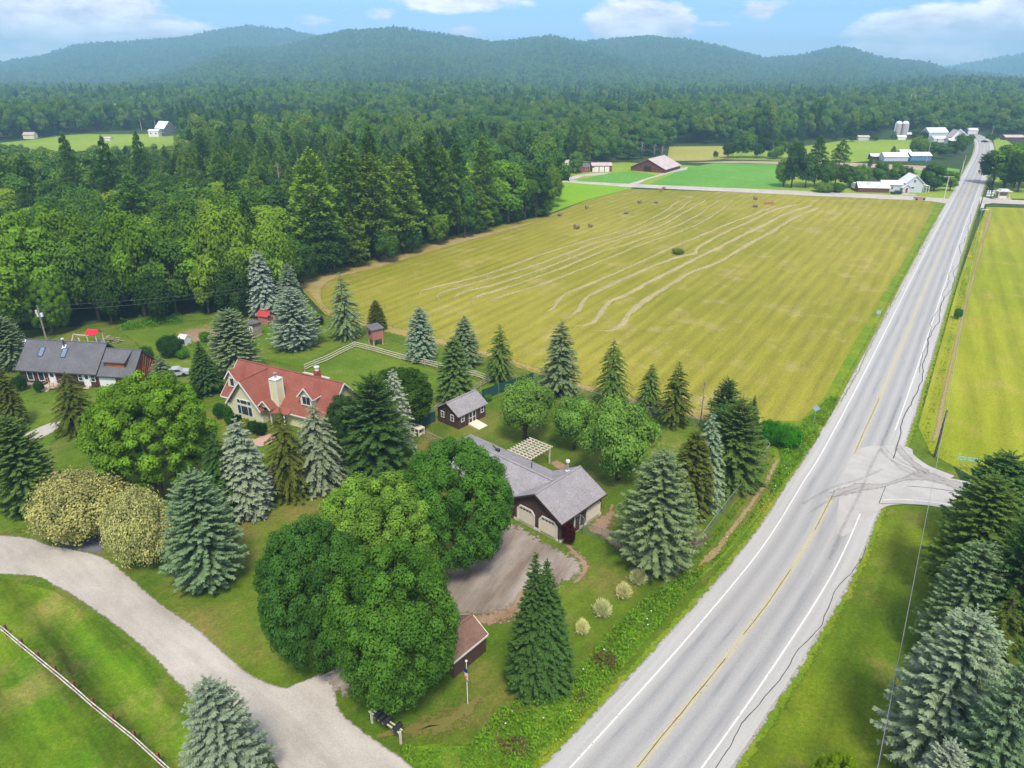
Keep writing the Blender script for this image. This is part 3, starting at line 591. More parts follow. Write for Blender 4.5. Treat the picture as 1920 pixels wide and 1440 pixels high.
for k, l in enumerate(rows):
    rr = random.Random(40 + k); line = crom(pxs(o5(l)), .6); n = len(line); mb = MB(); W = (.24, .28, .30, .32, .28, .42, .58, .64, .66)[k]; ph = 0; w1 = 0
    for i, p in enumerate(line):
        d = (line[min(i + 1, n - 1)] - line[max(i - 1, 0)]).normalized(); nn = Vector((d.y, -d.x, 0)); w1 = w1 * .9 + rr.uniform(-.12, .12)
        w = W * (1 + w1 + rr.uniform(-.25, .25)) * min(1, (i + 1) / 12); c = p + nn * (rr.uniform(-.1, .1) + w1 * .5); h = .38 * (.7 + rr.uniform(-.3, .4)) * min(1, (i + 2) / 12)
        for s_, hh in ((-1, -.02), (-.55, h * .8), (.1, h), (.6, h * .7), (1, -.02)): q = c + nn * w * s_; mb.v.append((q.x, q.y, .03 + hh + rr.uniform(-.04, .04)))
    for i in range(n - 1):
        for j in range(4): mb.f.append((i * 5 + j, i * 5 + j + 1, i * 5 + 6 + j, i * 5 + 5 + j))
    o = mb.build('hay_windrow', M['hay'])
    tag(o, 'raked row of cut hay, %s of the nine counted from the woods side' % ordn[k], 'hay row', 'raked rows of cut hay in the field')
def make_bale(big):
    mb = MB(); rr = random.Random(3); n = 16; Lh = .75; prof = [(-.75, .25), (-.76, .62), (-.70, .74), (-.35, .77), (0, .76), (.35, .77), (.70, .74), (.76, .62), (.75, .25)]
    for x, r in prof:
        for k in range(n):
            a = 2 * math.pi * k / n; q = r * (1 + rr.uniform(-.04, .04)); mb.v.append((x + rr.uniform(-.02, .02), q * math.cos(a), .72 + q * math.sin(a)))
    for i in range(len(prof) - 1):
        for k in range(n): mb.f.append((i * n + k, i * n + (k + 1) % n, (i + 1) * n + (k + 1) % n, (i + 1) * n + k))
    mb.f.append(tuple(range(n))[::-1]); mb.f.append(tuple(range((len(prof) - 1) * n, len(prof) * n)))
    return mb.build('round_bale', M['bale'])
bales = [(1081, 429, 1.25, 'largest pair-like round bale below the woods corner'), (1106.6, 426, 1, 'round bale just right of the largest one by the woods'), (1050, 405, 1, 'round bale nearest the edge of the bright green strip'),
         (1100, 391, .95, 'lone round bale beyond the two lowest bales'), (1174, 401, 1, 'round bale lying at the middle of the field top'), (1199, 381, 1, 'left one of two round bales side by side at the field top'),
         (1230, 381, .95, 'right one of two round bales side by side at the field top'), (1239, 359, 1, 'left of the two bales against the gravel cross road'), (1244.5, 356, .95, 'right of the two bales against the gravel cross road'),
         (1416, 374.5, 1, 'round bale above the dark double bale near the red machine'), (1416, 388.5, 1.25, 'dark round bale left of the red machine')]
b0 = None
for i, (px, py, s, lb) in enumerate(bales):
    o = make_bale(0) if b0 is None else b0.copy()
    if b0 is None: b0 = o
    else: COL.objects.link(o)
    x, y = G(px, py); o.location = (x, y, .02); o.rotation_euler = (0, 0, rngj.uniform(0, 3)); o.scale = (s * .88,) * 3
    tag(o, lb, 'hay bale', 'round bales on the hayfield')

# ---------------------------------------------------------------- buildings
X, Y, Z = Vector((1, 0, 0)), Vector((0, 1, 0)), Vector((0, 0, 1))
def window(par, o, u, n, w, h, cols=1, rows=2, fm='white', fw=.09, name='window', gm='glass'):
    o, u, n = Vector(o), Vector(u), Vector(n); f = MB(); c = lambda a, b, d=.03: o + u * a + Z * b + n * d
    f.beam(c(-w / 2 - fw, -fw / 2), c(w / 2 + fw, -fw / 2), fw, .08, n); f.beam(c(-w / 2 - fw, h + fw / 2), c(w / 2 + fw, h + fw / 2), fw, .08, n)
    for s in (-1, 1): f.beam(c(s * (w / 2 + fw / 2), 0), c(s * (w / 2 + fw / 2), h), fw, .08, n)
    for i in range(1, cols): f.beam(c(-w / 2 + w * i / cols, 0), c(-w / 2 + w * i / cols, h), .05, .06, n)
    for i in range(1, rows): f.beam(c(-w / 2, h * i / rows), c(w / 2, h * i / rows), .05, .056, n)
    fo = f.build(name, M[fm], par); g = MB().beam(c(-w / 2, h / 2, .012), c(w / 2, h / 2, .012), h, .03, n); g.build('pane', M[gm], fo); return fo
def door(par, o, u, n, w=.95, h=2.05, dm='white', fm='white', glass=True, name='door'):
    o, u, n = Vector(o), Vector(u), Vector(n); c = lambda a, b, d=.03: o + u * a + Z * b + n * d
    d = MB().beam(c(-w / 2, h / 2), c(w / 2, h / 2), h, .07, n).build(name, M[dm], par)
    f = MB(); f.beam(c(-w / 2 - .06, h + .05, .05), c(w / 2 + .06, h + .05, .05), .12, .12, n)
    for s in (-1, 1): f.beam(c(s * (w / 2 + .06), 0, .05), c(s * (w / 2 + .06), h - .01, .05), .11, .11, n)
    f.build('frame', M[fm], d)
    if glass: MB().beam(c(-w * .3, h * .72, .07), c(w * .3, h * .72, .07), h * .36, .02, n).build('pane', M['glass'], d)
    MB().ball(c(w * .38, h * .47, .1), .05).build('handle', M['metal'], d); return d
def gable_walls(root, L, W, ev, rd, wm, name='wall', z0=0.0, off=(0, 0)):
    ox, oy = off
    return MB().prism([(ox, oy, z0), (ox, oy + W, z0), (ox, oy + W, ev), (ox, oy + W / 2, rd), (ox, oy, ev)], (L, 0, 0)).build(name, M[wm], root)
def gable_roof(root, L, W, ev, rd, rm, ov=.4, th=.14, name='roof', off=(0, 0), fm=None, ovx=None):
    ox, oy = off; ovx = ov if ovx is None else ovx; s = (rd - ev) / (W / 2); e = ev - s * ov; mb = MB(); t = .06
    for y0, ym in ((oy - ov, oy + W / 2), (oy + W + ov, oy + W / 2)):
        mb.prism([(ox - ovx, y0, e + th), (ox + L + ovx, y0, e + th), (ox + L + ovx, ym, rd + th), (ox - ovx, ym, rd + th)], (0, 0, -th + .01))
    r = mb.build(name, M[rm], root)
    MB().beam((ox - ovx, oy + W / 2, rd + th + .01), (ox + L + ovx, oy + W / 2, rd + th + .01), .26, .05).build('ridge_cap', M[rm], r)
    if fm:
        for x0 in (ox - ovx - .03, ox + L + ovx + .03):
            f = MB()
            for y0 in (oy - ov, oy + W + ov): f.beam((x0, y0, e + th * .4), (x0, oy + W / 2, rd + th * .4), .06, .2, (0, 0, 1))
            f.build('bargeboard', M[fm], r)
        for y0 in (oy - ov - .03, oy + W + ov + .03): MB().beam((ox - ovx, y0, e + .03), (ox + L + ovx, y0, e + .03), .06, .18).build('gutter', M[fm], r)
    return r

# --- brown garage house
gh = empty('garage_house', (5.35, 65.3, 0), R(47.5), 'dark brown ranch house with grey shingle roof and two arched beige garage doors', 'house')
GW, GL = 7.0, 7.5
gable_walls(gh, GL, GW, 2.9, 4.85, 'brown')
MB().box(-.1, 7.6, 7.02, 21.8, 0, 2.7).build('wall', M['brown'], gh)
MB().box(-.06, GL + .06, -.06, GW + .06, 0, .32).build('foundation', M['trim'], gh)
gr = gable_roof(gh, GL, GW, 2.9, 4.85, 'greyroof', .42, fm='darkbrown')
wr = MB(); zr, ze = 4.55, 2.55; th = (0, 0, -.13)
wr.prism([(3.75, 4.1, zr), (3.75, 18.2, zr), (-.55, 22.2, ze), (-.55, 7.3, ze)], th)
wr.prism([(3.75, 18.2, zr), (3.75, 4.1, zr), (8.05, 7.3, ze), (8.05, 22.2, ze)], th)
wr.prism([(3.75, 18.2, zr), (8.05, 22.2, ze), (-.55, 22.2, ze)], th)
wro = wr.build('roof', M['greyroof'], gh)
MB().beam((3.75, 4.3, zr + .02), (3.75, 18.2, zr + .02), .28, .05).beam((3.75, 18.2, zr + .02), (8.0, 22.15, ze + .03), .25, .05).beam((3.75, 18.2, zr + .02), (-.5, 22.15, ze + .03), .25, .05).build('ridge_cap', M['greyroof'], wro)
def garage_door(par, o, u, n, w, h, lights=True):
    o, u, n = Vector(o), Vector(u), Vector(n); P = lambda a, b, d=0: o + u * a + Z * b + n * d; k = .5
    sh = [(-w / 2, 0), (w / 2, 0), (w / 2, h - k), (w / 2 - k * .8, h), (-w / 2 + k * .8, h), (-w / 2, h - k)]
    d = MB().prism([P(a, b, .01) for a, b in sh], n * .05).build('garage_door', M['beige'], par)
    f = MB()
    for i in range(1, 6):
        a, b = sh[i], sh[(i + 1) % 6]
        f.beam(P(a[0], a[1], .07), P(b[0], b[1], .07), .17, .13, n)
    f.build('frame', M['trim'], d)
    for i in range(1, 4): MB().beam(P(-w / 2 + .1, h * i / 4, .063), P(w / 2 - .1, h * i / 4, .063), .03, .012, n).build('panel_joint', M['darkmetal'] if False else M['trim'], d)
    if lights:
        for i in range(4):
            a = (-1.5 + i) * w * .185; MB().beam(P(a - .17, h - .27, .075), P(a + .17, h - .27, .075), .17, .03, n).build('pane', M['glass'], d)
    return d
garage_door(gh, (0, 1.75, .05), -Y, -X, 2.5, 2.25); garage_door(gh, (0, 5.05, .05), -Y, -X, 2.5, 2.25)
garage_door(gh, (5.9, 0, .05), X, -Y, 2.5, 2.25, False)
door(gh, (2.9, 0, .1), X, -Y, .85, 2.0, 'brown', 'white', True)
window(gh, (1.2, 21.8, 1.2), -X, Y, 1.1, 1.0); window(gh, (7.6, 12, 1.1), Y, X, 1.4, 1.0); window(gh, (7.6, 17, 1.1), Y, X, 1.4, 1.0)
window(gh, (-.1, 12, 1.1), -Y, -X, 1.5, 1.0); window(gh, (-.1, 17, 1.1), -Y, -X, 1.5, 1.0)
MB().tube([(-.08, .15, 2.75), (-.10, .15, .2)], .05).build('downspout', M['darkbrown'], gh)
MB().tube([(-.08, 6.9, 2.75), (-.10, 6.9, .2)], .05).build('downspout', M['darkbrown'], gh)
sp = MB().tube([(6.6, 4.4, 4.3), (6.6, 4.4, 5.7)], .14, 10).build('stove_pipe', M['metal'], gh)
MB().tube([(6.6, 4.4, 5.7), (6.6, 4.4, 5.95)], .24, 10).build('cap', M['white'], sp)
MB().tube([(6.6, 4.4, 4.4), (6.6, 4.4, 4.62)], .25, 10).build('flashing', M['white'], sp)
MB().tube([(5.0, 8.6, 3.9), (5.0, 8.6, 4.7)], .06).build('vent_pipe', M['black'], gh)
MB().box(5.2, 5.6, 14.4, 14.9, 3.8, 4.15).beam((5.4, 15, 4.1), (5.4, 15.5, 4.3), .12).build('roof_vent', M['black'], gh)
MB().beam((-.05, 3.1, 3.75), (-.05, 3.8, 3.75), .3, .06, (1, 0, 0)).build('gable_vent', M['darkbrown'], gh)
# --- garden shed with white windows
sb = empty('garden_shed', (-7.75, 92.4, 0), R(49), 'brown garden shed with white framed windows, double doors and a pale ramp', 'shed')
gable_walls(sb, 5.7, 4.3, 2.25, 3.6, 'brown'); gable_roof(sb, 5.7, 4.3, 2.25, 3.6, 'greyroof', .3)
window(sb, (0, 1.25, 1.05), -Y, -X, .5, .85); window(sb, (0, 3.25, 1.05), -Y, -X, .5, .85)
window(sb, (.85, 0, 1.05), X, -Y, .5, .85); window(sb, (5.0, 0, 1.05), X, -Y, .5, .85)
for k, xx in enumerate((2.45, 3.2)):
    d = MB().box(xx - .36, xx + .36, -.06, -.005, .1, 2.0).build('door', M['brown'], sb)
    MB().beam((xx - .33, -.08, .1), (xx - .33, -.08, 2.0), .08, .05).beam((xx + .33, -.08, .1), (xx + .33, -.08, 2.0), .08, .05).beam((xx - .29, -.08, 1.0), (xx + .29, -.08, 1.0), .05, .1).beam((xx - .29, -.08, .15), (xx + .29, -.08, .15), .05, .1).beam((xx - .29, -.08, 1.96), (xx + .29, -.08, 1.96), .05, .1).build('frame', M['white'], d)
    MB().box(xx - .28, xx + .28, -.075, -.062, 1.05, 1.9).build('pane', M['glass'], d)
rp = MB().prism([(1.9, -.1, .0), (1.9, -.1, .32), (1.9, -2.3, .05), (1.9, -2.3, 0)], (1.8, 0, 0)).build('ramp', M['beige'], sb)
# --- small brown shed near the road
ss = empty('small_shed', (-5.0, 46.05, 0), R(49.5), 'small plain brown shed with a worn brown shingle roof beside the flagpole', 'shed')
gable_walls(ss, 4.1, 3.5, 1.95, 3.0, 'brown'); gable_roof(ss, 4.1, 3.5, 1.95, 3.0, 'brownroof', .14, fm='trim')
door(ss, (0, 1.75, .05), -Y, -X, 1.3, 1.7, 'brown', 'brown', False)

# --- cream house, ridge along x from left to right
ch = empty('cream_house', (-43.83, 99.54, 0), R(-26.8), 'cream sided house with a red shingle roof, front gable, dormers and tall chimney', 'house')
ev, rd = 2.7, 6.6; CW, CL = 7.7, 19.6
MBw = gable_walls(ch, CL, CW, ev, rd, 'cream'); cr = gable_roof(ch, CL, CW, ev, rd, 'redroof', .55, fm='white')
# projecting front gable (ridge towards the viewer)
px0, pw, pd = 2.65, 6.1, 1.7; pm = px0 + pw / 2; pr, pe = 6.35, 2.7
MB().prism([(px0, -pd, 0), (px0 + pw, -pd, 0), (px0 + pw, -pd, pe), (pm, -pd, pr), (px0, -pd, pe)], (0, pd + .02, 0)).build('front_gable', M['cream'], ch)
s = (pr - pe) / (pw / 2); o_ = .45; pf = MB(); t_ = .14
pf.prism([(pm, -pd - .5, pr + t_), (pm, 3.6, pr + t_), (px0 - o_, -.1, pe - s * o_ + t_), (px0 - o_, -pd - .5, pe - s * o_ + t_)], (0, 0, -t_ + .01))
pf.prism([(pm, 3.6, pr + t_), (pm, -pd - .5, pr + t_), (px0 + pw + o_, -pd - .5, pe - s * o_ + t_), (px0 + pw + o_, -.1, pe - s * o_ + t_)], (0, 0, -t_ + .01))
pfo = pf.build('roof', M['redroof'], ch)
MB().beam((pm, -pd - .5, pr + t_ + .02), (pm, 3.9, pr + t_ + .02), .26, .05).build('ridge_cap', M['redroof'], pfo)
MB().beam((px0 - o_, -pd - .53, pe - s * o_ + .06), (pm, -pd - .53, pr + .06), .06, .24).beam((px0 + pw + o_, -pd - .53, pe - s * o_ + .06), (pm, -pd - .53, pr + .06), .06, .24).build('bargeboard', M['white'], pfo)
for cx in (px0 + .06, px0 + pw - .06): MB().box(cx - .08, cx + .08, -pd - .03, -pd + .1, 0, pe - .1).build('corner_board', M['white'], ch)
w1 = window(ch, (pm - .1, -pd, .85), X, -Y, 2.8, 1.45, 1, 1, fw=.13)
for a in (-.8, .6): MB().beam((pm + a, -pd - .05, .85), (pm + a, -pd - .05, 2.3), .12, .05).build('mullion', M['white'], w1)
w1 = window(ch, (pm - .1, -pd, 2.62), X, -Y, 2.7, .6, 1, 1, fw=.13)
for a in (-.8, .6): MB().beam((pm + a, -pd - .05, 2.62), (pm + a, -pd - .05, 3.22), .16, .05).build('mullion', M['white'], w1)
window(ch, (1.5, 0, .9), X, -Y, .8, 1.2)
def dormer(par, cx, w, y0, ze, zr, roofm, wallm, ww, wh, cols, depth, trim='white'):
    hw = w / 2
    b = MB().prism([(cx - hw, y0, ze - 1.6), (cx + hw, y0, ze - 1.6), (cx + hw, y0, ze), (cx, y0, zr), (cx - hw, y0, ze)], (0, depth, 0)).build('dormer', M[wallm], par)
    s = (zr - ze) / hw; oo = .3; r = MB()
    for sg in (-1, 1): r.prism([(cx, y0 - .35, zr + .1), (cx, y0 + depth + .8, zr + .1), (cx + sg * (hw + oo), y0 + depth - .6, ze - s * oo + .1), (cx + sg * (hw + oo), y0 - .35, ze - s * oo + .1)], (0, 0, -.1))
    r.build('roof', M[roofm], b); f = MB()
    for sg in (-1, 1): f.beam((cx + sg * (hw + oo), y0 - .38, ze - s * oo + .03), (cx, y0 - .38, zr + .03), .06, .18); f.beam((cx + sg * (hw + oo + .03), y0 - .35, ze - s * oo + .03), (cx + sg * (hw + oo + .03), y0 + depth - .6, ze - s * oo + .03), .05, .12)
    f.build('bargeboard', M[trim], b); window(b, (cx, y0, ze - 1.35), X, -Y, ww, wh, cols, 1, fw=.14); return b
dormer(ch, 1.25, 1.9, .5, 5.2, 6.4, 'redroof', 'cream', .75, 1.2, 1, 3.0)
dormer(ch, 15.8, 2.3, .5, 5.15, 6.4, 'redroof', 'cream', 1.4, 1.2, 2, 3.0)
cb = MB().box(9.95, 11.15, -.35, .95, 2.3, 6.9).build('chimney', M['cream'], ch)
f = MB()
for a, b_ in ((9.95, -.35), (11.15, -.35), (9.95, .95), (11.15, .95)): f.box(a - .07, a + .07, b_ - .07, b_ + .07, 2.4, 6.93)
f.box(9.86, 11.24, -.44, 1.04, 6.93, 7.03).build('trim', M['white'], cb)
MB().tube([(10.55, .3, 7.0), (10.55, .3, 7.7)], .16).tube([(10.55, .3, 7.7), (10.55, .3, 7.85)], .26).build('flue', M['metal'], cb)
# entry gable and porch
MB().prism([(8.6, -1.6, 2.9), (10.6, -1.6, 2.9), (9.6, -1.6, 3.9)], (0, 1.7, 0)).build('entry_gable', M['cream'], ch)
er = MB().prism([(9.6, -1.9, 4.0), (9.6, 1.2, 4.0), (8.3, 1.2, 2.8), (8.3, -1.9, 2.8)], (0, 0, -.1)).prism([(9.6, 1.2, 4.0), (9.6, -1.9, 4.0), (10.9, -1.9, 2.8), (10.9, 1.2, 2.8)], (0, 0, -.1)).build('roof', M['redroof'], ch)
MB().beam((8.3, -1.93, 2.78), (9.6, -1.93, 3.98), .06, .2).beam((10.9, -1.93, 2.78), (9.6, -1.93, 3.98), .06, .2).build('bargeboard', M['white'], er)
MB().prism([(10.6, -2.0, 2.45), (13.4, -1.0, 2.3), (13.4, .4, 3.0), (10.6, .6, 3.2)], (0, 0, -.1)).build('porch_roof', M['redroof'], ch)
for cx in (8.8, 10.5, 13.1): MB().box(cx - .07, cx + .07, -1.6, -1.46, 0, 2.4 if cx > 9 else 2.8).build('post', M['white'], ch)
door(ch, (11.6, 0, .1), X, -Y, .9, 2.0, 'redwood'); window(ch, (17.2, 0, .9), X, -Y, 1.4, 1.2, 2, 1)
window(ch, (CL, 2.6, 3.4), Y, X, .85, 1.15, 1, 2); MB().box(CL, CL + .05, 3.6, 4.1, 5.0, 5.5).build('gable_vent', M['white'], ch)
MB().box(5.6, 10.2, CW + .02, CW + 3.4, 0, 2.5).build('rear_wing', M['cream'], ch)
rw = MB().prism([(5.3, CW - .5, 3.4), (10.5, CW - .5, 3.4), (10.5, CW + 3.8, 2.75), (5.3, CW + 3.8, 2.75)], (0, 0, -.12)).build('rear_roof', M['tinroof'], ch)
MB().beam((10.55, CW - .5, 3.33), (10.55, CW + 3.8, 2.68), .08, .22).beam((5.3, CW + 3.84, 2.68), (10.6, CW + 3.84, 2.68), .08, .22).build('fascia', M['white'], rw)
bc = MB().box(10.8, 11.6, CW + .1, CW + .9, 0, 5.4).build('brick_chimney', M['brick'], ch); MB().tube([(11.2, CW + .5, 5.4), (11.2, CW + .5, 5.9)], .3).tube([(11.2, CW + .5, 5.9), (11.2, CW + .5, 6.05)], .42).build('cap', M['white'], bc)

# --- dark log house
lh = empty('log_house', (-81.7, 109.2, 0), R(-7.6), 'long dark log house with a grey roof, two skylights and a cedar dormer', 'house')
gable_walls(lh, 13.9, 7.6, 2.75, 6.3, 'darkbrown'); gable_roof(lh, 13.9, 7.6, 2.75, 6.3, 'slate', .4, fm='darkmetal', ovx=.3)
for sx_ in (3.2, 7.3):
    y0, y1 = 1.55, 2.75; za = lambda y: 2.75 + y * (3.55 / 3.8) + .14; sk = MB()
    sk.prism([(sx_ - .4, y0, za(y0) + .1), (sx_ + .4, y0, za(y0) + .1), (sx_ + .4, y1, za(y1) + .1), (sx_ - .4, y1, za(y1) + .1)], (0, 0, -.1)); so = sk.build('skylight', M['skylight'], lh)
    fr = MB()
    for a, b_ in (((sx_ - .43, y0), (sx_ - .43, y1)), ((sx_ + .43, y0), (sx_ + .43, y1)), ((sx_ - .4, y0), (sx_ + .4, y0)), ((sx_ - .4, y1), (sx_ + .4, y1))): fr.beam((a[0], a[1], za(a[1]) + .08), (b_[0], b_[1], za(b_[1]) + .08), .07, .12)
    fr.build('frame', M['darkmetal'], so)
pz = 2.75 + 2.95 * .934; fl = MB().prism([(6.55, 2.7, pz - .05), (7.2, 2.7, pz - .05), (7.2, 3.25, pz + .47), (6.55, 3.25, pz + .47)], (0, 0, .04)).build('flashing', M['white'], lh)
pp = MB().tube([(6.9, 3.0, 5.5), (6.9, 3.0, 7.0)], .13).build('stove_pipe', M['darkmetal'], lh); MB().tube([(6.9, 3.0, 7.0), (6.9, 3.0, 7.2)], .22).build('cap', M['white'], pp)
MB().tube([(8.9, 4.2, 6), (8.9, 4.2, 6.9)], .07).build('vent_pipe', M['white'], lh)
window(lh, (1.9, 0, .75), X, -Y, .95, 1.6, 1, 1); window(lh, (3.9, 0, .75), X, -Y, .95, 1.6, 1, 1)
door(lh, (5.9, 0, .35), X, -Y, 1.0, 2.05); window(lh, (11.0, 0, 1.1), X, -Y, .65, 1.1); door(lh, (12.1, 0, .3), X, -Y, .95, 2.1); window(lh, (13.2, 0, 1.1), X, -Y, .65, 1.1)
pc = MB().box(5.0, 7.4, -1.9, -.05, .25, .38).box(5.3, 6.6, -2.3, -1.9, .1, .22).box(5.3, 6.6, -2.7, -2.3, 0, .1).build('porch_deck', M['deck'], lh)
f = MB()
for (a, b_) in ((5.0, -1.9), (5.0, -.15), (7.4, -1.9), (7.4, -.15), (6.65, -1.9)): f.box(a - .05, a + .05, b_ - .05, b_ + .05, .38, 1.3)
f.beam((5.0, -1.9, 1.27), (5.0, -.15, 1.27), .09, .06).beam((7.4, -1.9, 1.27), (7.4, -.15, 1.27), .09, .06).beam((6.65, -1.9, 1.27), (7.4, -1.9, 1.27), .09, .06).beam((5.0, -1.9, .8), (5.0, -.15, .8), .05, .06); f.build('railing', M['deck'], pc)
MB().box(11.7, 12.6, -.9, -.04, 0, .14).box(11.75, 12.55, -.5, -.04, .14, .28).build('step', M['deck'], lh)
MB().box(1.0, 3.9, -1.0, -.04, 0, .25).build('planter', M['wood'], lh)
gable_walls(lh, 6.3, 6.6, 2.45, 5.6, 'weathered', 'wing_wall', off=(14.0, 0)); gable_roof(lh, 6.3, 6.6, 2.45, 5.6, 'slate', .35, fm='darkmetal', off=(14.0, 0), ovx=.25)
MB().box(14.3, 17.2, -.06, -.01, 0, 2.1).build('garage_door', M['white'], lh)
dr = MB().prism([(15.2, .95, 3.2), (15.2, .95, 4.25), (15.2, 3.1, 5.35), (15.2, 3.1, 3.2)], (3.5, 0, 0)).build('shed_dormer', M['cedar'], lh)
MB().prism([(14.9, .6, 4.4), (19.0, .6, 4.4), (19.0, 3.3, 5.75), (14.9, 3.3, 5.75)], (0, 0, -.12)).build('roof', M['slate'], dr)
for k in range(3): MB().box(15.22, 18.68, .91, .948, 3.42 + k * .27, 3.66 + k * .27).build('plank', M['cedar'], dr)
f = MB()
for a in (15.2, 18.7): f.box(a - .07, a + .07, .88, .98, 3.35, 4.25)
f.build('corner_board', M['darkbrown'], dr)
for k in range(12):      # diagonal cedar boards on the gable end
    y0 = .2 + k * .5; zt = 2.45 + min(y0, 6.6 - y0) / 3.3 * 3.0
    y1 = min(y0 + 1.6, 6.4); z1 = 2.45 + min(y1, 6.6 - y1) / 3.3 * 2.95
    MB().beam((20.33, y0, 1.3), (20.33, y1, max(z1 - .1, 1.6)), .05, .30, (1, 0, 0)).build('plank', M['cedar'] if k % 3 else M['weathered'], lh)
window(lh, (20.3, 4.9, .9), Y, X, .8, 1.0)

def small_building(name, label, px, py, ang, L, W, ev, rd, wm, rm, ov=.25, wins=(), fm=None, cat='shed', origin='c', group=None, z0=0):
    x, y = G(px, py, z0); r = empty(name, (x, y, z0), R(ang), label, cat, group); off = (-L / 2, -W / 2)
    gable_walls(r, L, W, ev, rd, wm, off=off); gable_roof(r, L, W, ev, rd, rm, ov, fm=fm, off=off)
    return r
# outhouse style shed, hoop shelter, kennel, stand
x, y = G(458, 629); r = empty('playhouse', (x, y, 0), R(-26), 'small red and tan shed with a white door and flat dark roof', 'shed')
MB().box(0, 2.7, 0, 2.1, .15, 2.5).build('wall', M['barnred'], r); MB().box(2.705, 2.74, 0, 2.1, .15, 2.5).build('side_wall', M['wood'], r)
MB().prism([(-.3, -.35, 2.75), (3.0, -.35, 2.75), (3.0, 2.4, 2.5), (-.3, 2.4, 2.5)], (0, 0, .1)).build('roof', M['slate'], r); MB().box(-.1, 2.8, -.5, 2.1, 0, .15).build('floor', M['deck'], r)
door(r, (2.1, 0, .2), X, -Y, .7, 1.95); window(r, (.9, 0, .9), X, -Y, .6, 1.1, 1, 1, fw=.14)
x, y = G(487, 607); r = empty('bird_house', (x, y, 0), R(-20), 'little shed with a red roof half hidden behind the blue spruce', 'shed')
x, y = G(500, 606); r.location = (x, y, 0); gable_walls(r, 2.4, 2.0, 1.9, 2.6, 'salmon', off=(-1.2, -1)); gable_roof(r, 2.4, 2.0, 1.9, 2.6, 'red', .25, off=(-1.2, -1))
x, y = G(347, 645); r = empty('cold_frame', (x, y, 0), R(-20), 'small white box hut with a dark opening beside the pink garden soil', 'hut')
gable_walls(r, 1.6, 1.5, 1.3, 1.75, 'white', off=(-.8, -.7)); MB().box(-.1, .7, -.74, -.705, .25, 1.2).build('opening', M['glass'], r); gable_roof(r, 1.6, 1.5, 1.3, 1.75, 'whiteroof', .1, off=(-.8, -.7))
x, y = G(428, 636); r = empty('hoop_shelter', (x, y, 0), R(-20), 'white rounded shelter hidden behind the spruce by the garden', 'shelter')
MB().prism([(2.9 * math.cos(t_ * math.pi / 10), 0, 2.5 * math.sin(t_ * math.pi / 10)) for t_ in range(11)], (0, 3, 0)).build('cover', M['white'], r)
x, y = G(705, 645); r = empty('hunting_stand', (x, y, 0), R(38), 'salmon painted box stand on stilts with a grey roof', 'stand')
MB().prism([(-1.1, -1.1, 1.25), (1.1, -1.1, 1.25), (1.1, 1.1, 1.25), (-1.1, 1.1, 1.25)], (0, 0, 1.95)).build('wall', M['salmon'], r)
MB().prism([(-1.35, -1.35, 3.25), (1.35, -1.35, 3.25), (1.35, 1.35, 3.6), (-1.35, 1.35, 3.6)], (0, 0, .1)).build('roof', M['slate'], r)
MB().box(-1.13, -1.105, -.3, .6, 2.1, 2.75).build('window', M['black'], r)
for a, b_ in ((-.95, -.95), (.95, -.95), (-.95, .95), (.95, .95)): MB().box(a - .11, a + .11, b_ - .11, b_ + .11, 0, 1.24).build('leg', M['deck'], r)
MB().beam((-.95, -.95, .3), (-.2, -.95, 1.2), .08).beam((.95, -.95, .3), (.2, -.95, 1.2), .08).beam((-.95, -.9, .3), (-.95, .2, 1.2), .08).build('brace', M['darkmetal'], r)
x, y = G(783, 813); r = empty('dog_kennel', (x, y, 0), R(-40), 'small white box kennel with dark openings at the end of the green fence', 'kennel')
MB().box(-.8, .8, -.45, .55, .1, 1.0).build('body', M['black'], r); f = MB().box(-.9, .9, -.55, .65, 1.0, 1.12)
for a, b_ in ((-.8, -.5), (0, -.5), (.8, -.5), (-.8, .55), (.8, .55)): f.box(a - .07, a + .07, b_ - .07, b_ + .07, 0, 1.0)
f.box(.78, .86, -.5, .6, .1, .45); f.build('frame', M['beige'], r)
r = small_building('tool_shed', 'small log shed with a pale metal roof left of the dark log house', 38, 672, 75, 3.2, 3.0, 2.1, 3.0, 'weathered', 'whiteroof', .3)
x, y = G(26, 680); r = empty('garden_cart', (x, y, 0), R(20), 'small red cart by the log shed', 'cart'); MB().box(-.6, .6, -.4, .4, .35, .8).build('tray', M['red'], r)
for s_ in (-.4, .4): MB().tube([(0, s_ - .05, .25), (0, s_ + .05, .25)], .25, 12).build('wheel', M['tyre'], r)
# swing set with red canopy, slide, wood pile
x, y = G(184, 655); r = empty('playset', (x, y, 0), R(-15), 'wooden swing set with a bright red canopy and blue slide', 'playset')
MB().prism([(-1.2, -1, 3.2), (1.2, -1, 3.2), (1.2, 0, 3.9), (-1.2, 0, 3.9)], (0, 0, .05)).prism([(-1.2, 1, 3.2), (1.2, 1, 3.2), (1.2, 0, 3.9), (-1.2, 0, 3.9)], (0, 0, .05)).build('canopy', M['canopyred'], r)
for a, b_ in ((-1, -.8), (1, -.8), (-1, .8), (1, .8)): MB().box(a - .07, a + .07, b_ - .07, b_ + .07, 0, 3.2).build('post', M['palewood'], r)
MB().box(-1, 1, -.8, .8, 1.5, 1.6).build('platform', M['wood'], r); MB().beam((-1, 0, 2.6), (-5, 0, 2.5), .14).build('beam', M['palewood'], r)
for b_ in (-1, 1): MB().beam((-4.9, 0, 2.5), (-5.3, b_ * 1.2, 0), .12).build('leg', M['palewood'], r)
MB().prism([(1, -.4, 1.6), (1, .4, 1.6), (3.6, .4, .2), (3.6, -.4, .2)], (0, 0, .08)).build('slide', M['blue'], r)
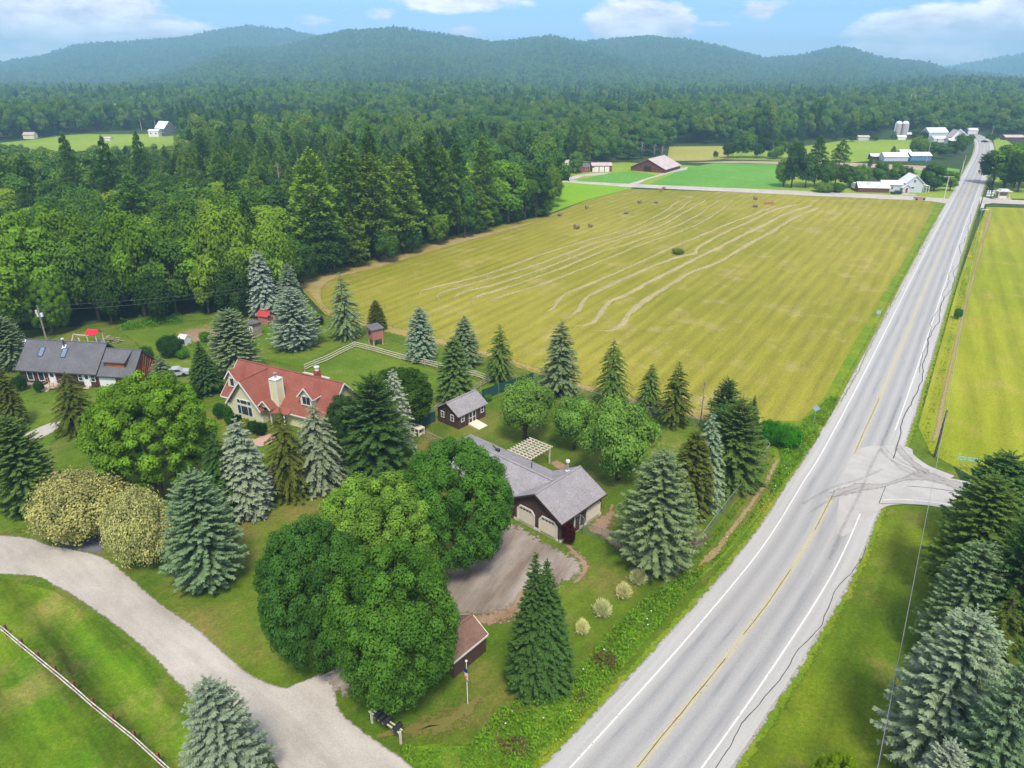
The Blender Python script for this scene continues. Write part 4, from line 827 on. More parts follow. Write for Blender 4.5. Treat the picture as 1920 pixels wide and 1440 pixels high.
x, y = G(212, 641); r = empty('wood_pile', (x, y, 0), R(-20), 'heap of loose branches and firewood by the swing set', 'wood pile'); rr = random.Random(8)
for k in range(26):
    a = rr.uniform(0, 3.14); cx, cy, cz = rr.uniform(-1.8, 1.8), rr.uniform(-.8, .8), rr.uniform(.1, .9); l = rr.uniform(.5, 1.2)
    MB().tube([(cx - l * math.cos(a), cy - l * math.sin(a) * .5, cz), (cx + l * math.cos(a), cy + l * math.sin(a) * .5, max(cz + rr.uniform(-.4, .4), .08))], .08, 5).build('branch', M['wood'], r)
# pergola
x, y = G(1002, 866); r = empty('pergola', (x - .6, y - .9, 0), R(49), 'weathered white lattice pergola behind the grey house roof', 'pergola')
for k in range(9): MB().beam((-2.2 + k * .55, -2.0, 2.55), (-2.2 + k * .55, 2.0, 2.55), .10, .14).build('slat', M['palewood'], r)
for k in range(6): MB().beam((-2.5, -1.7 + k * .68, 2.40), (2.5, -1.7 + k * .68, 2.40), .10, .14).build('rafter', M['palewood'], r)
for a, b_ in ((-2.1, -1.6), (2.1, -1.6), (-2.1, 1.6), (2.1, 1.6)): MB().box(a - .08, a + .08, b_ - .08, b_ + .08, 0, 2.33).build('post', M['palewood'], r)

# ---------------------------------------------------------------- far farms
def fb(name, label, px, py, ang, L, W, ev, rd, wm, rm, cat='barn', wins=0, gwins=0, wmt='glass', ov=.3, door_=None, group=None):
    r = small_building(name, label, px, py, ang, L, W, ev, rd, wm, rm, ov, cat=cat, group=group)
    for k in range(wins): window(r, (-L / 2 + L * (k + .5) / wins, -W / 2, ev * .42), X, -Y, .9, 1.2, 1, 2)
    for k in range(gwins): window(r, (-L / 2, -W / 2 + W * (k + .5) / gwins, ev * .45), -Y, -X, .9, 1.2, 1, 2)
    return r
r = fb('old_barn', 'low weathered red barn with a wide pinkish metal roof beyond the hayfield', 1229, 318, 57, 21, 18.5, 1.9, 6.2, 'rustwood', 'tinroof', ov=.6)
MB().box(-10.6, -10.52, -2, 2, 0, 2.8).build('door', M['black'], r)
for k in range(4): MB().box(-8 + k * 5 - 1.2, -8 + k * 5 + 1.2, -9.33, -9.27, 0, 1.6).build('opening', M['black'], r)
r = fb('red_garage', 'red garage with three white doors and a pale roof', 1126.5, 321, 4, 10.2, 6, 3.1, 4.2, 'barnred', 'tinroof', cat='garage')
for k in range(3): MB().box(-2.9 + k * 2.7 - 1.1, -2.9 + k * 2.7 + 1.2, -3.07, -3.0, 0, 2.6).build('garage_door', M['white'], r)
MB().box(-4.9, -4.1, -3.07, -3.0, 0, 2.0).build('door', M['white'], r)
fb('red_house', 'small red house with a pinkish hipped roof beside the dark round tree', 1059, 322, 30, 7, 6, 2.8, 5.6, 'barnred', 'tinroof', 'house', 2, 1)
fb('red_house_wing', 'red cottage end showing right of the dark round tree', 1092, 322, 10, 6, 5, 2.6, 4.2, 'barnred', 'slate', 'house', 2)
fb('white_shed', 'tiny white shed at the left end of the far cross road', 1020, 327, 20, 4, 3, 2.0, 2.9, 'white', 'whiteroof', 'shed')
for i, px in enumerate((1030.5, 1034)):
    x, y = G(px, 338); MB().box(x - .35, x + .35, y - .35, y + .35, .05, 1.1).build('bin', M['black']); o = COL.objects[-1]
    tag(o, '%s of the two black bins by the far cross road' % ('left' if i == 0 else 'right'), 'bin', 'bins by the far cross road')
# farmhouse complex
x, y = G(1712, 361); r = empty('farmhouse', (x, y, 0), R(-9), 'white gabled farmhouse with a long side wing and porch at the far crossroads', 'house')
MB().prism([(-3.4, 0, 0), (3.4, 0, 0), (3.4, 0, 4.0), (0, 0, 6.9), (-3.4, 0, 4.0)], (0, 9, 0)).build('wall', M['palesiding'], r)
MB().prism([(0, -.4, 7.1), (0, 9.4, 7.1), (3.9, 9.4, 3.75), (3.9, -.4, 3.75)], (0, 0, -.14)).prism([(0, 9.4, 7.1), (0, -.4, 7.1), (-3.9, -.4, 3.75), (-3.9, 9.4, 3.75)], (0, 0, -.14)).build('roof', M['whiteroof'], r)
MB().beam((-3.9, -.43, 3.66), (0, -.43, 7.02), .06, .2).beam((3.9, -.43, 3.66), (0, -.43, 7.02), .06, .2).build('bargeboard', M['white'], r)
window(r, (-.2, 0, 4.1), X, -Y, .8, 1.1); window(r, (-.6, 0, 1.6), X, -Y, 1.1, .7, 1, 1)
MB().box(-12.4, -3.42, 1.2, 6.5, 0, 2.9).build('side_wing', M['palesiding'], r)
MB().prism([(-12.7, .8, 2.8), (-3.4, .8, 2.8), (-3.4, 3.9, 4.3), (-12.7, 3.9, 4.3)], (0, 0, .1)).prism([(-3.4, 6.9, 2.8), (-12.7, 6.9, 2.8), (-12.7, 3.9, 4.3), (-3.4, 3.9, 4.3)], (0, 0, .1)).build('roof', M['whiteroof'], r)
window(r, (-8.3, 1.2, 1.1), X, -Y, .7, 1.0)
MB().prism([(-4.6, -1.2, 0), (-1.8, -1.2, 0), (-1.8, -1.2, 2.0), (-3.2, -1.2, 3.1), (-4.6, -1.2, 2.0)], (0, 1.6, 0)).build('entry_porch', M['palesiding'], r); MB().prism([(-5, -1.5, 1.85), (-3.2, -1.5, 3.3), (-3.2, 1.2, 3.3), (-5, 1.2, 1.85)], (0, 0, .1)).prism([(-1.4, -1.5, 1.85), (-3.2, -1.5, 3.3), (-3.2, 1.2, 3.3), (-1.4, 1.2, 1.85)], (0, 0, .1)).build('roof', M['whiteroof'], r)
door(r, (-3.2, -1.2, .1), X, -Y, .9, 1.9, 'red'); po = MB().prism([(3.4, .4, 3.0), (6.4, .4, 2.6), (6.4, 5, 2.6), (3.4, 5, 3.0)], (0, 0, .1)).build('porch_roof', M['whiteroof'], r)
for a, b_ in ((4.0, .6), (5.2, .6), (6.2, .6), (6.2, 4.8)): MB().box(a - .08, a + .08, b_ - .08, b_ + .08, 0, 2.6).build('post', M['white'], po)
MB().box(1.2, 1.8, 5, 5.6, 5, 7.6).build('chimney', M['brick'], r)
r = fb('machine_shed', 'long rusty walled shed with a patchy white roof beside the white farmhouse', 1633, 359, -7, 12.5, 6, 2.0, 3.9, 'rustwood', 'whiteroof', 'shed')
t = NT('patchy_roof', .8, .2); t.color(t.mix(t.ramp(t.noise(.8, 4, .7), [(.5, 0.), (.62, 1.)]), (.70, .70, .70, 1), (.33, .30, .28, 1)))
for c_ in CHILD[r.name]:
    if c_.name.startswith('roof'): c_.data.materials[0] = t.m
x, y = G(1603, 356); r = empty('box_truck', (x, y, 0), R(80), 'white box truck parked at the end of the rusty shed', 'truck')
MB().box(-2.4, 1.2, -1.1, 1.1, .9, 3.1).build('box', M['white'], r); MB().prism([(1.3, -1, .7), (3.0, -1, .7), (3.0, -1, 1.6), (2.4, -1, 2.6), (1.3, -1, 2.6)], (0, 2, 0)).build('cab', M['white'], r); MB().prism([(2.5, -.8, 1.7), (2.98, -.8, 1.7), (2.55, -.8, 2.4)], (0, 1.6, 0)).build('windscreen', M['glass'], r)
for a in (-1.6, 2.2):
    for s_ in (-1, 1): MB().tube([(a, s_ * .9 - .12, .45), (a, s_ * .9 + .12, .45)], .45, 12).build('wheel', M['tyre'], r)
def car(px, py, ang, paint_, label, name='car', pickup=False, group=None):
    x, y = G(px, py); r = empty(name, (x, y, .05), R(ang), label, 'pickup' if pickup else 'car', group)
    side_ = [(-2.2, .35), (2.2, .35), (2.25, .8), (1.3, .95), (.7, 1.45), (-.9 if not pickup else -.3, 1.45), (-1.5 if not pickup else -.5, .98), (-2.25, .92)]
    MB().prism([(a, -.88, b) for a, b in side_], (0, 1.76, 0)).build('body', M[paint_], r)
    MB().prism([(1.2, -.9, .97), (.68, -.9, 1.38), (-.8, -.9, 1.38), (-1.2, -.9, .98)] if not pickup else [(1.2, -.9, .97), (.68, -.9, 1.38), (-.25, -.9, 1.38), (-.3, -.9, .98)], (0, 1.8, 0)).build('window', M['glass'], r)
    for a in (-1.4, 1.4):
        for s_ in (-1, 1): MB().tube([(a, s_ * .82 - .1, .33), (a, s_ * .82 + .1, .33)], .33, 12).build('wheel', M['tyre'], r)
    for s_ in (-.6, .6): MB().box(2.2, 2.27, s_ - .15, s_ + .15, .6, .75).build('headlight', M['white'], r)
    return r
car(1680, 364, 0, 'cardark', 'dark pickup parked in front of the white farmhouse', 'pickup_truck', True)
car(1845.5, 267, 100, 'cardark', 'small dark car far up the highway below the woods')
car(329, 705, 20, 'carsilver', 'silver car half hidden beside the grey spruce by the log house')
x, y = G(1441, 383); r = empty('hay_rake', (x, y, 0), R(5), 'red hay machine standing in the hayfield', 'farm machine')
MB().box(-2, 2, -.3, .3, .5, .8).build('frame', M['red'], r)
for k in range(4): MB().tube([(-1.6 + k * 1.05, -.35, .5), (-1.6 + k * 1.05, -.28, .5)], .5, 10).build('wheel', M['salmon'], r)
x, y = G(1723.5, 375); r = empty('flat_wagon', (x, y, 0), R(-5), 'small rusty wagon at the field corner by the crossroads', 'wagon'); MB().box(-2, 2, -.8, .8, .6, 1.1).build('bed', M['salmon'], r)
for a in (-1.4, 1.4): MB().tube([(a, -.9, .4), (a, -.8, .4)], .4, 10).build('wheel', M['tyre'], r)
# long white sheds and blue house
fb('long_shed', 'long low white roofed shed below the silos pasture', 1674, 301, -1, 13.5, 7, 2.4, 4.4, 'palesiding', 'whiteroof')
fb('white_hut', 'small white roofed hut left of the long white shed', 1638, 299, -3, 5, 4.5, 2.0, 3.2, 'darkbrown', 'whiteroof', 'shed')
fb('shed_wing', 'white roofed end of the long shed nearest the blue house', 1693, 297, -1, 6, 8, 3.0, 4.8, 'palesiding', 'whiteroof')
r = fb('blue_house', 'low blue house with a white metal roof by the far highway', 1720, 300, 3, 12, 6.5, 2.7, 4.3, 'bluepaint', 'whiteroof', 'house', 3)
fb('grain_shed', 'small dark shed with a white roof beside the silos', 1705, 258, 0, 7, 5, 2.6, 3.6, 'darkbrown', 'whiteroof', 'shed')
for i, (px, lb) in enumerate(((1680, 'left grey silo with a white dome'), (1692.5, 'right grey silo with a white dome'))):
    x, y = G(px, 259); r = empty('silo', (x, y, 0), 0, lb + ' beside the far pasture', 'silo', 'pair of silos'); h = 10.3
    MB().tube([(0, 0, 0), (0, 0, h)], 2.3, 20).build('wall', M['concrete'], r); MB().dome((0, 0, h + .01), 2.4, 2.0).build('dome', M['whiteroof'], r)
    MB().tube([(-2.45 if i == 0 else 2.45, -.3, 0), (-2.45 if i == 0 else 2.45, -.3, h)], .3, 8).build('chute', M['whiteroof'], r)
    for k in range(5): MB().tube([(0, 0, 1 + k * 2), (0, 0, 1.15 + k * 2)], 2.35, 20).build('hoop', M['metal'], r)
for (nm, lb, px, py, ang, L_, W_, e_, r_, wm, rm, ct, wn_) in [
    ('dairy_barn', 'broad white barn with a white roof left of the farm cluster', 1750, 259, 5, 15, 10, 4.5, 7.5, 'palesiding', 'whiteroof', 'barn', 0),
    ('farm_wing', 'low white farm wing in front of the far farmhouse', 1765, 266, 5, 16, 6, 2.6, 4.0, 'white', 'whiteroof', 'barn', 3),
    ('far_farmhouse', 'steep gabled white farmhouse of the far farm cluster', 1787, 268, 80, 10, 7, 4.2, 8.8, 'white', 'tinroof', 'house', 2),
    ('low_white_shed', 'low white shed to the right of the far farmhouse', 1793, 270, 5, 14, 6, 2.4, 3.6, 'white', 'whiteroof', 'shed', 0),
    ('quonset_barn', 'white round shouldered barn behind the far farmhouse', 1797, 260, 60, 8, 8, 3.6, 6.5, 'white', 'whiteroof', 'barn', 0),
    ('milk_house', 'tiny white building by the far end of the highway', 1820, 251, 0, 8, 5, 3, 4.4, 'white', 'whiteroof', 'shed', 0),
    ('pink_roof_shed', 'low shed with a pinkish white roof right of the far highway', 1897, 262, 0, 14, 6, 2.0, 3.4, 'rustwood', 'tinroof', 'shed', 0),
    ('white_trailer', 'small white trailer in the grass left of the silos', 1617, 263, 0, 8, 4, 2.4, 3.4, 'palesiding', 'tinroof', 'trailer', 0),
    ('white_hut', 'small white dome roofed hut at the foot of the silos', 1688, 262, 0, 6, 4, 2.0, 3.2, 'white', 'whiteroof', 'shed', 0)]:
    fb(nm, lb, px, py, ang, L_, W_, e_, r_, wm, rm, ct, wn_)
def on_hill(px, py):      # where the sight line through a pixel meets the terrain
    d = pix_dir(px, py); t = 300
    while t < 6000:
        x, y, z = d.x * t, d.y * t, CAMZ + d.z * t
        if z <= float(terrain_h(x, y)): return x, y, z
        t += 3
    return d.x * 1500, d.y * 1500, float(terrain_h(d.x * 1500, d.y * 1500))
for (nm, lb, px, py, ang, L_, W_, e_, r_, wm, rm) in [('hill_house', 'white roofed house in a clearing above the silos', 1683, 219, 10, 16, 9, 6, 10, 'white', 'whiteroof'), ('hill_barn', 'white roofed barn right of the clearing above the silos', 1700, 221, 25, 16, 9, 5, 8.5, 'palesiding', 'whiteroof'),
                                                ('ridge_house', 'long white roof alone on the far right wooded slope', 1738, 160, 0, 40, 18, 12, 20, 'white', 'whiteroof'), ('wood_house', 'pale roof showing through the woods above the meadow', 215, 222, 0, 8, 6, 11.5, 14.5, 'white', 'tinroof')]:
    x, y, z = on_hill(px, py); r = empty(nm, (x, y, z - .5), R(ang), lb, 'house'); gable_walls(r, L_, W_, e_, r_, wm, off=(-L_ / 2, -W_ / 2)); gable_roof(r, L_, W_, e_, r_, rm, .5, off=(-L_ / 2, -W_ / 2))
r = fb('grey_barn', 'tall grey barn with a white roof on the left hill meadow', 312, 254, -32, 12, 10, 5.6, 10.5, 'palesiding', 'whiteroof'); 
for c_ in CHILD[r.name]:
    if c_.name.startswith('wall'): c_.data.materials[0] = siding('grey_barn_board', (.13, .13, .15), True, .4, .2)
MB().box(-5, 3, -6.6, -5.05, 0, .1).build('apron', M['concrete'], r); MB().prism([(-5, -5.02, 2.6), (4, -5.02, 2.6), (4, -7.5, 2.0), (-5, -7.5, 2.0)], (0, 0, .12)).build('lean_to_roof', M['whiteroof'], r)
r = fb('camper', 'boxy white camper left of the grey hill barn', 292, 256, -5, 8, 5, 4.2, 5.2, 'white', 'whiteroof', 'camper', 2)
fb('pink_house', 'tall pale pink house among trees at the left edge', 8, 256, 10, 9, 8, 8, 12, 'tinroof', 'tinroof', 'house', 2)
fb('orange_roof_shed', 'small shed with an orange roof at the left of the meadow', 58, 260, 0, 8, 5, 3, 4.6, 'cream', 'tinroof', 'shed')
fb('low_farm_shed', 'low white shed lying in the middle of the hill meadow', 202, 263, 0, 6, 4, 1.6, 2.4, 'white', 'tinroof', 'shed')
# roadside stand and statues right of the crossroads
x, y = G(1878, 373); r = empty('farm_stand', (x, y, 0), R(-8), 'open wooden farm stand with a two tier pale roof', 'stand')
MB().box(-3, 3, -1.6, 1.6, 0, .35).build('platform', M['concrete'], r); MB().box(-2.1, 2.1, .6, .8, .35, 2.6).build('back_wall', M['wood'], r)
for a in (-2, 2):
    for b_ in (-1.2, 1.2): MB().box(a - .15, a + .15, b_ - .15, b_ + .15, .35, 3.0).build('post', M['palewood'], r)
MB().box(-2.7, 2.7, -1.8, 1.8, 3.0, 3.25).build('roof', M['palewood'], r); MB().box(-1.5, 1.5, -1, 1, 3.26, 3.9).build('roof_lantern', M['whiteroof'], r); MB().box(-1.6, 1.2, -1.0, .2, .36, 1.3).build('counter', M['beige'], r)
for i, (px, lb) in enumerate(((1850.5, 'leftmost'), (1854.5, 'second from left'), (1860.5, 'third from left'), (1869.5, 'tallest rightmost'))):
    x, y = G(px, 367.5); o = MB().tube([(x, y, 0), (x, y, .5), (x, y, 1.3), (x, y, 1.5)], [.5, .35, .5, .3], 8).ball((x, y, 1.9 + .5 * (i == 3)), .36 + .1 * (i == 3)).build('yard_figure', M['whiteroof'])
    tag(o, lb + ' of the pale figures beside the farm stand', 'yard figure', 'pale figures by the farm stand')
x, y = G(1840, 395); r = empty('notice_board', (x, y, 0), R(-10), 'pale notice board and bench by the right field corner', 'board'); MB().box(-.6, .6, -.05, .05, 1.0, 2.4).build('board', M['white'], r)
for a in (-.5, .5): MB().box(a - .05, a + .05, -.14, -.06, 0, 2.4).build('post', M['palewood'], r)
MB().box(-.2, 2.2, -.7, -.2, .4, .5).box(0, .1, -.6, -.3, 0, .4).box(1.9, 2.0, -.6, -.3, 0, .4).build('bench', M['whiteroof'], r)
x, y = G(1868, 331); r = empty('farm_gate', (x, y, 0), R(-5), 'pale horizontal bar gate by the dark trees right of the highway', 'gate'); MB().beam((-3, 0, 1.4), (3.5, 0, 1.3), .2).build('rail', M['palewood'], r)
for a in (-3, 3.5): MB().box(a - .12, a + .12, -.12, .12, 0, 1.9).build('post', M['palewood'], r)

# ---------------------------------------------------------------- poles, wires, signs
def pole(name, base, h, label, mat='polewood', arm=None, rad=.16, lean=(0, 0), group=None, extras=None, z0=0):
    x, y = base; r = empty(name, (x, y, z0), 0, label, 'pole', group)
    MB().tube([(0, 0, -.5), (lean[0] * .5, lean[1] * .5, h * .5), (lean[0], lean[1], h)], [rad, rad * .85, rad * .65], 8).build('shaft', M[mat], r)
    if arm:
        w, zz, a = arm; a = R(a); MB().beam((lean[0] - w * math.cos(a), lean[1] - w * math.sin(a), zz), (lean[0] + w * math.cos(a), lean[1] + w * math.sin(a), zz), .14, .16).build('crossarm', M[mat], r)
        for q in (-.9, 0, .9): MB().tube([(lean[0] + w * q * math.cos(a), lean[1] + w * q * math.sin(a), zz + .08), (lean[0] + w * q * math.cos(a), lean[1] + w * q * math.sin(a), zz + .3)], .06, 6).build('insulator', M['metal'], r)
    return r
r = pole('utility_pole', G(88, 640), 7.2, 'wooden utility pole with white transformers behind the dark log house', 'polewood', None, .17)
for s_, z_, rr_ in ((-.45, 5.9, .2), (-.38, 5.3, .16), (.42, 5.35, .26)): MB().tube([(s_, 0, z_ - .35), (s_, 0, z_ + .35)], rr_, 10).build('transformer', M['whiteroof'], r)
r = pole('utility_pole', G(1769, 376), 9.4, 'pale utility pole with one wide crossarm at the far crossroads', 'palewood', (1.9, 9.2, -5), .2)
r = pole('utility_pole', G(1835, 397), 9.8, 'dark leaning utility pole beside the notice board', 'poledark', None, .18, (.5, .3)); MB().beam((-.9, -.2, 6.9), (.3, .1, 7.2), .1).build('bracket', M['poledark'], r)
p_l = pole('utility_pole', G(1752, 857), 7.0, 'dark tarred pole standing on the corner of the side road', 'poledark', None, .17)
pole('utility_pole', G(1279, 470), 10.8, 'faint grey pole standing alone in the hayfield', 'polewood', None, .09)
for (px, py, h, lb, arm) in [(1799, 337, 8.5, 'thin pale pole left of the far highway below the bend', None), (1804, 322, 8, 'second thin pole left of the far highway', None), (1820, 303, 10.5, 'tall thin pole nearest the highway crest on the left', (1.2, 9.6, 10)), (1828, 262, 9, 'far pole at the crest of the highway', (1.2, 8.2, 10)),
                          (1737, 303, 11, 'pale pole among the trees before the far farm', None), (1791, 357, 5.5, 'short dark pole by the trees right of the farmhouse', None), (1857, 262, 10, 'bent pale pole right of the far highway end', None)]:
    pole('utility_pole', G(px, py), h, lb, 'palewood', arm, .13, group='poles along the far highway')
for (px, py, lb) in [(1701, 190, 'left thin pale mast above the hillside clearing'), (1708, 192, 'right thin pale mast above the hillside clearing')]:
    x, y, z = on_hill(px, py + 28); pole('mast', (x, y), 22, lb, 'whiteroof', None, .35, z0=z)
for (px, py, lb) in [(266, 243, 'left pale pole at the top of the hill meadow'), (293, 243, 'pale pole nearest the grey hill barn')]:
    pole('meadow_pole', G(px, py + 2), 9, lb, 'palewood', None, .2)
def wire(pts, r_, label, mat='metal', sag=0):
    P = [Vector(p) for p in pts]; out = []
    r_ = r_ * .62
    for a, b in zip(P[:-1], P[1:]):
        for k in range(12): t_ = k / 12; q = a.lerp(b, t_); q.z -= sag * 4 * t_ * (1 - t_); out.append(q)
    out.append(P[-1]); o = MB().tube(out, r_, 5).build('overhead_wire', M[mat]); return tag(o, label, 'wire')
w3 = lambda px, py, z: (*G(px, py, z), z)
x, y = G(88, 640); tp = Vector((x, y, 7.1))
wire([w3(-200, 590, 7.6), tp, w3(455, 541, 7.5)], .035, 'upper overhead wire crossing in front of the dark woods', 'darkmetal', .5)
wire([w3(-200, 640, 6.5), tp - Vector((0, 0, .9)), w3(455, 547, 6.6)], .035, 'lower overhead wire crossing in front of the dark woods', 'darkmetal', .6)
x, y = G(1752, 857); tp = Vector((x, y, 6.9)); x, y = G(1835, 397); tq = Vector((x + .5, y + .3, 9.6))
e1 = Vector(w3(1640, 1470, 6.6)); e1 = tp + (e1 - tp) * 1.15
wire([tq, tp], .03, 'thin wire from the dark far pole to the near corner pole', 'metal', 1.2)
for k, dz in ((0, 0), (1, -.45)): wire([tp + Vector((0, 0, dz)), e1 + Vector((.12 * k, 0, dz))], .035, ('left' if k == 0 else 'right') + ' strand of the twin wire hanging over the lower right lawn', 'metal' if k == 0 else 'darkmetal', .25)
x, y = G(1865, 370); wire([Vector((G(1835, 397)[0] + .5, G(1835, 397)[1] + .3, 9.4)), (x, y, .1)], .06, 'pale guy wire of the dark pole by the farm stand', 'palewood')
def sign_post(px, py, h, ang, label, shape, back='signback', front=None):
    x, y = G(px, py); r = empty('road_sign', (x, y, 0), R(ang), label, 'sign'); MB().box(-.04, .04, .03, .09, 0, h).build('post', M['metal'], r)
    s_ = MB().prism([(a, 0, h - b) for a, b in shape], (0, .025, 0)).build('plate', M[back], r); return r
sq = lambda s_: [(0, -s_), (s_, 0), (0, s_), (-s_, 0)]
r = sign_post(1812, 503, 3.3, -30, 'yellow diamond crossroads warning sign with a black cross', sq(.62), 'yellow')
MB().beam((0, -.012, 3.0), (0, -.012, 3.6), .11, .02).beam((-.26, -.012, 3.3), (-.07, -.012, 3.3), .10, .018, Z).beam((.07, -.012, 3.3), (.26, -.012, 3.3), .10, .018, Z).build('symbol', M['black'], r)
bd = MB()
for i in range(4):
    a = sq(.56)[i]; b_ = sq(.56)[(i + 1) % 4]; bd.beam((a[0], -.01, 3.3 - a[1]), (b_[0], -.01, 3.3 - b_[1]), .035, .014, (0, 1, 0))
bd.build('border', M['black'], r)
sign_post(1643, 608, 2.6, -30, 'grey back of a small sign on the left verge midway up the highway', [(-.4, -.35), (.4, -.35), (.4, .4), (-.4, .4)])
sign_post(1524, 800, 3.0, -30, 'grey back of a diamond sign standing in the weeds by the field corner', sq(.55))
x, y = G(1793, 953); r = empty('street_sign', (x, y, 0), 0, 'street sign post with crossed name blades at the side road corner', 'sign'); MB().tube([(0, 0, 0), (0, 0, 2.0)], .04, 6).build('post', M['metal'], r)
MB().beam((-.15, -.35, 2.3), (.25, .5, 2.3), .03, .22).build('blade', M['signgreen'], r); MB().beam((-.45, .12, 2.07), (.45, -.12, 2.07), .03, .2).build('blade', M['signgreen'], r)
x, y = G(1795, 884); r = empty('street_name_sign', (x, y, 0), R(-17), 'long green road sign with white lettering on two thin posts', 'sign')
for a in (.35, 1.5): MB().box(a - .03, a + .03, 0, .05, 0, 1.95).build('post', M['metal'], r)
pl = MB().prism([(-.35, -.03, 1.85), (2.1, -.03, 1.85), (2.1, -.03, 2.25), (-.35, -.03, 2.25)], (0, .025, 0)).build('plate', M['signgreen'], r)
f = MB().beam((-.33, -.045, 1.87), (2.08, -.045, 1.87), .03, .02, Y).beam((-.33, -.045, 2.23), (2.08, -.045, 2.23), .03, .02, Y).beam((-.33, -.045, 1.87), (-.33, -.045, 2.23), .03, .02, Y).beam((2.08, -.045, 1.87), (2.08, -.045, 2.23), .03, .02, Y); f.build('border', M['white'], pl)
rr = random.Random(2); f = MB(); a = -.24; word = 0
for w_ in (6, 4, 1, 2):          # the lettering is too small to read: white strokes of its words
    for _ in range(w_):
        f.beam((a, -.045, 1.96), (a, -.045, 2.15), .035, .02, Y); f.beam((a, -.045, 1.96 + .095 * rr.randint(0, 2)), (a + .075, -.045, 1.96 + .095 * rr.randint(0, 2)), .03, .02, Y); a += .145
    a += .11
f.build('lettering', M['white'], pl)
# flagpole
x, y = G(877, 1320); r = empty('flagpole', (x, y, 0), 0, 'white flagpole with a limp stars and stripes flag by the small brown shed', 'flagpole')
MB().tube([(0, 0, 0), (0, 0, 4.6)], [.045, .03], 8).build('pole', M['white'], r); MB().ball((0, 0, 4.68), .11).build('finial', M['beige'], r)
fl = {'r': MB(), 'w': MB(), 'b': MB()}
nu, nv = 26, 26
def fp(u, v):                 # u along fly 0..1, v down hoist 0..1 : cloth hanging limp
    a = u * 13; w_ = .15 * (1 - .25 * u); return (-.06 - w_ * math.cos(a) * .9 + .10 * u, -.08 - .14 * math.sin(a * .9) * (.4 + .6 * v) - .03, 4.1 - v * .78 - u * .85 + .05 * math.sin(a))
for i in range(nu):
    for j in range(nv):
        k = 'b' if (i < nu * .4 and j < nv * 7 / 13) else ('r' if int(j / nv * 13) % 2 == 0 else 'w')
        fl[k].poly([fp(i / nu, j / nv), fp((i + 1) / nu, j / nv), fp((i + 1) / nu, (j + 1) / nv), fp(i / nu, (j + 1) / nv)])
fo = fl['w'].build('flag', M['white'], r); fl['r'].build('red_stripe', M['flagred'], fo); fl['b'].build('canton', M['flagblue'], fo)
# mailboxes
xa, ya = G(752, 1395); xb, yb = G(698, 1356); v_ = Vector((xb - xa, yb - ya, 0)); Lm = v_.length; r = empty('mailbox_stand', (xa, ya, 0), math.atan2(v_.y, v_.x), 'pale wooden rail on posts carrying a row of mailboxes by the gravel road', 'mailbox stand')
for a in (.0, Lm): MB().box(a - .07, a + .07, -.07, .07, 0, 1.35).build('post', M['palewood'], r)
MB().box(-.1, Lm + .1, -.20, -.10, 1.35, 1.45).build('rail', M['palewood'], r); MB().box(-.1, Lm + .1, .10, .20, 1.35, 1.45).build('rail', M['palewood'], r); MB().beam((0, 0, .9), (.5, 0, 1.34), .07).build('brace', M['palewood'], r)
for k, (a, lb) in enumerate(((.28, 'black mailbox standing apart at the near end of the rail'), (1.38, 'black mailbox nearest the gap in the row of three'), (1.85, 'middle black mailbox of the row of three'), (2.32, 'black mailbox of the three nearest the maple'))):
    m_ = empty('mailbox', (xa + v_.x / Lm * a, ya + v_.y / Lm * a, 1.46), math.atan2(v_.y, v_.x) + math.pi / 2, lb, 'mailbox', 'mailboxes on the rail')
    MB().prism([(-.42, -.18, 0), (-.42, .18, 0)] + [(-.42, .18 * math.cos(t_ * math.pi / 8), .24 + .16 * math.sin(t_ * math.pi / 8)) for t_ in range(9)] + [], (.84, 0, 0)).build('body', M['black'], m_)
    MB().box(.43, .45, -.15, .15, .03, .30).build('door', M['darkmetal'], m_); MB().box(.46, .49, -.03, .03, .2, .27).build('handle', M['metal'], m_)
# ---------------------------------------------------------------- fences
def fence(name, label, pts, h, rails, pmat, rmat, pr=.07, rw=.12, rt=.05, panel=None, top=None, every=None, square=True, cat='fence'):
    P = [Vector((p[0], p[1], 0)) for p in pts]; Q = [P[0]]
    if every:
        for a, b in zip(P[:-1], P[1:]):
            k = max(1, round((b - a).length / every))
            for i in range(1, k + 1): Q.append(a.lerp(b, i / k))
    else: Q = P
    r = empty(name, Q[0], 0, label, cat); O = Q[0]; me = None
    for q in Q:
        q = q - O; mb = MB()
        if square: mb.box(-pr, pr, -pr, pr, 0, h)
        else: mb.tube([(0, 0, 0), (0, 0, h)], pr, 8)
        if me is None: o = mb.build('post', M[pmat], r); me = o.data
        else: o = bpy.data.objects.new('post', me); COL.objects.link(o); adopt(o, r)
        o.location = q
    for a, b in zip(Q[:-1], Q[1:]):
        a, b = a - O, b - O; d = (b - a).normalized(); nn = Vector((d.y, -d.x, 0)) * (pr + rt / 2)
        for z_ in rails: MB().beam(a + nn - d * .08 + Z * (z_ + rngj.uniform(-.03, .03)), b + nn + d * .08 + Z * (z_ + rngj.uniform(-.03, .03)), rt, rw).build('rail', M[rmat], r)
        if top: MB().tube([a + Z * top, b + Z * top], .035, 6).build('top_rail', M['metal'], r)
        if panel:
            ln = (b - a).length; o = MB().poly([(0, 0, .05), (ln, 0, .05), (ln, 0, h - .06), (0, 0, h - .06)]).build('mesh_panel', M[panel], r) if panel == 'chain' else MB().box(.06, ln - .06, -.012, .012, .05, h - .05).build('screen_panel', M[panel], r)
            o.location = a + (Vector((d.y, -d.x, 0)) * .05); o.rotation_euler = (0, 0, math.atan2(d.y, d.x))
    return r
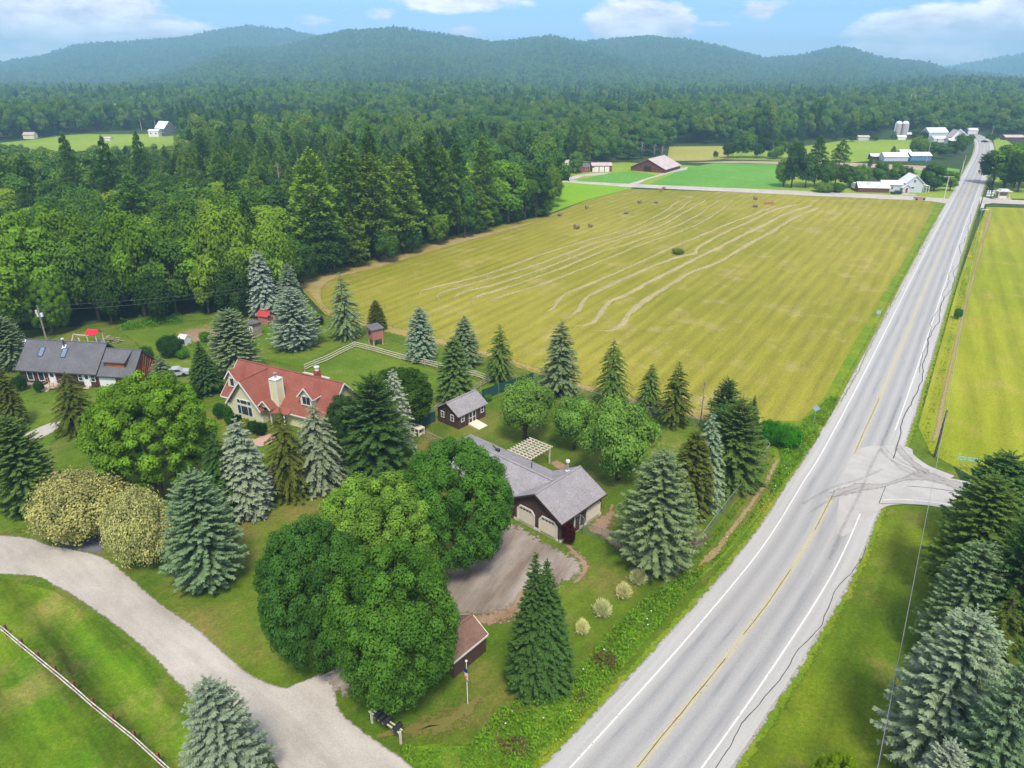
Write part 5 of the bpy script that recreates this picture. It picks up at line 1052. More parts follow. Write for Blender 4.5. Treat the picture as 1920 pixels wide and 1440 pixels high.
fence('rail_fence', 'two rail split fence with reddish posts across the lower left lawn', pxs([(-60, 1138), (-22, 1166), (15, 1193), (45, 1219), (76, 1244), (108.5, 1271), (143, 1300), (179, 1332), (216, 1362), (256, 1394), (301, 1435), (345, 1475), (395, 1520)]), 1.32, (.55, 1.08), 'redwood', 'wornwood', .10, .10, .06)
fence('rail_fence', 'weathered three rail fence round the green yard behind the cream house', pxs([(572, 695), (591, 687), (614, 678), (635, 667), (646, 661.5), (666, 652), (687, 657), (708, 662.5), (730, 669), (751, 675), (772, 680), (797, 685), (820, 691), (845, 697), (868, 702), (893, 708), (917, 716)]), 1.3, (.4, .8, 1.2), 'wood', 'palewood', .08, .13, .05)
fence('rail_fence', 'short grey rail fence running behind the brown garden shed', pxs([(917, 718), (901, 728), (884, 738), (862, 748), (840, 760), (818, 774), (796, 786)]), 1.2, (.4, .8, 1.15), 'wood', 'wood', .08, .13, .05)
fence('privacy_fence', 'dark green screened fence between the kennel and the garden shed', pxs([(762, 814), (790, 801), (817, 790)]), 1.8, (), 'metal', 'metal', .04, panel='greenscreen', square=False)
fence('privacy_fence', 'dark green screened fence from the garden shed to the hayfield edge', pxs([(903, 750), (935, 738), (968, 727), (1000, 716)]), 1.8, (), 'metal', 'metal', .04, panel='greenscreen', square=False)
fence('chain_link_fence', 'thin wire fence from the kennel to the brown house roof', pxs([(792, 822), (815, 832), (841, 845)]), 1.4, (), 'metal', 'metal', .035, panel='chain', top=1.4, square=False)
tops = [(1094, 978), (1129, 990), (1161, 1009), (1192, 1028), (1229, 1046), (1269, 1064)]
fence('chain_link_fence', 'chain link fence from the garage to the verge corner', [G(*p, 1.55) for p in tops], 1.55, (), 'metal', 'metal', .04, panel='chain', top=1.55, square=False)
fence('chain_link_fence', 'long chain link fence beside the worn tan strip', [G(*p, 1.55) for p in [(1269, 1064), (1284, 1045), (1325, 989), (1360, 943), (1392, 904), (1420, 866), (1444, 832), (1435, 822)]], 1.55, (), 'metal', 'metal', .04, panel='chain', top=1.55, square=False, every=4)
fence('chain_link_fence', 'fine wire fence dividing the back yard from the hayfield', pxs([(1003, 718), (1085, 742), (1130, 758), (1240, 786), (1330, 806)]), 1.5, (), 'metal', 'metal', .03, panel='chain', top=1.5, square=False, every=4)
x, y = G(1096, 1000); MB()
fence('metal_gate', 'narrow metal gate against the garage wall', [G(1085, 992, 0), G(1094, 1003, 0)], 2.2, (), 'metal', 'metal', .04, panel='chain', top=2.2, square=False, cat='gate')
x, y = G(813, 770); r = empty('antenna_mast', (x, y, 0), 0, 'thin grey antenna mast left of the garden shed', 'antenna'); MB().tube([(0, 0, 0), (0, 0, 3.4)], .04, 6).build('mast', M['darkmetal'], r); MB().beam((-.7, 0, 3.4), (.2, 0, 3.15), .05).beam((-.5, -.3, 3.3), (-.5, .3, 3.3), .04).beam((-.2, -.25, 3.25), (-.2, .25, 3.25), .04).build('aerial', M['metal'], r)

# ---------------------------------------------------------------- foliage prototypes
def unit(v): return v / np.maximum(np.linalg.norm(v, axis=-1, keepdims=True), 1e-6)
def leaf_mesh(name, P, D, N, Ln, W, tint, mat, extra=None):
    n = len(P); D = unit(D); S = unit(np.cross(D, N)); N = np.cross(S, D); Ln = np.broadcast_to(Ln, (n,))[:, None]; W = np.broadcast_to(W, (n,))[:, None]
    V = np.stack([P - D * Ln * .5, P + S * W * .5 - N * W * .12, P + D * Ln * .5, P - S * W * .5 - N * W * .12], 1).reshape(-1, 3)
    F = np.arange(n * 4).reshape(n, 4); tl = list(np.broadcast_to(tint, (n,))); vs = V.tolist(); fs = F.tolist()
    if extra:
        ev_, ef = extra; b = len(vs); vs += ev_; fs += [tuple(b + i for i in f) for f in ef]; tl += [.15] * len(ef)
    me = bpy.data.meshes.new(name); me.from_pydata(vs, [], fs); me.materials.append(mat)
    at = me.attributes.new('tint', 'FLOAT', 'FACE'); at.data.foreach_set('value', np.array(tl, dtype=np.float32)); return me
def blob(cs, rs, seed=0):      # rough cores
    phi = (1 + 5 ** .5) / 2; ico = np.array([(-1, phi, 0), (1, phi, 0), (-1, -phi, 0), (1, -phi, 0), (0, -1, phi), (0, 1, phi), (0, -1, -phi), (0, 1, -phi), (phi, 0, -1), (phi, 0, 1), (-phi, 0, -1), (-phi, 0, 1)]) / 1.9
    fc = [(0, 11, 5), (0, 5, 1), (0, 1, 7), (0, 7, 10), (0, 10, 11), (1, 5, 9), (5, 11, 4), (11, 10, 2), (10, 7, 6), (7, 1, 8), (3, 9, 4), (3, 4, 2), (3, 2, 6), (3, 6, 8), (3, 8, 9), (4, 9, 5), (2, 4, 11), (6, 2, 10), (8, 6, 7), (9, 8, 1)]
    g = np.random.default_rng(seed); v = []; f = []
    for c, r in zip(cs, rs):
        b = len(v); v += (np.array(c) + ico * r * (1 + g.uniform(-.15, .15, (12, 1)))).tolist(); f += [tuple(b + i for i in q) for q in fc]
    return v, f
def broad(seed, Rr, H, base, nl, lr, n, leaf, up=.0, flat=1.0, inner=.72, shape=2.2, tint_l=.5, gaps=0.0, layered=0.0, even=False, shag=.05):
    g = np.random.default_rng(seed); C = []; hz = (H - base) / 2; cz = base + hz
    i = 0
    while len(C) < nl:
        i += 1; d = unit(g.normal(size=3))
        if even: j_ = i % nl; z_ = 1 - 1.7 * (j_ + .5) / nl; a_ = j_ * 2.39996; d = unit(np.array([math.sqrt(max(1 - z_ * z_, 0)) * math.cos(a_), math.sqrt(max(1 - z_ * z_, 0)) * math.sin(a_), z_]) + g.normal(size=3) * .04)
        if d[2] < -.75: continue
        k = g.uniform(inner, 1.0) if g.random() < .8 else g.uniform(.3, inner)
        ph = (abs(d[0]) ** shape + abs(d[1]) ** shape + abs(d[2]) ** shape) ** (-1 / shape) * k
        low = 1.0 if d[2] > -.1 else 1.0 + .12 * d[2]
        c = np.array([d[0] * (Rr - lr * .7) * low, d[1] * (Rr - lr * .7) * low, cz * 1.0 + d[2] * (hz - lr * .6)]) * np.array([ph, ph, 1]); c[2] = cz + d[2] * (hz - lr * .6) * ph
        if gaps and g.random() < gaps and abs(d[2]) < .6: continue
        C.append(c)
    C = np.array(C); r = lr * g.uniform(.65, 1.25, nl); w = r ** 2; idx = g.choice(nl, n, p=w / w.sum())
    d = unit(g.normal(size=(n, 3)) + np.array([0, 0, .55])); q = g.uniform(.72, 1.08, (n, 1)); sc = np.array([1, 1, 1 - .35 * layered]) * flat ** .0
    P = C[idx] + d * r[idx][:, None] * q * sc * (1.0 if even else (1 + .22 * np.sin(d * 5 + idx[:, None] * 1.7))); P = P + g.normal(size=(n, 3)) * lr * shag
    cc = np.array([0, 0, cz]); out = unit(P - cc); keep = (np.linalg.norm((P - cc) / np.array([Rr, Rr, hz]), axis=1) > .45); P, d, idx, out = P[keep], d[keep], idx[keep], out[keep]; m = len(P)
    N = unit(d * (1.4 if even else 1) + out * (.15 if even else .5) + np.array([0, 0, .3]) + g.normal(size=(m, 3)) * (.32 if even else .45)); D = unit(np.cross(N, g.normal(size=(m, 3))))
    tint = np.clip(g.uniform(.2, .8, m) * .7 + (g.uniform(0, 1, nl)[idx] - .3) * tint_l, 0, 1)
    ex = blob(C, r * .58, seed)
    me = leaf_mesh('crown', P, D, N, leaf * g.uniform(.7, 1.3, m), leaf * .75 * g.uniform(.7, 1.3, m), tint, M['leaf'], ex)
    tm = MB(); tr = Rr * .045 + .06; tm.tube([(0, 0, -.3), (0, 0, base), (.05 * Rr, 0, base + hz), (0, 0, H - hz * .5)], [tr * 1.3, tr, tr * .7, tr * .2], 8)
    for k in range(9):
        c = C[g.integers(nl)]; z0 = base * .7 + g.uniform(0, .6) * hz; tm.tube([(0, 0, z0), tuple(np.array([c[0] * .45, c[1] * .45, (z0 + c[2]) / 2])), tuple(c)], [tr * .5, tr * .3, .03], 5)
    return me, trunk_mesh(tm, 'bark'), Rr, H
def trunk_mesh(tm, mat):
    me = bpy.data.meshes.new('trunk'); me.from_pydata(tm.v, [], tm.f); me.materials.append(M[mat]); me.polygons.foreach_set('use_smooth', [True] * len(me.polygons)); return me
def spruce(seed, Rr, H, base, nw, nb, tw, droop=.25, power=.8, dens=1.0, width=.26, upt=.35, ragged=.15, mat='needle', curl=.0, bark='bark', ovoid=None):
    g = np.random.default_rng(seed); Ps, Ds, Ns, Ls, Ws, Ts = [], [], [], [], [], []; tm = MB()
    for i in range(nw):
        t = i / (nw - 1); z0 = base + (H - base) * (t ** .92) * .985; prof = (1 - t) ** power; prof = prof * min(1.0, (ovoid or .66) + t * (1.9 if ovoid is None else 2.6))
        k = max(4, int(round(nb * (prof * .75 + .3)))); a0 = g.uniform(0, 6.28)
        for j in range(k):
            a = a0 + 6.283 * j / k + g.uniform(-.2, .2); L = (Rr * prof + .12) * (1 + g.uniform(-ragged, ragged)); zb = z0 + g.uniform(-1.1, 1.1) * (H - base) / nw
            m = max(3, int(L / (tw * .30) * dens)); s = np.linspace(.18, 1, m) + g.uniform(-.03, .03, m); slope = upt * (t - .35) * 1.6
            r = L * s; z = zb + slope * r - droop * L * s ** 2 + curl * L * np.maximum(s - .75, 0) * 2
            rad = np.array([math.cos(a), math.sin(a), 0]); tan = np.array([-math.sin(a), math.cos(a), 0]); dz = slope - 2 * droop * s
            base_p = rad * r[:, None] + np.array([0, 0, 1]) * z[:, None]
            brt = g.uniform(0, 1)
            for sg in (-1, 0, 1):
                if sg == 0: dd = rad + np.array([0, 0, 1]) * dz[:, None] + tan * g.uniform(-.3, .3, (m, 1)); ln = tw * .8 * np.ones(m)
                else: dd = rad * .75 + tan * sg * (.75 + g.uniform(-.2, .2, (m, 1))) + np.array([0, 0, 1]) * (dz[:, None] * .6 - .12 + g.uniform(-.15, .15, (m, 1))); ln = tw * (1.15 - .35 * s) * min(1, .45 + L / Rr)
                dd = unit(dd + g.normal(size=(m, 3)) * .10); ln = ln * g.uniform(.7, 1.2, m)
                Ps.append(base_p + dd * ln[:, None] * .45); Ds.append(dd); Ls.append(ln)
                Ns.append(unit(np.array([0, 0, 1.0]) + rad * .35 + g.normal(size=(m, 3)) * .35)); Ws.append(width * g.uniform(.7, 1.25, m) * (.6 + .4 * min(1, L / Rr * 2)))
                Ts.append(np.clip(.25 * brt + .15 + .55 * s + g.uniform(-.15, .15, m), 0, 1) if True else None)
            if i % 2 == 0 and L > .8: tm.tube([(0, 0, zb), tuple(rad * L * .5 + np.array([0, 0, zb + slope * L * .5 - droop * L * .25]))], [.045, .02], 4, False)
    # leader
    Ps.append(np.array([[0, 0, H - .1]])); Ds.append(np.array([[0, 0.05, 1.]])); Ls.append(np.array([.7])); Ns.append(np.array([[1., 0, 0]])); Ws.append(np.array([.15])); Ts.append(np.array([.6]))
    me = leaf_mesh('crown', np.concatenate(Ps), np.concatenate(Ds), np.concatenate(Ns), np.concatenate(Ls), np.concatenate(Ws), np.concatenate(Ts), M[mat])
    tr = H * .016 + .05; tm.tube([(0, 0, -.3), (0, 0, H * .5), (0, 0, H * .98)], [tr, tr * .55, .03], 8)
    return me, trunk_mesh(tm, bark), Rr, H
def pine(seed, Rr, H, base, nw, leaf, n_per, droop=.05, ragged=.35, bark='bark'):      # tall forest white pine: uneven shelves of foliage
    g = np.random.default_rng(seed); Ps, Ds, Ns, Ls, Ts = [], [], [], [], []; tm = MB()
    for i in range(nw):
        t = i / (nw - 1); z0 = base + (H - base) * t; prof = (1 - t ** 1.6) ** .8 * min(1, .55 + t * 1.4) + .06; k = g.integers(5, 8); a0 = g.uniform(0, 6.28)
        for j in range(k):
            zj = g.uniform(-.6, .6); a = a0 + 6.283 * j / k + g.uniform(-.3, .3); L = Rr * prof * (1 + g.uniform(-ragged, ragged * .8)); m = max(5, int(n_per * L / Rr))
            s = g.uniform(.25, 1, m) ** .7; lat = g.normal(size=m) * .17 * L * (1.2 - s * .5) ; up = (.25 + .3 * t)
            rad = np.array([math.cos(a), math.sin(a), 0]); tan = np.array([-math.sin(a), math.cos(a), 0])
            z = z0 + zj + up * L * s - (.30 + droop) * L * s ** 2 + g.normal(size=m) * .26 + .1
            P = rad * (L * s)[:, None] + tan * lat[:, None] + np.array([0, 0, 1]) * z[:, None]
            d = unit(rad * .8 + tan * np.sign(lat)[:, None] * .5 + np.array([0, 0, .35]) + g.normal(size=(m, 3)) * .35)
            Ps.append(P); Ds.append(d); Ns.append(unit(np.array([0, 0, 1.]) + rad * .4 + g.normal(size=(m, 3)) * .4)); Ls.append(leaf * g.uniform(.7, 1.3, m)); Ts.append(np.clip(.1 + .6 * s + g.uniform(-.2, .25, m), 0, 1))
            if j % 2 == 0: tm.tube([(0, 0, z0), tuple(rad * L * .6 + np.array([0, 0, z0 + up * L * .5]))], [.06, .02], 4, False)
    P = np.concatenate(Ps); L_ = np.concatenate(Ls); me = leaf_mesh('crown', P, np.concatenate(Ds), np.concatenate(Ns), L_, L_ * .5, np.concatenate(Ts), M['needle'])
    tr = H * .013 + .08; tm.tube([(0, 0, -.3), (.1, 0, H * .5), (0, 0, H * .97)], [tr, tr * .6, .04], 7)
    return me, trunk_mesh(tm, bark), Rr, H
def snag(seed, H, Rr, n=26):
    g = np.random.default_rng(seed); tm = MB(); tm.tube([(0, 0, -.2), (.1, 0, H * .5), (0, .1, H)], [H * .013 + .05, H * .009 + .03, .03], 6)
    for i in range(n):
        z = H * g.uniform(.25, .95); a = g.uniform(0, 6.28); L = Rr * (1.1 - z / H) * g.uniform(.6, 1.1); e = (math.cos(a) * L, math.sin(a) * L, z + L * g.uniform(-.1, .5)); tm.tube([(0, 0, z), e], [.05, .015], 4)
        for _ in range(5): f_ = g.uniform(.4, .9); tm.tube([(e[0] * f_, e[1] * f_, z + (e[2] - z) * f_), (e[0] * f_ + g.normal() * .35, e[1] * f_ + g.normal() * .35, z + (e[2] - z) * f_ + g.uniform(-.2, .5))], [.02, .008], 3)
    return trunk_mesh(tm, 'greybark')
PR = {}
PR['maple'] = broad(1, 7, 14, .6, 210, .95, 62000, .25, shape=2.4, inner=.90, tint_l=.6, even=True)
PR['maple2'] = broad(2, 7, 14, .5, 190, 1.0, 62000, .25, shape=2.3, inner=.86, tint_l=.6, even=True)
PR['beech'] = broad(3, 7, 13, .1, 230, .9, 60000, .26, shape=2.1, inner=.82, layered=.8, tint_l=.7, even=True)
PR['apple'] = broad(4, 4.2, 7, .9, 60, 1.05, 17000, .25, shape=2.0, inner=.6, gaps=.3)
PR['apple2'] = broad(14, 4.2, 7, .7, 52, 1.1, 17000, .25, shape=2.0, inner=.55, gaps=.35)
PR['bush'] = broad(5, 2, 2.6, .0, 60, .45, 9000, .15, shape=2.0, inner=.75, even=True, shag=.25)
PR['bushfine'] = broad(15, 2.2, 3, .0, 120, .36, 26000, .11, shape=2.1, inner=.82, even=True, shag=.3)
PR['cedar'] = broad(6, 3, 8, .0, 120, .6, 22000, .22, shape=2.2, inner=.88, even=True)
PR['dense'] = spruce(11, 3.0, 10, .35, 38, 15, .46, .10, .60, 1.1, .17, .30, .13)
PR['narrow'] = spruce(12, 2.3, 11, .4, 38, 13, .45, .22, .58, 1.1, .17, .30, .15)
PR['open'] = spruce(13, 3.2, 11, 1.5, 30, 11, .50, .28, .75, 1.05, .15, .25, .22)
PR['broadspruce'] = spruce(16, 4.6, 13, .5, 44, 18, .50, .16, .50, 1.15, .18, .40, .18, curl=.25, ovoid=.42)
PR['fir'] = spruce(17, 3.6, 14, .3, 52, 17, .44, .08, .95, 1.2, .15, .25, .14)
PR['norway'] = spruce(18, 3.4, 12, .6, 32, 12, .56, .34, .62, 1.1, .17, .22, .24)
PR['pinebush'] = spruce(19, 3.6, 10, .2, 32, 15, .58, .02, .62, 1.15, .16, .75, .26)
PR['pine'] = pine(21, 5.2, 26, 5, 26, .70, 90)
PR['pine2'] = pine(22, 4.4, 26, 8, 21, .70, 80)
PR['pine3'] = pine(23, 5.8, 22, 3, 22, .75, 90)
PR['fbroad'] = broad(31, 5.5, 14, .8, 48, 1.7, 7500, .62, shape=2.2, inner=.75)
PR['fbroad2'] = broad(32, 5.0, 16, 2, 40, 1.7, 7000, .62, shape=2.0, inner=.7)
PR['fbroad3'] = broad(33, 6.2, 15, 1.2, 56, 1.6, 9500, .58, shape=2.2, inner=.75, layered=1)
def fountain(seed, n):
    q = np.random.default_rng(seed); a = q.uniform(0, 6.28, n); e = q.uniform(.15, 1.45, n); D = np.stack([np.cos(a) * np.cos(e), np.sin(a) * np.cos(e), np.sin(e)], 1); k = q.uniform(.35, 1.05, n) ** .8
    P = D * (k * 1.0)[:, None] * np.array([1, 1, 1.0]) + q.normal(size=(n, 3)) * .10 + np.array([0, 0, .15]); tm = MB()
    for i in range(14): d = D[i]; tm.tube([(0, 0, 0), tuple(d * .8)], [.02, .01], 4)
    return leaf_mesh('crown', P, unit(D + q.normal(size=(n, 3)) * .3), unit(q.normal(size=(n, 3)) + np.array([0, 0, .8])), .30 * q.uniform(.5, 1.8, n), .045, np.clip(k + q.uniform(-.3, .2, n), 0, 1), M['leaf']), trunk_mesh(tm, 'bark'), 1.0, 1.2
PR['fountain'] = fountain(19, 2600)
PR['snag'] = (snag(41, 10, 2.2), None, 2.2, 10)
PR['dense_b'] = spruce(111, 3.0, 10, .5, 34, 14, .50, .14, .68, 1.05, .17, .24, .24); PR['broadspruce_b'] = spruce(116, 4.6, 13, .7, 40, 17, .54, .20, .62, 1.1, .18, .34, .26, curl=.35, ovoid=.48)
PR['norway_b'] = spruce(118, 3.4, 12, .9, 28, 11, .60, .40, .70, 1.05, .17, .18, .30); PR['narrow_b'] = spruce(112, 2.3, 11, .5, 34, 12, .48, .26, .66, 1.05, .17, .28, .22); PR['fbroad_b'] = broad(131, 5.5, 14, .8, 40, 1.9, 7500, .62, shape=2.0, inner=.65); PR['fbroad3_b'] = broad(133, 6.2, 15, 1.2, 44, 2.0, 9500, .58, shape=1.9, inner=.65)
def srgb(r, g, b, k=1.0):
    f = lambda c: ((c / 255) / 12.92 if c / 255 < .04045 else (((c / 255) + .055) / 1.055) ** 2.4) * k
    return (f(r), f(g), f(b), 1)
trng = random.Random(77)
def plant(kind, x, y, w, h, color, name, label, cat, group=None, parts=True, z=0, rot=None, tilt=0):
    if kind + '_b' in PR and trng.random() < .5: kind = kind + '_b'
    cm, tm, R0, H0 = PR[kind]; j_ = trng.uniform(.88, 1.12); color = (color[0] * j_ * trng.uniform(.93, 1.07), color[1] * j_, color[2] * j_ * trng.uniform(.9, 1.1), 1) if kind != 'snag' else color; rot = trng.uniform(0, 6.28) if rot is None else rot
    if parts and tm is not None:
        r = empty(name, (x, y, z), rot, label, cat, group); r.scale = (w / 2 / R0, w / 2 / R0, h / H0); r.rotation_euler[0] = R(trng.uniform(-1.6, 1.6)); r.rotation_euler[1] = R(trng.uniform(-1.6, 1.6))
        for me, nm in ((cm, 'crown'), (tm, 'trunk')): o = bpy.data.objects.new(nm, me); COL.objects.link(o); o.parent = r; o.color = color
    else:
        r = bpy.data.objects.new(name, cm); COL.objects.link(r); r.location = (x, y, z); r.rotation_euler = (0, 0, rot); r.scale = (w / 2 / R0, w / 2 / R0, h / H0); r.color = color; tag(r, label, cat, group)
    return r
def tree(kind, tx, ty, by, wpx, color, name, label, cat='tree', group=None, hs=1.0, **k):
    """top pixel, base row, width in pixels -> a tree standing on the ground"""
    bx = tx
    for _ in range(30):
        x, y = G(bx, by); lo, hi = .1, 60
        for _ in range(30):
            m_ = (lo + hi) / 2
            if proj(x, y, m_)[1] > ty: lo = m_
            else: hi = m_
        bx += (tx - proj(x, y, lo)[0]) * .9
    w = wpx * proj(x, y, lo * .4)[2] / FPX * (1.08 if cat == 'tree' and name in ('spruce_tree', 'conifer') else 1)
    return plant(kind, x, y, w, lo * hs, color, name, label, cat, group, **k)
BLUE = srgb(142, 162, 140, .68); BLUEG = srgb(122, 146, 108, .66); SILVER = srgb(165, 180, 168, .72); GRN = srgb(96, 126, 62, .68); DGRN = srgb(74, 108, 54, .66); OLIVE = srgb(98, 112, 50, .62); GREY = srgb(138, 150, 125, .68)
BG = 'blue spruces standing round the yards'
T = [
 ('narrow', 480, 470, 592, 56, SILVER, 'tall silver blue spruce at the edge of the dark woods'), ('dense', 533, 494, 606, 54, BLUE, 'blue spruce just behind the broad one at the hayfield corner'), ('broadspruce', 544, 538, 650, 92, BLUE, 'broad blue spruce on the lawn at the hayfield corner'),
 ('open', 640, 512, 634, 66, BLUEG, 'grey green spruce with a bare trunk foot left of the box stand'), ('dense', 704, 562, 618, 36, OLIVE, 'small olive green spruce right behind the box stand'), ('dense', 785, 575, 674, 60, BLUE, 'dense blue spruce outside the paddock fence'),
 ('dense', 870, 592, 684, 60, BLUEG, 'blue green spruce behind the paddock corner'), ('dense', 849, 630, 752, 70, GRN, 'green spruce standing directly behind the garden shed'), ('open', 936, 610, 714, 58, GRN, 'green spruce at the end of the dark green fence'),
 ('dense', 1052, 601, 738, 74, BLUEG, 'dense blue green spruce beside the hayfield right of the green fence'), ('norway', 1155, 637, 760, 70, GRN, 'drooping green spruce between the two dense ones and the orchard'), ('norway', 1222, 683, 772, 50, GRN, 'short thin spruce in the middle of the field side row'),
 ('open', 1274, 678, 796, 66, OLIVE, 'olive spruce with a bare lower trunk beside the dead tree'), ('pinebush', 1367, 713, 812, 66, DGRN, 'dark green conifer topping the roadside clump'), ('fir', 1416, 742, 812, 36, DGRN, 'small pointed conifer at the right end of the roadside clump'),
 ('pinebush', 1392, 752, 905, 112, GRN, 'large soft green conifer inside the fence corner'), ('pinebush', 1362, 765, 880, 92, DGRN, 'mid green conifer behind the silver spruce at the fence'), ('narrow', 1340, 780, 950, 64, BLUE, 'narrow silver spruce of the roadside clump'), ('dense', 1308, 808, 962, 88, OLIVE, 'green spruce with browned lower branches by the roadside fence'),
 ('broadspruce', 1248, 845, 1058, 156, BLUEG, 'huge broad blue green spruce right of the garage'), ('broadspruce', 425, 580, 700, 96, BLUEG, 'blue green spruce between the garden and the cream house'), ('fir', 372, 640, 735, 70, DGRN, 'dark green fir left of the cream house'), ('dense', 298, 670, 762, 60, BLUEG, 'grey blue spruce at the end of the log house'),
 ('norway', 118, 697, 806, 78, OLIVE, 'olive spruce in front of the log house'), ('broadspruce', 5, 785, 955, 120, GRN, 'green spruce cut by the left edge below the log house'), ('broadspruce', -2, 592, 690, 70, BLUEG, 'blue green spruce at the left edge behind the log house'), ('dense', -5, 690, 800, 50, OLIVE, 'olive spruce tip at the left edge in front of the log house'),
 ('broadspruce', 350, 890, 1092, 142, BLUEG, 'large blue green spruce beside the gravel road'), ('norway', 395, 812, 965, 84, DGRN, 'dark green spruce behind the large roadside one'), ('narrow', 440, 787, 962, 88, BLUE, 'tall blue spruce with tiered branches in the middle of the long row'), ('norway', 520, 765, 930, 88, OLIVE, 'sparse olive brown spruce in the long row'),
 ('norway', 582, 760, 912, 96, GREY, 'grey green spruce right of the sparse one in the long row'), ('cedar', 640, 742, 868, 66, DGRN, 'dark green cypress next to the cream house gable'), ('pinebush', 695, 705, 884, 128, DGRN, 'wide dark green conifer beside the cream house'), ('dense', 735, 693, 850, 68, SILVER, 'slim silver blue spruce in front of the round cedar'),
 ('fir', 1001, 1034, 1290, 118, DGRN, 'taller left half of the twin topped fir by the highway'), ('fir', 1030, 1044, 1285, 122, DGRN, 'right half of the twin topped fir by the highway'), ('broadspruce', 392, 1270, 1490, 150, BLUE, 'big blue spruce at the bottom edge by the gravel road'),
 ('broadspruce', 1898, 850, 1030, 150, DGRN, 'dark green spruce at the right edge by the side road'), ('broadspruce', 1880, 896, 1130, 158, GRN, 'green spruce at the right edge below the side road'), ('broadspruce', 1848, 1022, 1240, 138, BLUEG, 'blue green spruce third down at the right edge'), ('broadspruce', 1828, 1155, 1440, 196, BLUE, 'broad blue spruce filling the lower right corner'),
 ('open', 1900, 1105, 1360, 120, OLIVE, 'yellow tipped spruce behind the broad blue one at the right edge'), ('broadspruce', 1790, 1398, 1620, 120, SILVER, 'pale spruce top rising at the bottom right edge'), ('broadspruce', 1930, 1250, 1560, 160, BLUEG, 'spruce cut by the right edge near the bottom'), ('pinebush', 1960, 960, 1250, 150, DGRN, 'dark spruce cut by the right edge in the middle')]
for kind, tx, ty, by, w, c, lb in T: tree(kind, tx, ty, by, w, c, 'fir_tree' if kind in ('fir',) else ('conifer' if kind in ('pinebush', 'cedar') else 'spruce_tree'), lb, 'tree')
MG1 = srgb(116, 158, 46, .66); MG2 = srgb(96, 148, 56, .62); MG4 = srgb(86, 134, 56, .58); MG3 = srgb(128, 172, 66, .68); AG = srgb(122, 164, 68, .72); YB = srgb(196, 198, 130, .72); YB2 = srgb(215, 218, 165, .72)
for kind, tx, ty, by, w, c, lb in [
 ('beech', 250, 702, 920, 236, MG1, 'big bright green spreading tree between the log house and the gravel road'), ('maple', 566, 988, 1246, 202, MG4, 'round dark green maple nearest the gravel road bend'), ('maple2', 722, 1032, 1308, 246, MG2, 'large round maple beside the small brown shed'),
 ('maple2', 700, 905, 1120, 236, MG3, 'lighter yellow green maple in the middle of the maple group'), ('maple', 850, 835, 1062, 212, MG2, 'rounded maple overhanging the brown house roof'), ('apple', 985, 712, 822, 118, AG, 'fruit tree nearest the garden shed'), ('apple2', 1080, 742, 842, 104, AG, 'middle fruit tree behind the pergola'),
 ('apple', 1168, 755, 898, 148, AG, 'largest fruit tree right of the pergola')]: tree(kind, tx, ty, by, w, c, 'fruit_tree' if 'apple' in kind else ('maple_tree' if 'maple' in kind else 'broadleaf_tree'), lb, 'tree')
tree('cedar', 748, 692, 800, 118, srgb(70, 105, 35, .6), 'cedar_tree', 'rounded dark olive cedar behind the silver spruce')
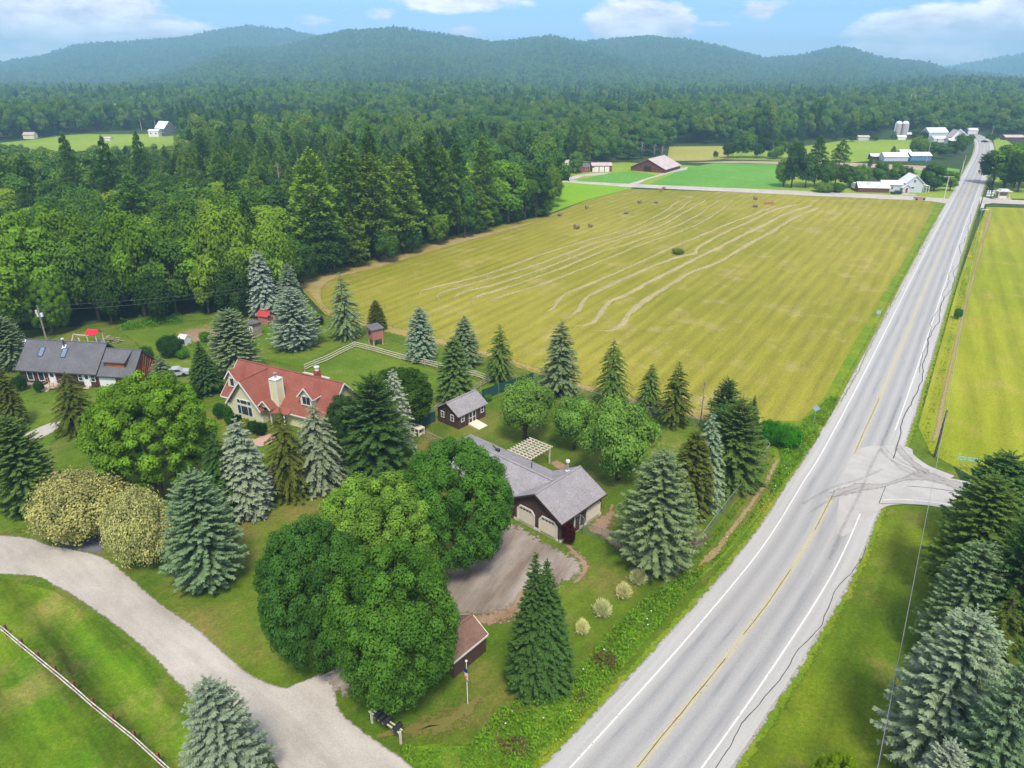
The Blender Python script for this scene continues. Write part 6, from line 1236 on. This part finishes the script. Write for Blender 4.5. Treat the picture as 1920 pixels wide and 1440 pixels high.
for kind, cx, ty, by, w, c, nm, lb in [
 ('bushfine', 137, 896, 996, 180, YB, 'willow_bush', 'wide pale yellow variegated bush left of the dark driveway'), ('bushfine', 246, 924, 1054, 122, YB, 'willow_bush', 'tall pale yellow variegated bush right of the dark driveway'),
 ('fountain', 1198, 1071, 1093, 32, YB2, 'willow_bush', 'pale bush farthest from the twin fir in the row of four'), ('fountain', 1170, 1096, 1119, 30, YB2, 'willow_bush', 'second pale bush counted from the wire fence'), ('fountain', 1130, 1128, 1154, 34, YB2, 'willow_bush', 'third pale bush counted from the wire fence'), ('fountain', 1092, 1164, 1187, 26, YB2, 'willow_bush', 'pale bush right beside the twin fir'),
 ('bush', 1068, 982, 1020, 28, srgb(90, 30, 30, .5), 'shrub', 'dark red shrub at the garage corner'), ('bush', 408, 757, 785, 26, srgb(70, 120, 40, .6), 'shrub', 'green mound shrub at the left end of the cream house'), ('cedar', 426, 762, 800, 20, srgb(70, 130, 40, .6), 'shrub', 'upright pointed shrub by the cream house corner'),
 ('bush', 443, 778, 800, 22, srgb(40, 75, 30, .6), 'shrub', 'dark clipped shrub left under the big window'), ('bush', 457, 785, 808, 22, srgb(150, 165, 40, .6), 'shrub', 'yellow green shrub under the big window'), ('bush', 473, 789, 812, 24, srgb(60, 105, 35, .6), 'shrub', 'green clipped shrub right of the yellow one'), ('bush', 487, 792, 816, 24, srgb(45, 85, 32, .6), 'shrub', 'dark clipped shrub nearest the brick path'),
 ('bush', 314, 630, 668, 52, srgb(55, 95, 40, .6), 'shrub', 'large rounded shrub in the garden behind the log house'), ('bush', 352, 722, 758, 40, srgb(70, 105, 45, .6), 'shrub', 'round shrub on the lawn below the dark fir'), ('bush', 32, 705, 732, 28, srgb(50, 95, 40, .6), 'shrub', 'dark shrub at the left end of the log house front'), ('bush', 69, 714, 736, 18, srgb(60, 100, 45, .6), 'shrub', 'small shrub left of the log house steps'),
 ('bush', 1272, 466, 476, 24, srgb(150, 158, 80, .7), 'shrub', 'low bush round the foot of the lone field pole'), ('bush', 915, 740, 752, 16, srgb(110, 170, 60, .6), 'shrub', 'small leafy plant by the dark green fence'), ('bush', 1447, 790, 830, 50, srgb(70, 150, 30, .6), 'shrub', 'bright wild shrub outside the fence corner'), ('bush', 1480, 800, 838, 54, srgb(75, 150, 30, .6), 'shrub', 'bright wild shrub nearest the highway by the fence corner'),
 ('bush', 1800, 578, 598, 17, srgb(90, 140, 45, .7), 'shrub', 'dark green bush in the ditch beside the highway'), ('maple', 1585, 1425, 1560, 100, srgb(150, 185, 30, .6), 'young_tree', 'yellow green treetop peeping in at the bottom edge'), ('bush', 596, 592, 612, 22, srgb(50, 90, 40, .6), 'shrub', 'dark shrub at the hayfield edge behind the broad blue spruce'),
 ('bush', 270, 650, 680, 30, srgb(80, 130, 50, .6), 'shrub', 'leafy shrub in the vegetable garden'), ('bush', 340, 655, 672, 26, srgb(100, 160, 50, .6), 'shrub', 'bright leafy plants above the dark fir'), ('bush', 382, 622, 640, 24, srgb(110, 160, 60, .6), 'shrub', 'small green shrub by the pink soil')]:
    tree(kind, cx, ty, by, w, c, nm, lb, 'shrub' if nm != 'young_tree' else 'tree')
x, y = G(1322, 800); 
tree('snag', 1322, 713, 800, 34, (1, 1, 1, 1), 'dead_tree', 'grey leafless tree in the field side row', parts=False)
tree('snag', 519, 305, 412, 40, (1, 1, 1, 1), 'dead_tree', 'tall bare dead tree standing in the woods', parts=False); tree('snag', 934, 345, 412, 36, (1, 1, 1, 1), 'dead_tree', 'grey bare tree at the woods edge near the bright strip', parts=False)
for k_, px in enumerate((1180, 1205, 1228, 1243)): tree('snag', px, 262 + k_ * 4, 296 + k_ * 2, 30, (1, 1, 1, 1), 'dead_tree', ('first', 'second', 'third', 'fourth')[k_] + ' from left of the bare grey trees behind the old barn', group='bare trees behind the old barn', parts=False)
# woods edge, one by one
PG = srgb(108, 146, 52, .70); PG2 = srgb(88, 126, 50, .68); PG3 = srgb(128, 160, 56, .72); FB = srgb(114, 154, 46, .72); FB2 = srgb(94, 134, 46, .70); FB3 = srgb(140, 172, 54, .74); FD = srgb(68, 100, 44, .68)
W_ = [('pine', 578, 283, 505, 108, PG3), ('pine3', 600, 372, 512, 92, PG2), ('pine2', 647, 262, 490, 78, PG), ('pine', 694, 290, 486, 98, PG3), ('pine2', 690, 238, 460, 70, PG2), ('pine', 747, 292, 474, 90, PG3), ('pine2', 775, 270, 455, 60, PG2), ('pine', 800, 252, 452, 66, PG2), ('pine', 831, 276, 450, 74, PG), ('pine2', 853, 262, 440, 60, PG2),
      ('fbroad2', 868, 325, 446, 54, PG2), ('pine', 909, 259, 430, 60, PG), ('pine3', 897, 350, 436, 54, PG3), ('fbroad2', 953, 292, 420, 76, FB), ('fbroad2', 985, 302, 412, 56, FB2), ('fbroad3', 1006, 308, 408, 60, FD), ('fbroad', 819, 394, 458, 46, FB), ('fbroad', 890, 392, 438, 36, FB2), ('fbroad', 1015, 382, 405, 44, FB2), ('fbroad', 965, 385, 415, 36, FB2), ('fbroad', 925, 395, 424, 34, FB2),
      ('fbroad3', 225, 378, 592, 112, FB), ('fbroad3', 403, 376, 582, 118, FB3), ('fbroad3', 487, 400, 575, 100, FB3), ('fbroad2', 372, 478, 590, 56, FB3), ('maple', 72, 526, 624, 80, FB), ('fbroad3', 20, 380, 600, 130, FB), ('fbroad3', 95, 378, 570, 110, FB), ('fbroad', 145, 430, 600, 110, FB2), ('fbroad3', 60, 440, 610, 120, FB), ('fbroad2', 300, 430, 590, 90, FB2), ('fbroad', 330, 395, 560, 90, FB2),
      ('fbroad', 185, 500, 608, 70, FD), ('fbroad', 275, 510, 606, 70, FD), ('fbroad', 430, 500, 596, 70, FD), ('fbroad', 535, 440, 548, 60, FB2), ('fbroad', 560, 450, 530, 60, FD), ('fbroad', 620, 440, 512, 56, FD), ('pine3', 655, 400, 500, 66, PG3), ('pine3', 235, 330, 480, 84, PG), ('pine', 190, 258, 440, 48, PG2), ('pine', 118, 252, 430, 46, PG2), ('pine', 250, 249, 400, 40, PG2), ('fbroad', 163, 354, 470, 60, FB2),
      ('fbroad', 720, 430, 492, 50, FB2), ('fbroad', 770, 425, 474, 44, FD), ('fbroad', -30, 480, 640, 120, FB), ('fbroad', 505, 490, 562, 60, FD), ('pine3', 742, 360, 476, 56, PG3)]
nm_ = {'p': 'pine_tree', 'f': 'broadleaf_tree', 'm': 'broadleaf_tree'}
ORD = ['first', 'second', 'third', 'fourth', 'fifth', 'sixth', 'seventh', 'eighth', 'ninth', 'tenth', 'eleventh', 'twelfth', 'thirteenth', 'fourteenth', 'fifteenth', 'sixteenth', 'seventeenth', 'eighteenth', 'nineteenth', 'twentieth']
W_.sort(key=lambda q: q[1]); CNT = {}
for kind, tx, ty, by, w, c in W_:
    side_ = 'left of the silver spruce' if tx < 480 else ('behind the hayfield corner' if tx < 660 else ('along the middle hayfield side' if tx < 860 else 'near the bright green strip'))
    tone = {PG: 'mid green', PG2: 'dark green', PG3: 'light green', FB: 'mid green', FB2: 'deep green', FB3: 'yellow green', FD: 'very dark green'}[c]
    lb = '%s %s of the woods %s' % (tone, 'pine' if kind[0] == 'p' else 'leafy tree', side_); CNT[lb] = CNT.get(lb, 0) + 1
    tree(kind, tx, ty, by, w, c, nm_[kind[0]], '%s %s' % (ORD[CNT[lb] - 1], lb), group='front trees of the woods', parts=True)
# copses round the far farms
FARM = [('fbroad2', 1497, 262, 352, 46), ('fbroad', 1476, 300, 350, 40), ('pine3', 1542, 255, 350, 44), ('fbroad2', 1520, 285, 352, 40), ('pine3', 1580, 262, 348, 44), ('fbroad', 1556, 300, 352, 40), ('fbroad', 1600, 312, 352, 36), ('fbroad', 1622, 308, 350, 34), ('fbroad2', 1657, 300, 350, 34), ('fbroad2', 1685, 302, 348, 34), ('fbroad', 1705, 312, 348, 30),
        ('fbroad2', 1763, 304, 358, 44), ('fbroad', 1742, 310, 356, 26), ('fbroad2', 1790, 318, 358, 30), ('fbroad', 1752, 328, 358, 30), ('bush', 1545, 343, 360, 40), ('bush', 1570, 343, 360, 34), ('fbroad', 1727, 254, 292, 36), ('fbroad2', 1752, 263, 296, 22), ('fbroad2', 1775, 266, 298, 30), ('fbroad2', 1790, 262, 294, 28), ('fbroad', 1807, 250, 290, 30), ('pine', 1677, 274, 292, 12), ('pine', 1711, 272, 294, 12), ('pine', 1634, 292, 318, 10),
        ('fbroad2', 1385, 248, 296, 36), ('fbroad', 1408, 246, 296, 30), ('fbroad2', 1440, 242, 296, 34), ('fbroad', 1370, 262, 297, 26), ('fbroad', 1343, 283, 297, 10), ('fbroad', 1425, 268, 297, 24), ('fbroad', 1462, 272, 298, 20), ('fbroad2', 1468, 250, 296, 28), ('bush', 1450, 283, 298, 22), ('fbroad2', 1490, 255, 300, 26),
        ('fbroad', 1880, 275, 345, 60), ('fbroad2', 1905, 262, 348, 60), ('fbroad', 1918, 290, 352, 50), ('fbroad', 1930, 280, 360, 60), ('fbroad2', 1895, 310, 352, 40), ('fbroad', 1960, 270, 352, 70), ('cedar', 1081, 284, 325, 28), ('fbroad', 1063, 318, 336, 12), ('pine', 1678, 246, 262, 12), ('fbroad', 1720, 240, 262, 16), ('fbroad', 1735, 246, 268, 16), ('fbroad', 1823, 252, 268, 14), ('fbroad2', 1860, 250, 266, 20), ('fbroad', 1640, 256, 264, 18), ('fbroad', 1600, 255, 266, 16)]
FARM.sort(key=lambda q: q[1]); CNT = {}
for i, (kind, tx, ty, by, w) in enumerate(FARM):
    side_ = 'left of the rusty shed' if 1470 <= tx < 1650 and by > 310 else 'behind the white farmhouse' if 1650 <= tx < 1830 and by > 310 else 'beside the far farm cluster' if 1660 < tx < 1850 else 'in the line behind the green crop' if tx < 1500 else 'at the right edge beyond the crossroads'
    if tx < 1100: side_ = 'beside the small red house'
    CNT[side_] = CNT.get(side_, 0) + 1
    tree(kind, tx, ty, by, w, trng.choice([FB2, FD, FB, PG2]) if i else FB2, 'bush' if kind == 'bush' else nm_[kind[0]] if kind[0] in nm_ else 'cedar_tree', ('round bush, ' if kind == 'bush' else 'tree, ') + ORD[CNT[side_] - 1] + ' from left of those standing ' + side_, 'tree', group='trees ' + side_, parts=by > 310)

# ---------------------------------------------------------------- the woods
def inside(poly, X_, Y_):
    r = np.zeros(X_.shape, bool); n = len(poly)
    for i in range(n):
        (x0, y0), (x1, y1) = poly[i], poly[(i + 1) % n]; c = ((y0 > Y_) != (y1 > Y_)); t_ = (x1 - x0) * (Y_ - y0) / ((y1 - y0) if abs(y1 - y0) > 1e-9 else 1e-9) + x0; r ^= c & (X_ < t_)
    return r
OPEN = pxs([(-900, 690), (-400, 652), (-50, 625), (120, 606), (225, 598), (330, 588), (455, 583), (500, 592), (548, 530), (620, 510), (700, 487), (870, 440), (1000, 412), (1036, 402), (1038, 346), (1008, 336), (1000, 318), (1035, 310), (1095, 314), (1170, 306), (1195, 296), (1248, 294), (1250, 271), (1400, 271), (1500, 266), (1600, 259), (1655, 257), (1668, 244), (1722, 244), (1735, 250), (1800, 254), (1828, 249), (1850, 245), (1872, 258), (1900, 256), (2300, 262), (3500, 500), (3000, 2500), (-2500, 2500)])
MEAD = pxs([(-60, 268), (60, 260), (130, 251), (200, 248), (300, 241), (336, 237), (342, 262), (338, 300), (150, 303), (-60, 300)])
g = np.random.default_rng(9)
def grid(sp, r0, r1, az0=-.74, az1=.74):
    xs = np.arange(-r1, r1, sp); ys = np.arange(0, r1, sp); X_, Y_ = np.meshgrid(xs, ys); X_ = X_ + g.uniform(-.45, .45, X_.shape) * sp; Y_ = Y_ + g.uniform(-.45, .45, Y_.shape) * sp
    X_, Y_ = X_.ravel(), Y_.ravel(); r = np.hypot(X_, Y_); a = np.arctan2(X_, Y_); k = (r >= r0) & (r < r1) & (a > az0) & (a < az1); X_, Y_ = X_[k], Y_[k]
    k = ~inside(OPEN, X_, Y_) & ~inside(MEAD, X_, Y_); return X_[k], Y_[k]
manual = np.array([(o.location.x, o.location.y) for o in COL.objects if o.get('category') == 'tree'])
X_, Y_ = grid(7.2, 100, 520); k = np.ones(len(X_), bool)
d_ = np.sqrt((X_[:, None] - manual[:, 0]) ** 2 + (Y_[:, None] - manual[:, 1]) ** 2).min(1); X_, Y_ = X_[d_ > 4.5], Y_[d_ > 4.5]
r = np.hypot(X_, Y_); o_ = np.argsort(r); X_, Y_, r = X_[o_], Y_[o_], r[o_]
cn = np.sin(X_ * .021 + 1) * np.sin(Y_ * .017 + X_ * .006) + g.normal(size=len(X_)) * .35 + np.clip((X_ + 60) / 90, -.6, .9) * .6
con = cn > .25
nc = nb_ = 0; rest = []
LBL = {1: 'dark green pine deep in the woods behind the front trees', 0: 'leafy tree of the closed canopy behind the front trees'}
for x, y, c, rr_ in zip(X_, Y_, con, r):
    if (c and nc >= 265) or (not c and nb_ >= 265): rest.append((x, y, c)); continue
    edge = 1.0
    if c:
        nc += 1; kd = ('pine', 'pine2', 'pine3', 'narrow')[trng.choices(range(4), (5, 5, 2, 1))[0]]; h = trng.uniform(15, 24) if kd != 'narrow' else trng.uniform(10, 16); w = h * trng.uniform(.30, .44); col_ = trng.choice([PG, PG, PG2, FD, PG3])
    else:
        nb_ += 1; kd = trng.choice(['fbroad', 'fbroad2', 'fbroad3']); h = trng.uniform(11, 18); w = h * trng.uniform(.62, .85); col_ = trng.choice([FB, FB2, FB2, FB3, FD, FD, FB2])
    tp_ = proj(x, y, h)
    if tp_[0] < 350 and proj(x, y, 0)[1] < 302: rest.append((x, y, c)); continue
    if tp_[0] < 345 and tp_[1] < 284 + 10 * trng.random():
        lim_ = trng.uniform(272, 296)
        while h > 4 and proj(x, y, h)[1] < lim_: h *= .93; w *= .95
    zn = 'far left' if tp_[0] < 200 else 'left' if tp_[0] < 450 else 'middle' if tp_[0] < 700 else 'right'
    tn = {PG: 'mid green', PG2: 'dark green', PG3: 'light green', FD: 'very dark', FB: 'mid green', FB2: 'deep green', FB3: 'yellow green'}[col_]
    plant(kd, x, y, w, h, col_, 'pine_tree' if c else 'broadleaf_tree', '%s %s, %s part of the closed woods behind the front trees' % (tn, ('slim spruce' if kd == 'narrow' else 'pine') if c else 'leafy tree', zn), 'tree', 'pines of the woods' if c else 'leafy trees of the woods', parts=False)
# everything farther off reads as one mass
far_leaf = [foliage('far_leaf_a', (srgb(98, 144, 56, .62), srgb(122, 164, 62, .62))), foliage('far_leaf_b', (srgb(74, 120, 54, .60), srgb(96, 140, 58, .60))), foliage('far_leaf_c', (srgb(138, 168, 66, .60), srgb(112, 150, 60, .60))), foliage('far_needle', (srgb(62, 102, 60, .60), srgb(82, 120, 62, .60)), .3, .1)]
def far_proto(seed, kind, n, leaf, mat):
    q = np.random.default_rng(seed)
    if kind == 'b':
        C = np.array([(q.normal() * 1.5, q.normal() * 1.5, 6 + q.uniform(0, 5.5)) for _ in range(9)]); idx = q.integers(0, 9, n); d = unit(q.normal(size=(n, 3)) + np.array([0, 0, .7])); P = C[idx] + d * 2.1
        N = unit(d + np.array([0, 0, .3]) + q.normal(size=(n, 3)) * .3); D = unit(np.cross(N, q.normal(size=(n, 3)))); ex = blob(C, [1.9] * 9, seed); tn = np.clip(q.uniform(.1, .9, n) * .6 + q.uniform(0, .5, 9)[idx], 0, 1)
    else:
        z = q.uniform(0, 1, n) ** 1.3; a = q.uniform(0, 6.28, n); R_ = (3.6 * (1 - z) ** .8 + .2) * q.uniform(.6, 1.1, n) * (1 + .25 * np.sin(z * 60)); P = np.stack([R_ * np.cos(a), R_ * np.sin(a), 2 + z * 11], 1)
        rad = np.stack([np.cos(a), np.sin(a), 0 * a], 1); D = unit(rad + np.array([0, 0, -.25]) + q.normal(size=(n, 3)) * .25); N = unit(np.array([0, 0, 1.]) + rad * .7 + q.normal(size=(n, 3)) * .3); tn = q.uniform(.1, .8, n)
        ex = blob([(0, 0, 3.5), (0, 0, 6), (0, 0, 8.5), (0, 0, 11)], [2.3, 1.8, 1.3, .8], seed)
    me = leaf_mesh('far_tree', P, D, N, leaf * q.uniform(.7, 1.3, n), leaf * .7, tn, mat, ex); return bpy.data.objects.new('far_tree', me)
protos = bpy.data.collections.new('far_tree_shapes')
def setp(objs):
    c = bpy.data.collections.new('far_tree_shapes')
    for i, o in enumerate(objs): o.name = 'shape_%02d' % i; c.objects.link(o)
    return c
mid_set = setp([far_proto(51 + i, 'b', 900, .62, far_leaf[i % 3]) for i in range(6)] + [far_proto(61 + i, 'c', 800, .75, far_leaf[3]) for i in range(3)])
lo_set = setp([far_proto(71 + i, 'b', 160, 1.3, far_leaf[i % 3]) for i in range(5)] + [far_proto(81 + i, 'c', 140, 1.4, far_leaf[3]) for i in range(2)])
for i, o in enumerate(lo_set.objects): o.name = 'lowshape_%02d' % i
def scatter(name, P, sc, idx, coll, label):
    n = len(P); me = bpy.data.meshes.new(name); me.from_pydata(P.tolist(), [], [])
    for nm, tp_, vals in (('sc', 'FLOAT_VECTOR', sc.astype(np.float32)), ('rz', 'FLOAT', g.uniform(0, 6.28, n).astype(np.float32)), ('idx', 'INT', idx.astype(np.int32))):
        a = me.attributes.new(nm, tp_, 'POINT'); a.data.foreach_set('vector' if tp_ == 'FLOAT_VECTOR' else 'value', vals.ravel())
    o = bpy.data.objects.new(name, me); COL.objects.link(o); tag(o, label, None, None, 'stuff')
    ng = bpy.data.node_groups.new(name, 'GeometryNodeTree'); ng.interface.new_socket('Geometry', in_out='INPUT', socket_type='NodeSocketGeometry'); ng.interface.new_socket('Geometry', in_out='OUTPUT', socket_type='NodeSocketGeometry')
    N = ng.nodes; L = ng.links; gi = N.new('NodeGroupInput'); go = N.new('NodeGroupOutput'); ci = N.new('GeometryNodeCollectionInfo'); ci.inputs['Collection'].default_value = coll; ci.inputs['Separate Children'].default_value = True; ci.inputs['Reset Children'].default_value = True
    ip = N.new('GeometryNodeInstanceOnPoints'); ip.inputs['Pick Instance'].default_value = True
    def attr(nm, ty):
        a = N.new('GeometryNodeInputNamedAttribute'); a.data_type = ty; a.inputs['Name'].default_value = nm; return a.outputs['Attribute']
    cx = N.new('ShaderNodeCombineXYZ'); L.new(attr('rz', 'FLOAT'), cx.inputs[2]); L.new(gi.outputs[0], ip.inputs['Points']); L.new(ci.outputs[0], ip.inputs['Instance']); L.new(attr('idx', 'INT'), ip.inputs['Instance Index']); L.new(cx.outputs[0], ip.inputs['Rotation']); L.new(attr('sc', 'FLOAT_VECTOR'), ip.inputs['Scale'])
    L.new(ip.outputs[0], go.inputs[0]); md = o.modifiers.new('trees', 'NODES'); md.node_group = ng; return o
rest = np.array([(x, y) for x, y, c in rest]); X2, Y2 = grid(7.6, 520, 900); X3, Y3 = grid(8.5, 900, 1500)
XA = np.concatenate([rest[:, 0], X2, X3]); YA = np.concatenate([rest[:, 1], Y2, Y3]); ZA = terrain_h(XA, YA); n = len(XA)
cn = np.sin(XA * .011 + 1) * np.sin(YA * .009 + XA * .004) + g.normal(size=n) * .45; isc = cn > .62
low = np.hypot(XA, YA) > 900
def mk(mask, P_, isc_, nb_k, nc_k, smul, name, coll, label):
    X_, Y_, Z_ = P_[0][mask], P_[1][mask], P_[2][mask]; c = isc_[mask]; m_ = len(X_); tone = np.sin(X_ * .006 + 3) * np.sin(Y_ * .005) + g.normal(size=m_) * .7
    idx = np.where(c, nb_k + g.integers(0, nc_k, m_), np.clip(((tone + 1.4) / 2.8 * nb_k).astype(int), 0, nb_k - 1)); s_ = g.uniform(.6, 1.35, m_) * smul; sz = s_ * g.uniform(.8, 1.3, m_) * np.where(c, 1.12, 1.0) * (1 + .18 * np.sin(X_ * .013 + Y_ * .021))
    if name == 'forest':
        for i in range(m_):
            if -60 < proj(X_[i], Y_[i], 0)[0] < 345 and math.hypot(X_[i], Y_[i]) < 600:
                tp_ = proj(X_[i], Y_[i], 13 * sz[i])[1]; b_ = proj(X_[i], Y_[i], 0)[1]
                lim_ = g.uniform(268, 298)
                if tp_ < lim_: q_ = max(.25, (b_ - lim_) / max(b_ - tp_, 1)); sz[i] *= q_; s_[i] *= max(q_, .45)
    scatter(name, np.stack([X_, Y_, Z_ - .4], 1), np.stack([s_, s_, sz], 1), idx, coll, label); return m_
n1 = mk(~low, (XA, YA, ZA), isc, 6, 3, 1.08, 'forest', mid_set, 'closed mixed forest beyond the front trees of the woods')
n2 = mk(low, (XA, YA, ZA), isc, 5, 2, 1.1, 'forest', lo_set, 'hazy forest on the plain before the hills')
Xm, Ym = [], []
for sp, r0, r1, a0, a1 in ((8.5, 1500, 3100, -.74, .74), (9.5, 3100, 3600, .0, .74), (11, 3100, 4400, -.74, -.02), (20, 4900, 6100, .45, .74)):
    x, y = grid(sp, r0, r1, a0, a1); Xm.append(x); Ym.append(y)
Xm = np.concatenate(Xm); Ym = np.concatenate(Ym); Zm = terrain_h(Xm, Ym); rm = np.hypot(Xm, Ym); cm_ = (np.sin(Xm * .006) * np.sin(Ym * .005 + 2) + g.normal(size=len(Xm)) * .4) > .85
k = (Zm > 3) | (rm < 2000)
mk(k, (Xm, Ym, Zm), cm_, 5, 2, np.where(rm > 4500, 1.9, np.where(rm > 3100, 1.15, 1.0))[k], 'hill_forest', lo_set, 'forest covering the hazy hills')
print('forest', nc, nb_, n1, n2, len(Xm))

# ---------------------------------------------------------------- rank growth: weeds and tall plants
def weeds(name, label, poly, dens, hgt, leaf, col_a, col_b, seed=0, clump=.35, kind='stuff'):
    q = np.random.default_rng(seed); P = np.array(poly); lo_, hi_ = P.min(0), P.max(0); A = (hi_ - lo_).prod(); m_ = int(A * dens); X_ = q.uniform(lo_[0], hi_[0], m_); Y_ = q.uniform(lo_[1], hi_[1], m_); k = inside(poly, X_, Y_); X_, Y_ = X_[k], Y_[k]
    nz_ = np.sin(X_ * 1.7 + Y_ * .6) * np.sin(Y_ * 1.3 - X_ * .4) + .7 * np.sin(X_ * 4.1) * np.sin(Y_ * 3.7); n5 = np.sin(X_ * .55 + Y_ * .31 + 2) + np.sin(Y_ * .73 - X_ * .42) + .6 * np.sin(X_ * 1.9 + 1); k = (nz_ + q.normal(size=len(X_)) * .5 > -1.0) & (n5 + q.normal(size=len(X_)) * .45 > -1.7); X_, Y_, nz_ = X_[k], Y_[k], nz_[k]; m_ = len(X_)
    top = hgt * (.45 + .4 * np.clip(nz_, -1, 1) + q.uniform(0, .3, m_)); Z_ = q.uniform(.35, 1, m_) * np.maximum(top, .08); a = q.uniform(0, 6.28, m_)
    D = unit(np.stack([np.cos(a), np.sin(a), q.uniform(.1, 1.2, m_)], 1)); N = unit(q.normal(size=(m_, 3)) * .5 + np.array([0, 0, 1.]))
    me = leaf_mesh(name, np.stack([X_, Y_, Z_ + .03], 1), D, N, leaf * q.uniform(.6, 1.4, m_), leaf * .5 * q.uniform(.6, 1.3, m_), np.clip(.35 + nz_ * .25 + q.uniform(-.2, .35, m_), 0, 1), foliage(name + '_leaf', (col_a, col_a), .35)); o = bpy.data.objects.new(name, me); COL.objects.link(o)
    me.attributes['tint']; return tag(o, label, None, None, kind)
wa, wb, wy = srgb(118, 165, 46, .70), srgb(96, 150, 40, .66), srgb(175, 180, 50, .7)
weeds('weeds', 'lush weeds on the ditch bank between the fence and the highway', pxs([(1450, 800), (1500, 800), (1560, 742), (1575, 750), (1530, 830), (1470, 905), (1400, 985), (1330, 1060), (1300, 1095), (1265, 1085), (1310, 1075), (1350, 1048), (1395, 990), (1440, 920), (1465, 865)]), 60, .85, .30, wa, wb, 1)
weeds('weeds', 'lush weeds along the lower ditch by the small brown shed', pxs([(1290, 1075), (1320, 1075), (1250, 1160), (1170, 1250), (1080, 1350), (1010, 1420), (960, 1500), (840, 1500), (770, 1440), (745, 1402), (800, 1412), (880, 1395), (930, 1340), (985, 1310), (1060, 1290), (1110, 1230), (1150, 1180), (1220, 1120)]), 75, .9, .28, wa, wb, 2)
weeds('verge_weeds', 'yellowish short growth beside the highway shoulder', pxs([(1560, 748), (1602, 690), (1640, 610), (1700, 505), (1755, 410), (1762, 410), (1712, 505), (1650, 620), (1612, 700), (1570, 770), (1480, 905), (1300, 1090), (1160, 1260), (1020, 1435), (990, 1440), (1140, 1260), (1290, 1080), (1470, 895)]), 12, .35, .22, wy, wa, 3)
weeds('weeds', 'green growth in the ditch right of the highway', pxs([(1838, 395), (1825, 450), (1800, 540), (1775, 640), (1745, 750), (1722, 820), (1745, 855), (1800, 880), (1830, 890), (1760, 838), (1742, 815), (1756, 760), (1790, 630), (1815, 530), (1835, 450), (1846, 400)]), 8, .4, .26, srgb(105, 160, 30, .62), wa, 4)
weeds('tall_plants', 'bright band of tall plants in front of the dark woods', pxs([(222, 612), (260, 604), (330, 597), (345, 601), (335, 609), (270, 618), (228, 622)]), 30, 1.6, .35, srgb(95, 165, 40, .62), wa, 5)
weeds('weeds', 'garden plants round the pink soil', pxs([(300, 640), (340, 632), (350, 645), (400, 645), (395, 680), (340, 675), (310, 665)]), 16, .8, .28, srgb(90, 150, 45, .62), wa, 6)
weeds('weeds', 'fringe of weeds under the woods along the hayfield', pxs([(548, 532), (620, 510), (700, 486), (870, 437), (1000, 409), (1034, 402), (1034, 398), (1000, 402), (870, 430), (700, 478), (620, 500), (540, 525)]), 7, 1.1, .4, srgb(66, 128, 34, .62), wa, 7)
weeds('weeds', 'grassy weeds along the wire fence by the hayfield', pxs([(1000, 712), (1085, 737), (1240, 781), (1330, 800), (1420, 800), (1420, 806), (1330, 808), (1240, 788), (1085, 744), (1000, 719)]), 14, .5, .25, srgb(80, 125, 40, .62), wa, 8)
weeds('weeds', 'fringe of weeds along the chain link fence', [G(*p) for p in [(1105, 1003), (1190, 1052), (1265, 1090), (1290, 1075), (1350, 1005), (1420, 910), (1452, 855), (1445, 850), (1410, 905), (1340, 1000), (1282, 1068), (1265, 1080), (1195, 1045), (1108, 997)]], 20, .5, .25, srgb(80, 140, 35, .62), wa, 9)

def blossoms(name, label, poly, n, col, size, seed):
    q = np.random.default_rng(seed); P = np.array(poly); lo_, hi_ = P.min(0), P.max(0); X_ = q.uniform(lo_[0], hi_[0], n); Y_ = q.uniform(lo_[1], hi_[1], n); k = inside(poly, X_, Y_); X_, Y_ = X_[k], Y_[k]; m_ = len(X_)
    me = leaf_mesh(name, np.stack([X_, Y_, q.uniform(.4, .8, m_)], 1), unit(q.normal(size=(m_, 3)) * [1, 1, .2]), np.tile([0, 0, 1.], (m_, 1)), size, size, .5, plain(name + '_petal', col, .8, .1, .05)); o = bpy.data.objects.new(name, me); COL.objects.link(o); tag(o, label, None, None, 'stuff')
DITCH = pxs([(1450, 820), (1540, 800), (1480, 905), (1300, 1095), (1170, 1250), (1010, 1420), (800, 1420), (930, 1330), (1110, 1230), (1220, 1120), (1310, 1075), (1440, 920)])
blossoms('wild_flowers', 'scattered white daisies in the ditch growth', DITCH, 260, (.8, .8, .76), .16, 3); blossoms('wild_flowers', 'scattered small yellow flowers in the ditch growth', DITCH, 260, (.75, .6, .05), .14, 4)
for k_, (px, py, a_, b_) in enumerate(((965, 1405, 40, 20), (1135, 1245, 30, 16), (1085, 1315, 20, 10))):
    weeds('dead_stems', ('largest', 'upper', 'smallest')[k_] + ' clump of dead brown stems in the ditch weeds', pxs([(px + a_ * math.cos(t_ * .7) * (.7 + .3 * (t_ % 2)), py + b_ * math.sin(t_ * .7)) for t_ in range(9)]), 110, 1.15, .24, srgb(120, 92, 74, .7), wb, 20 + k_)

# ---------------------------------------------------------------- the air
def haze():
    m_ = bpy.data.materials.new('haze_air'); m_.use_nodes = True; nt = m_.node_tree; nt.nodes.clear(); out = nt.nodes.new('ShaderNodeOutputMaterial'); v = nt.nodes.new('ShaderNodeVolumePrincipled')
    v.inputs['Density'].default_value = HAZE_DENSITY; v.inputs['Color'].default_value = (.42, .78, 1.0, 1); v.inputs['Anisotropy'].default_value = .0; nt.links.new(v.outputs[0], out.inputs['Volume'])
    o = MB().box(-6900, 6900, -6900, 6900, -1, 285).build('haze', m_); tag(o, 'thin bluish summer haze over the valley', None, None, 'stuff')
haze()
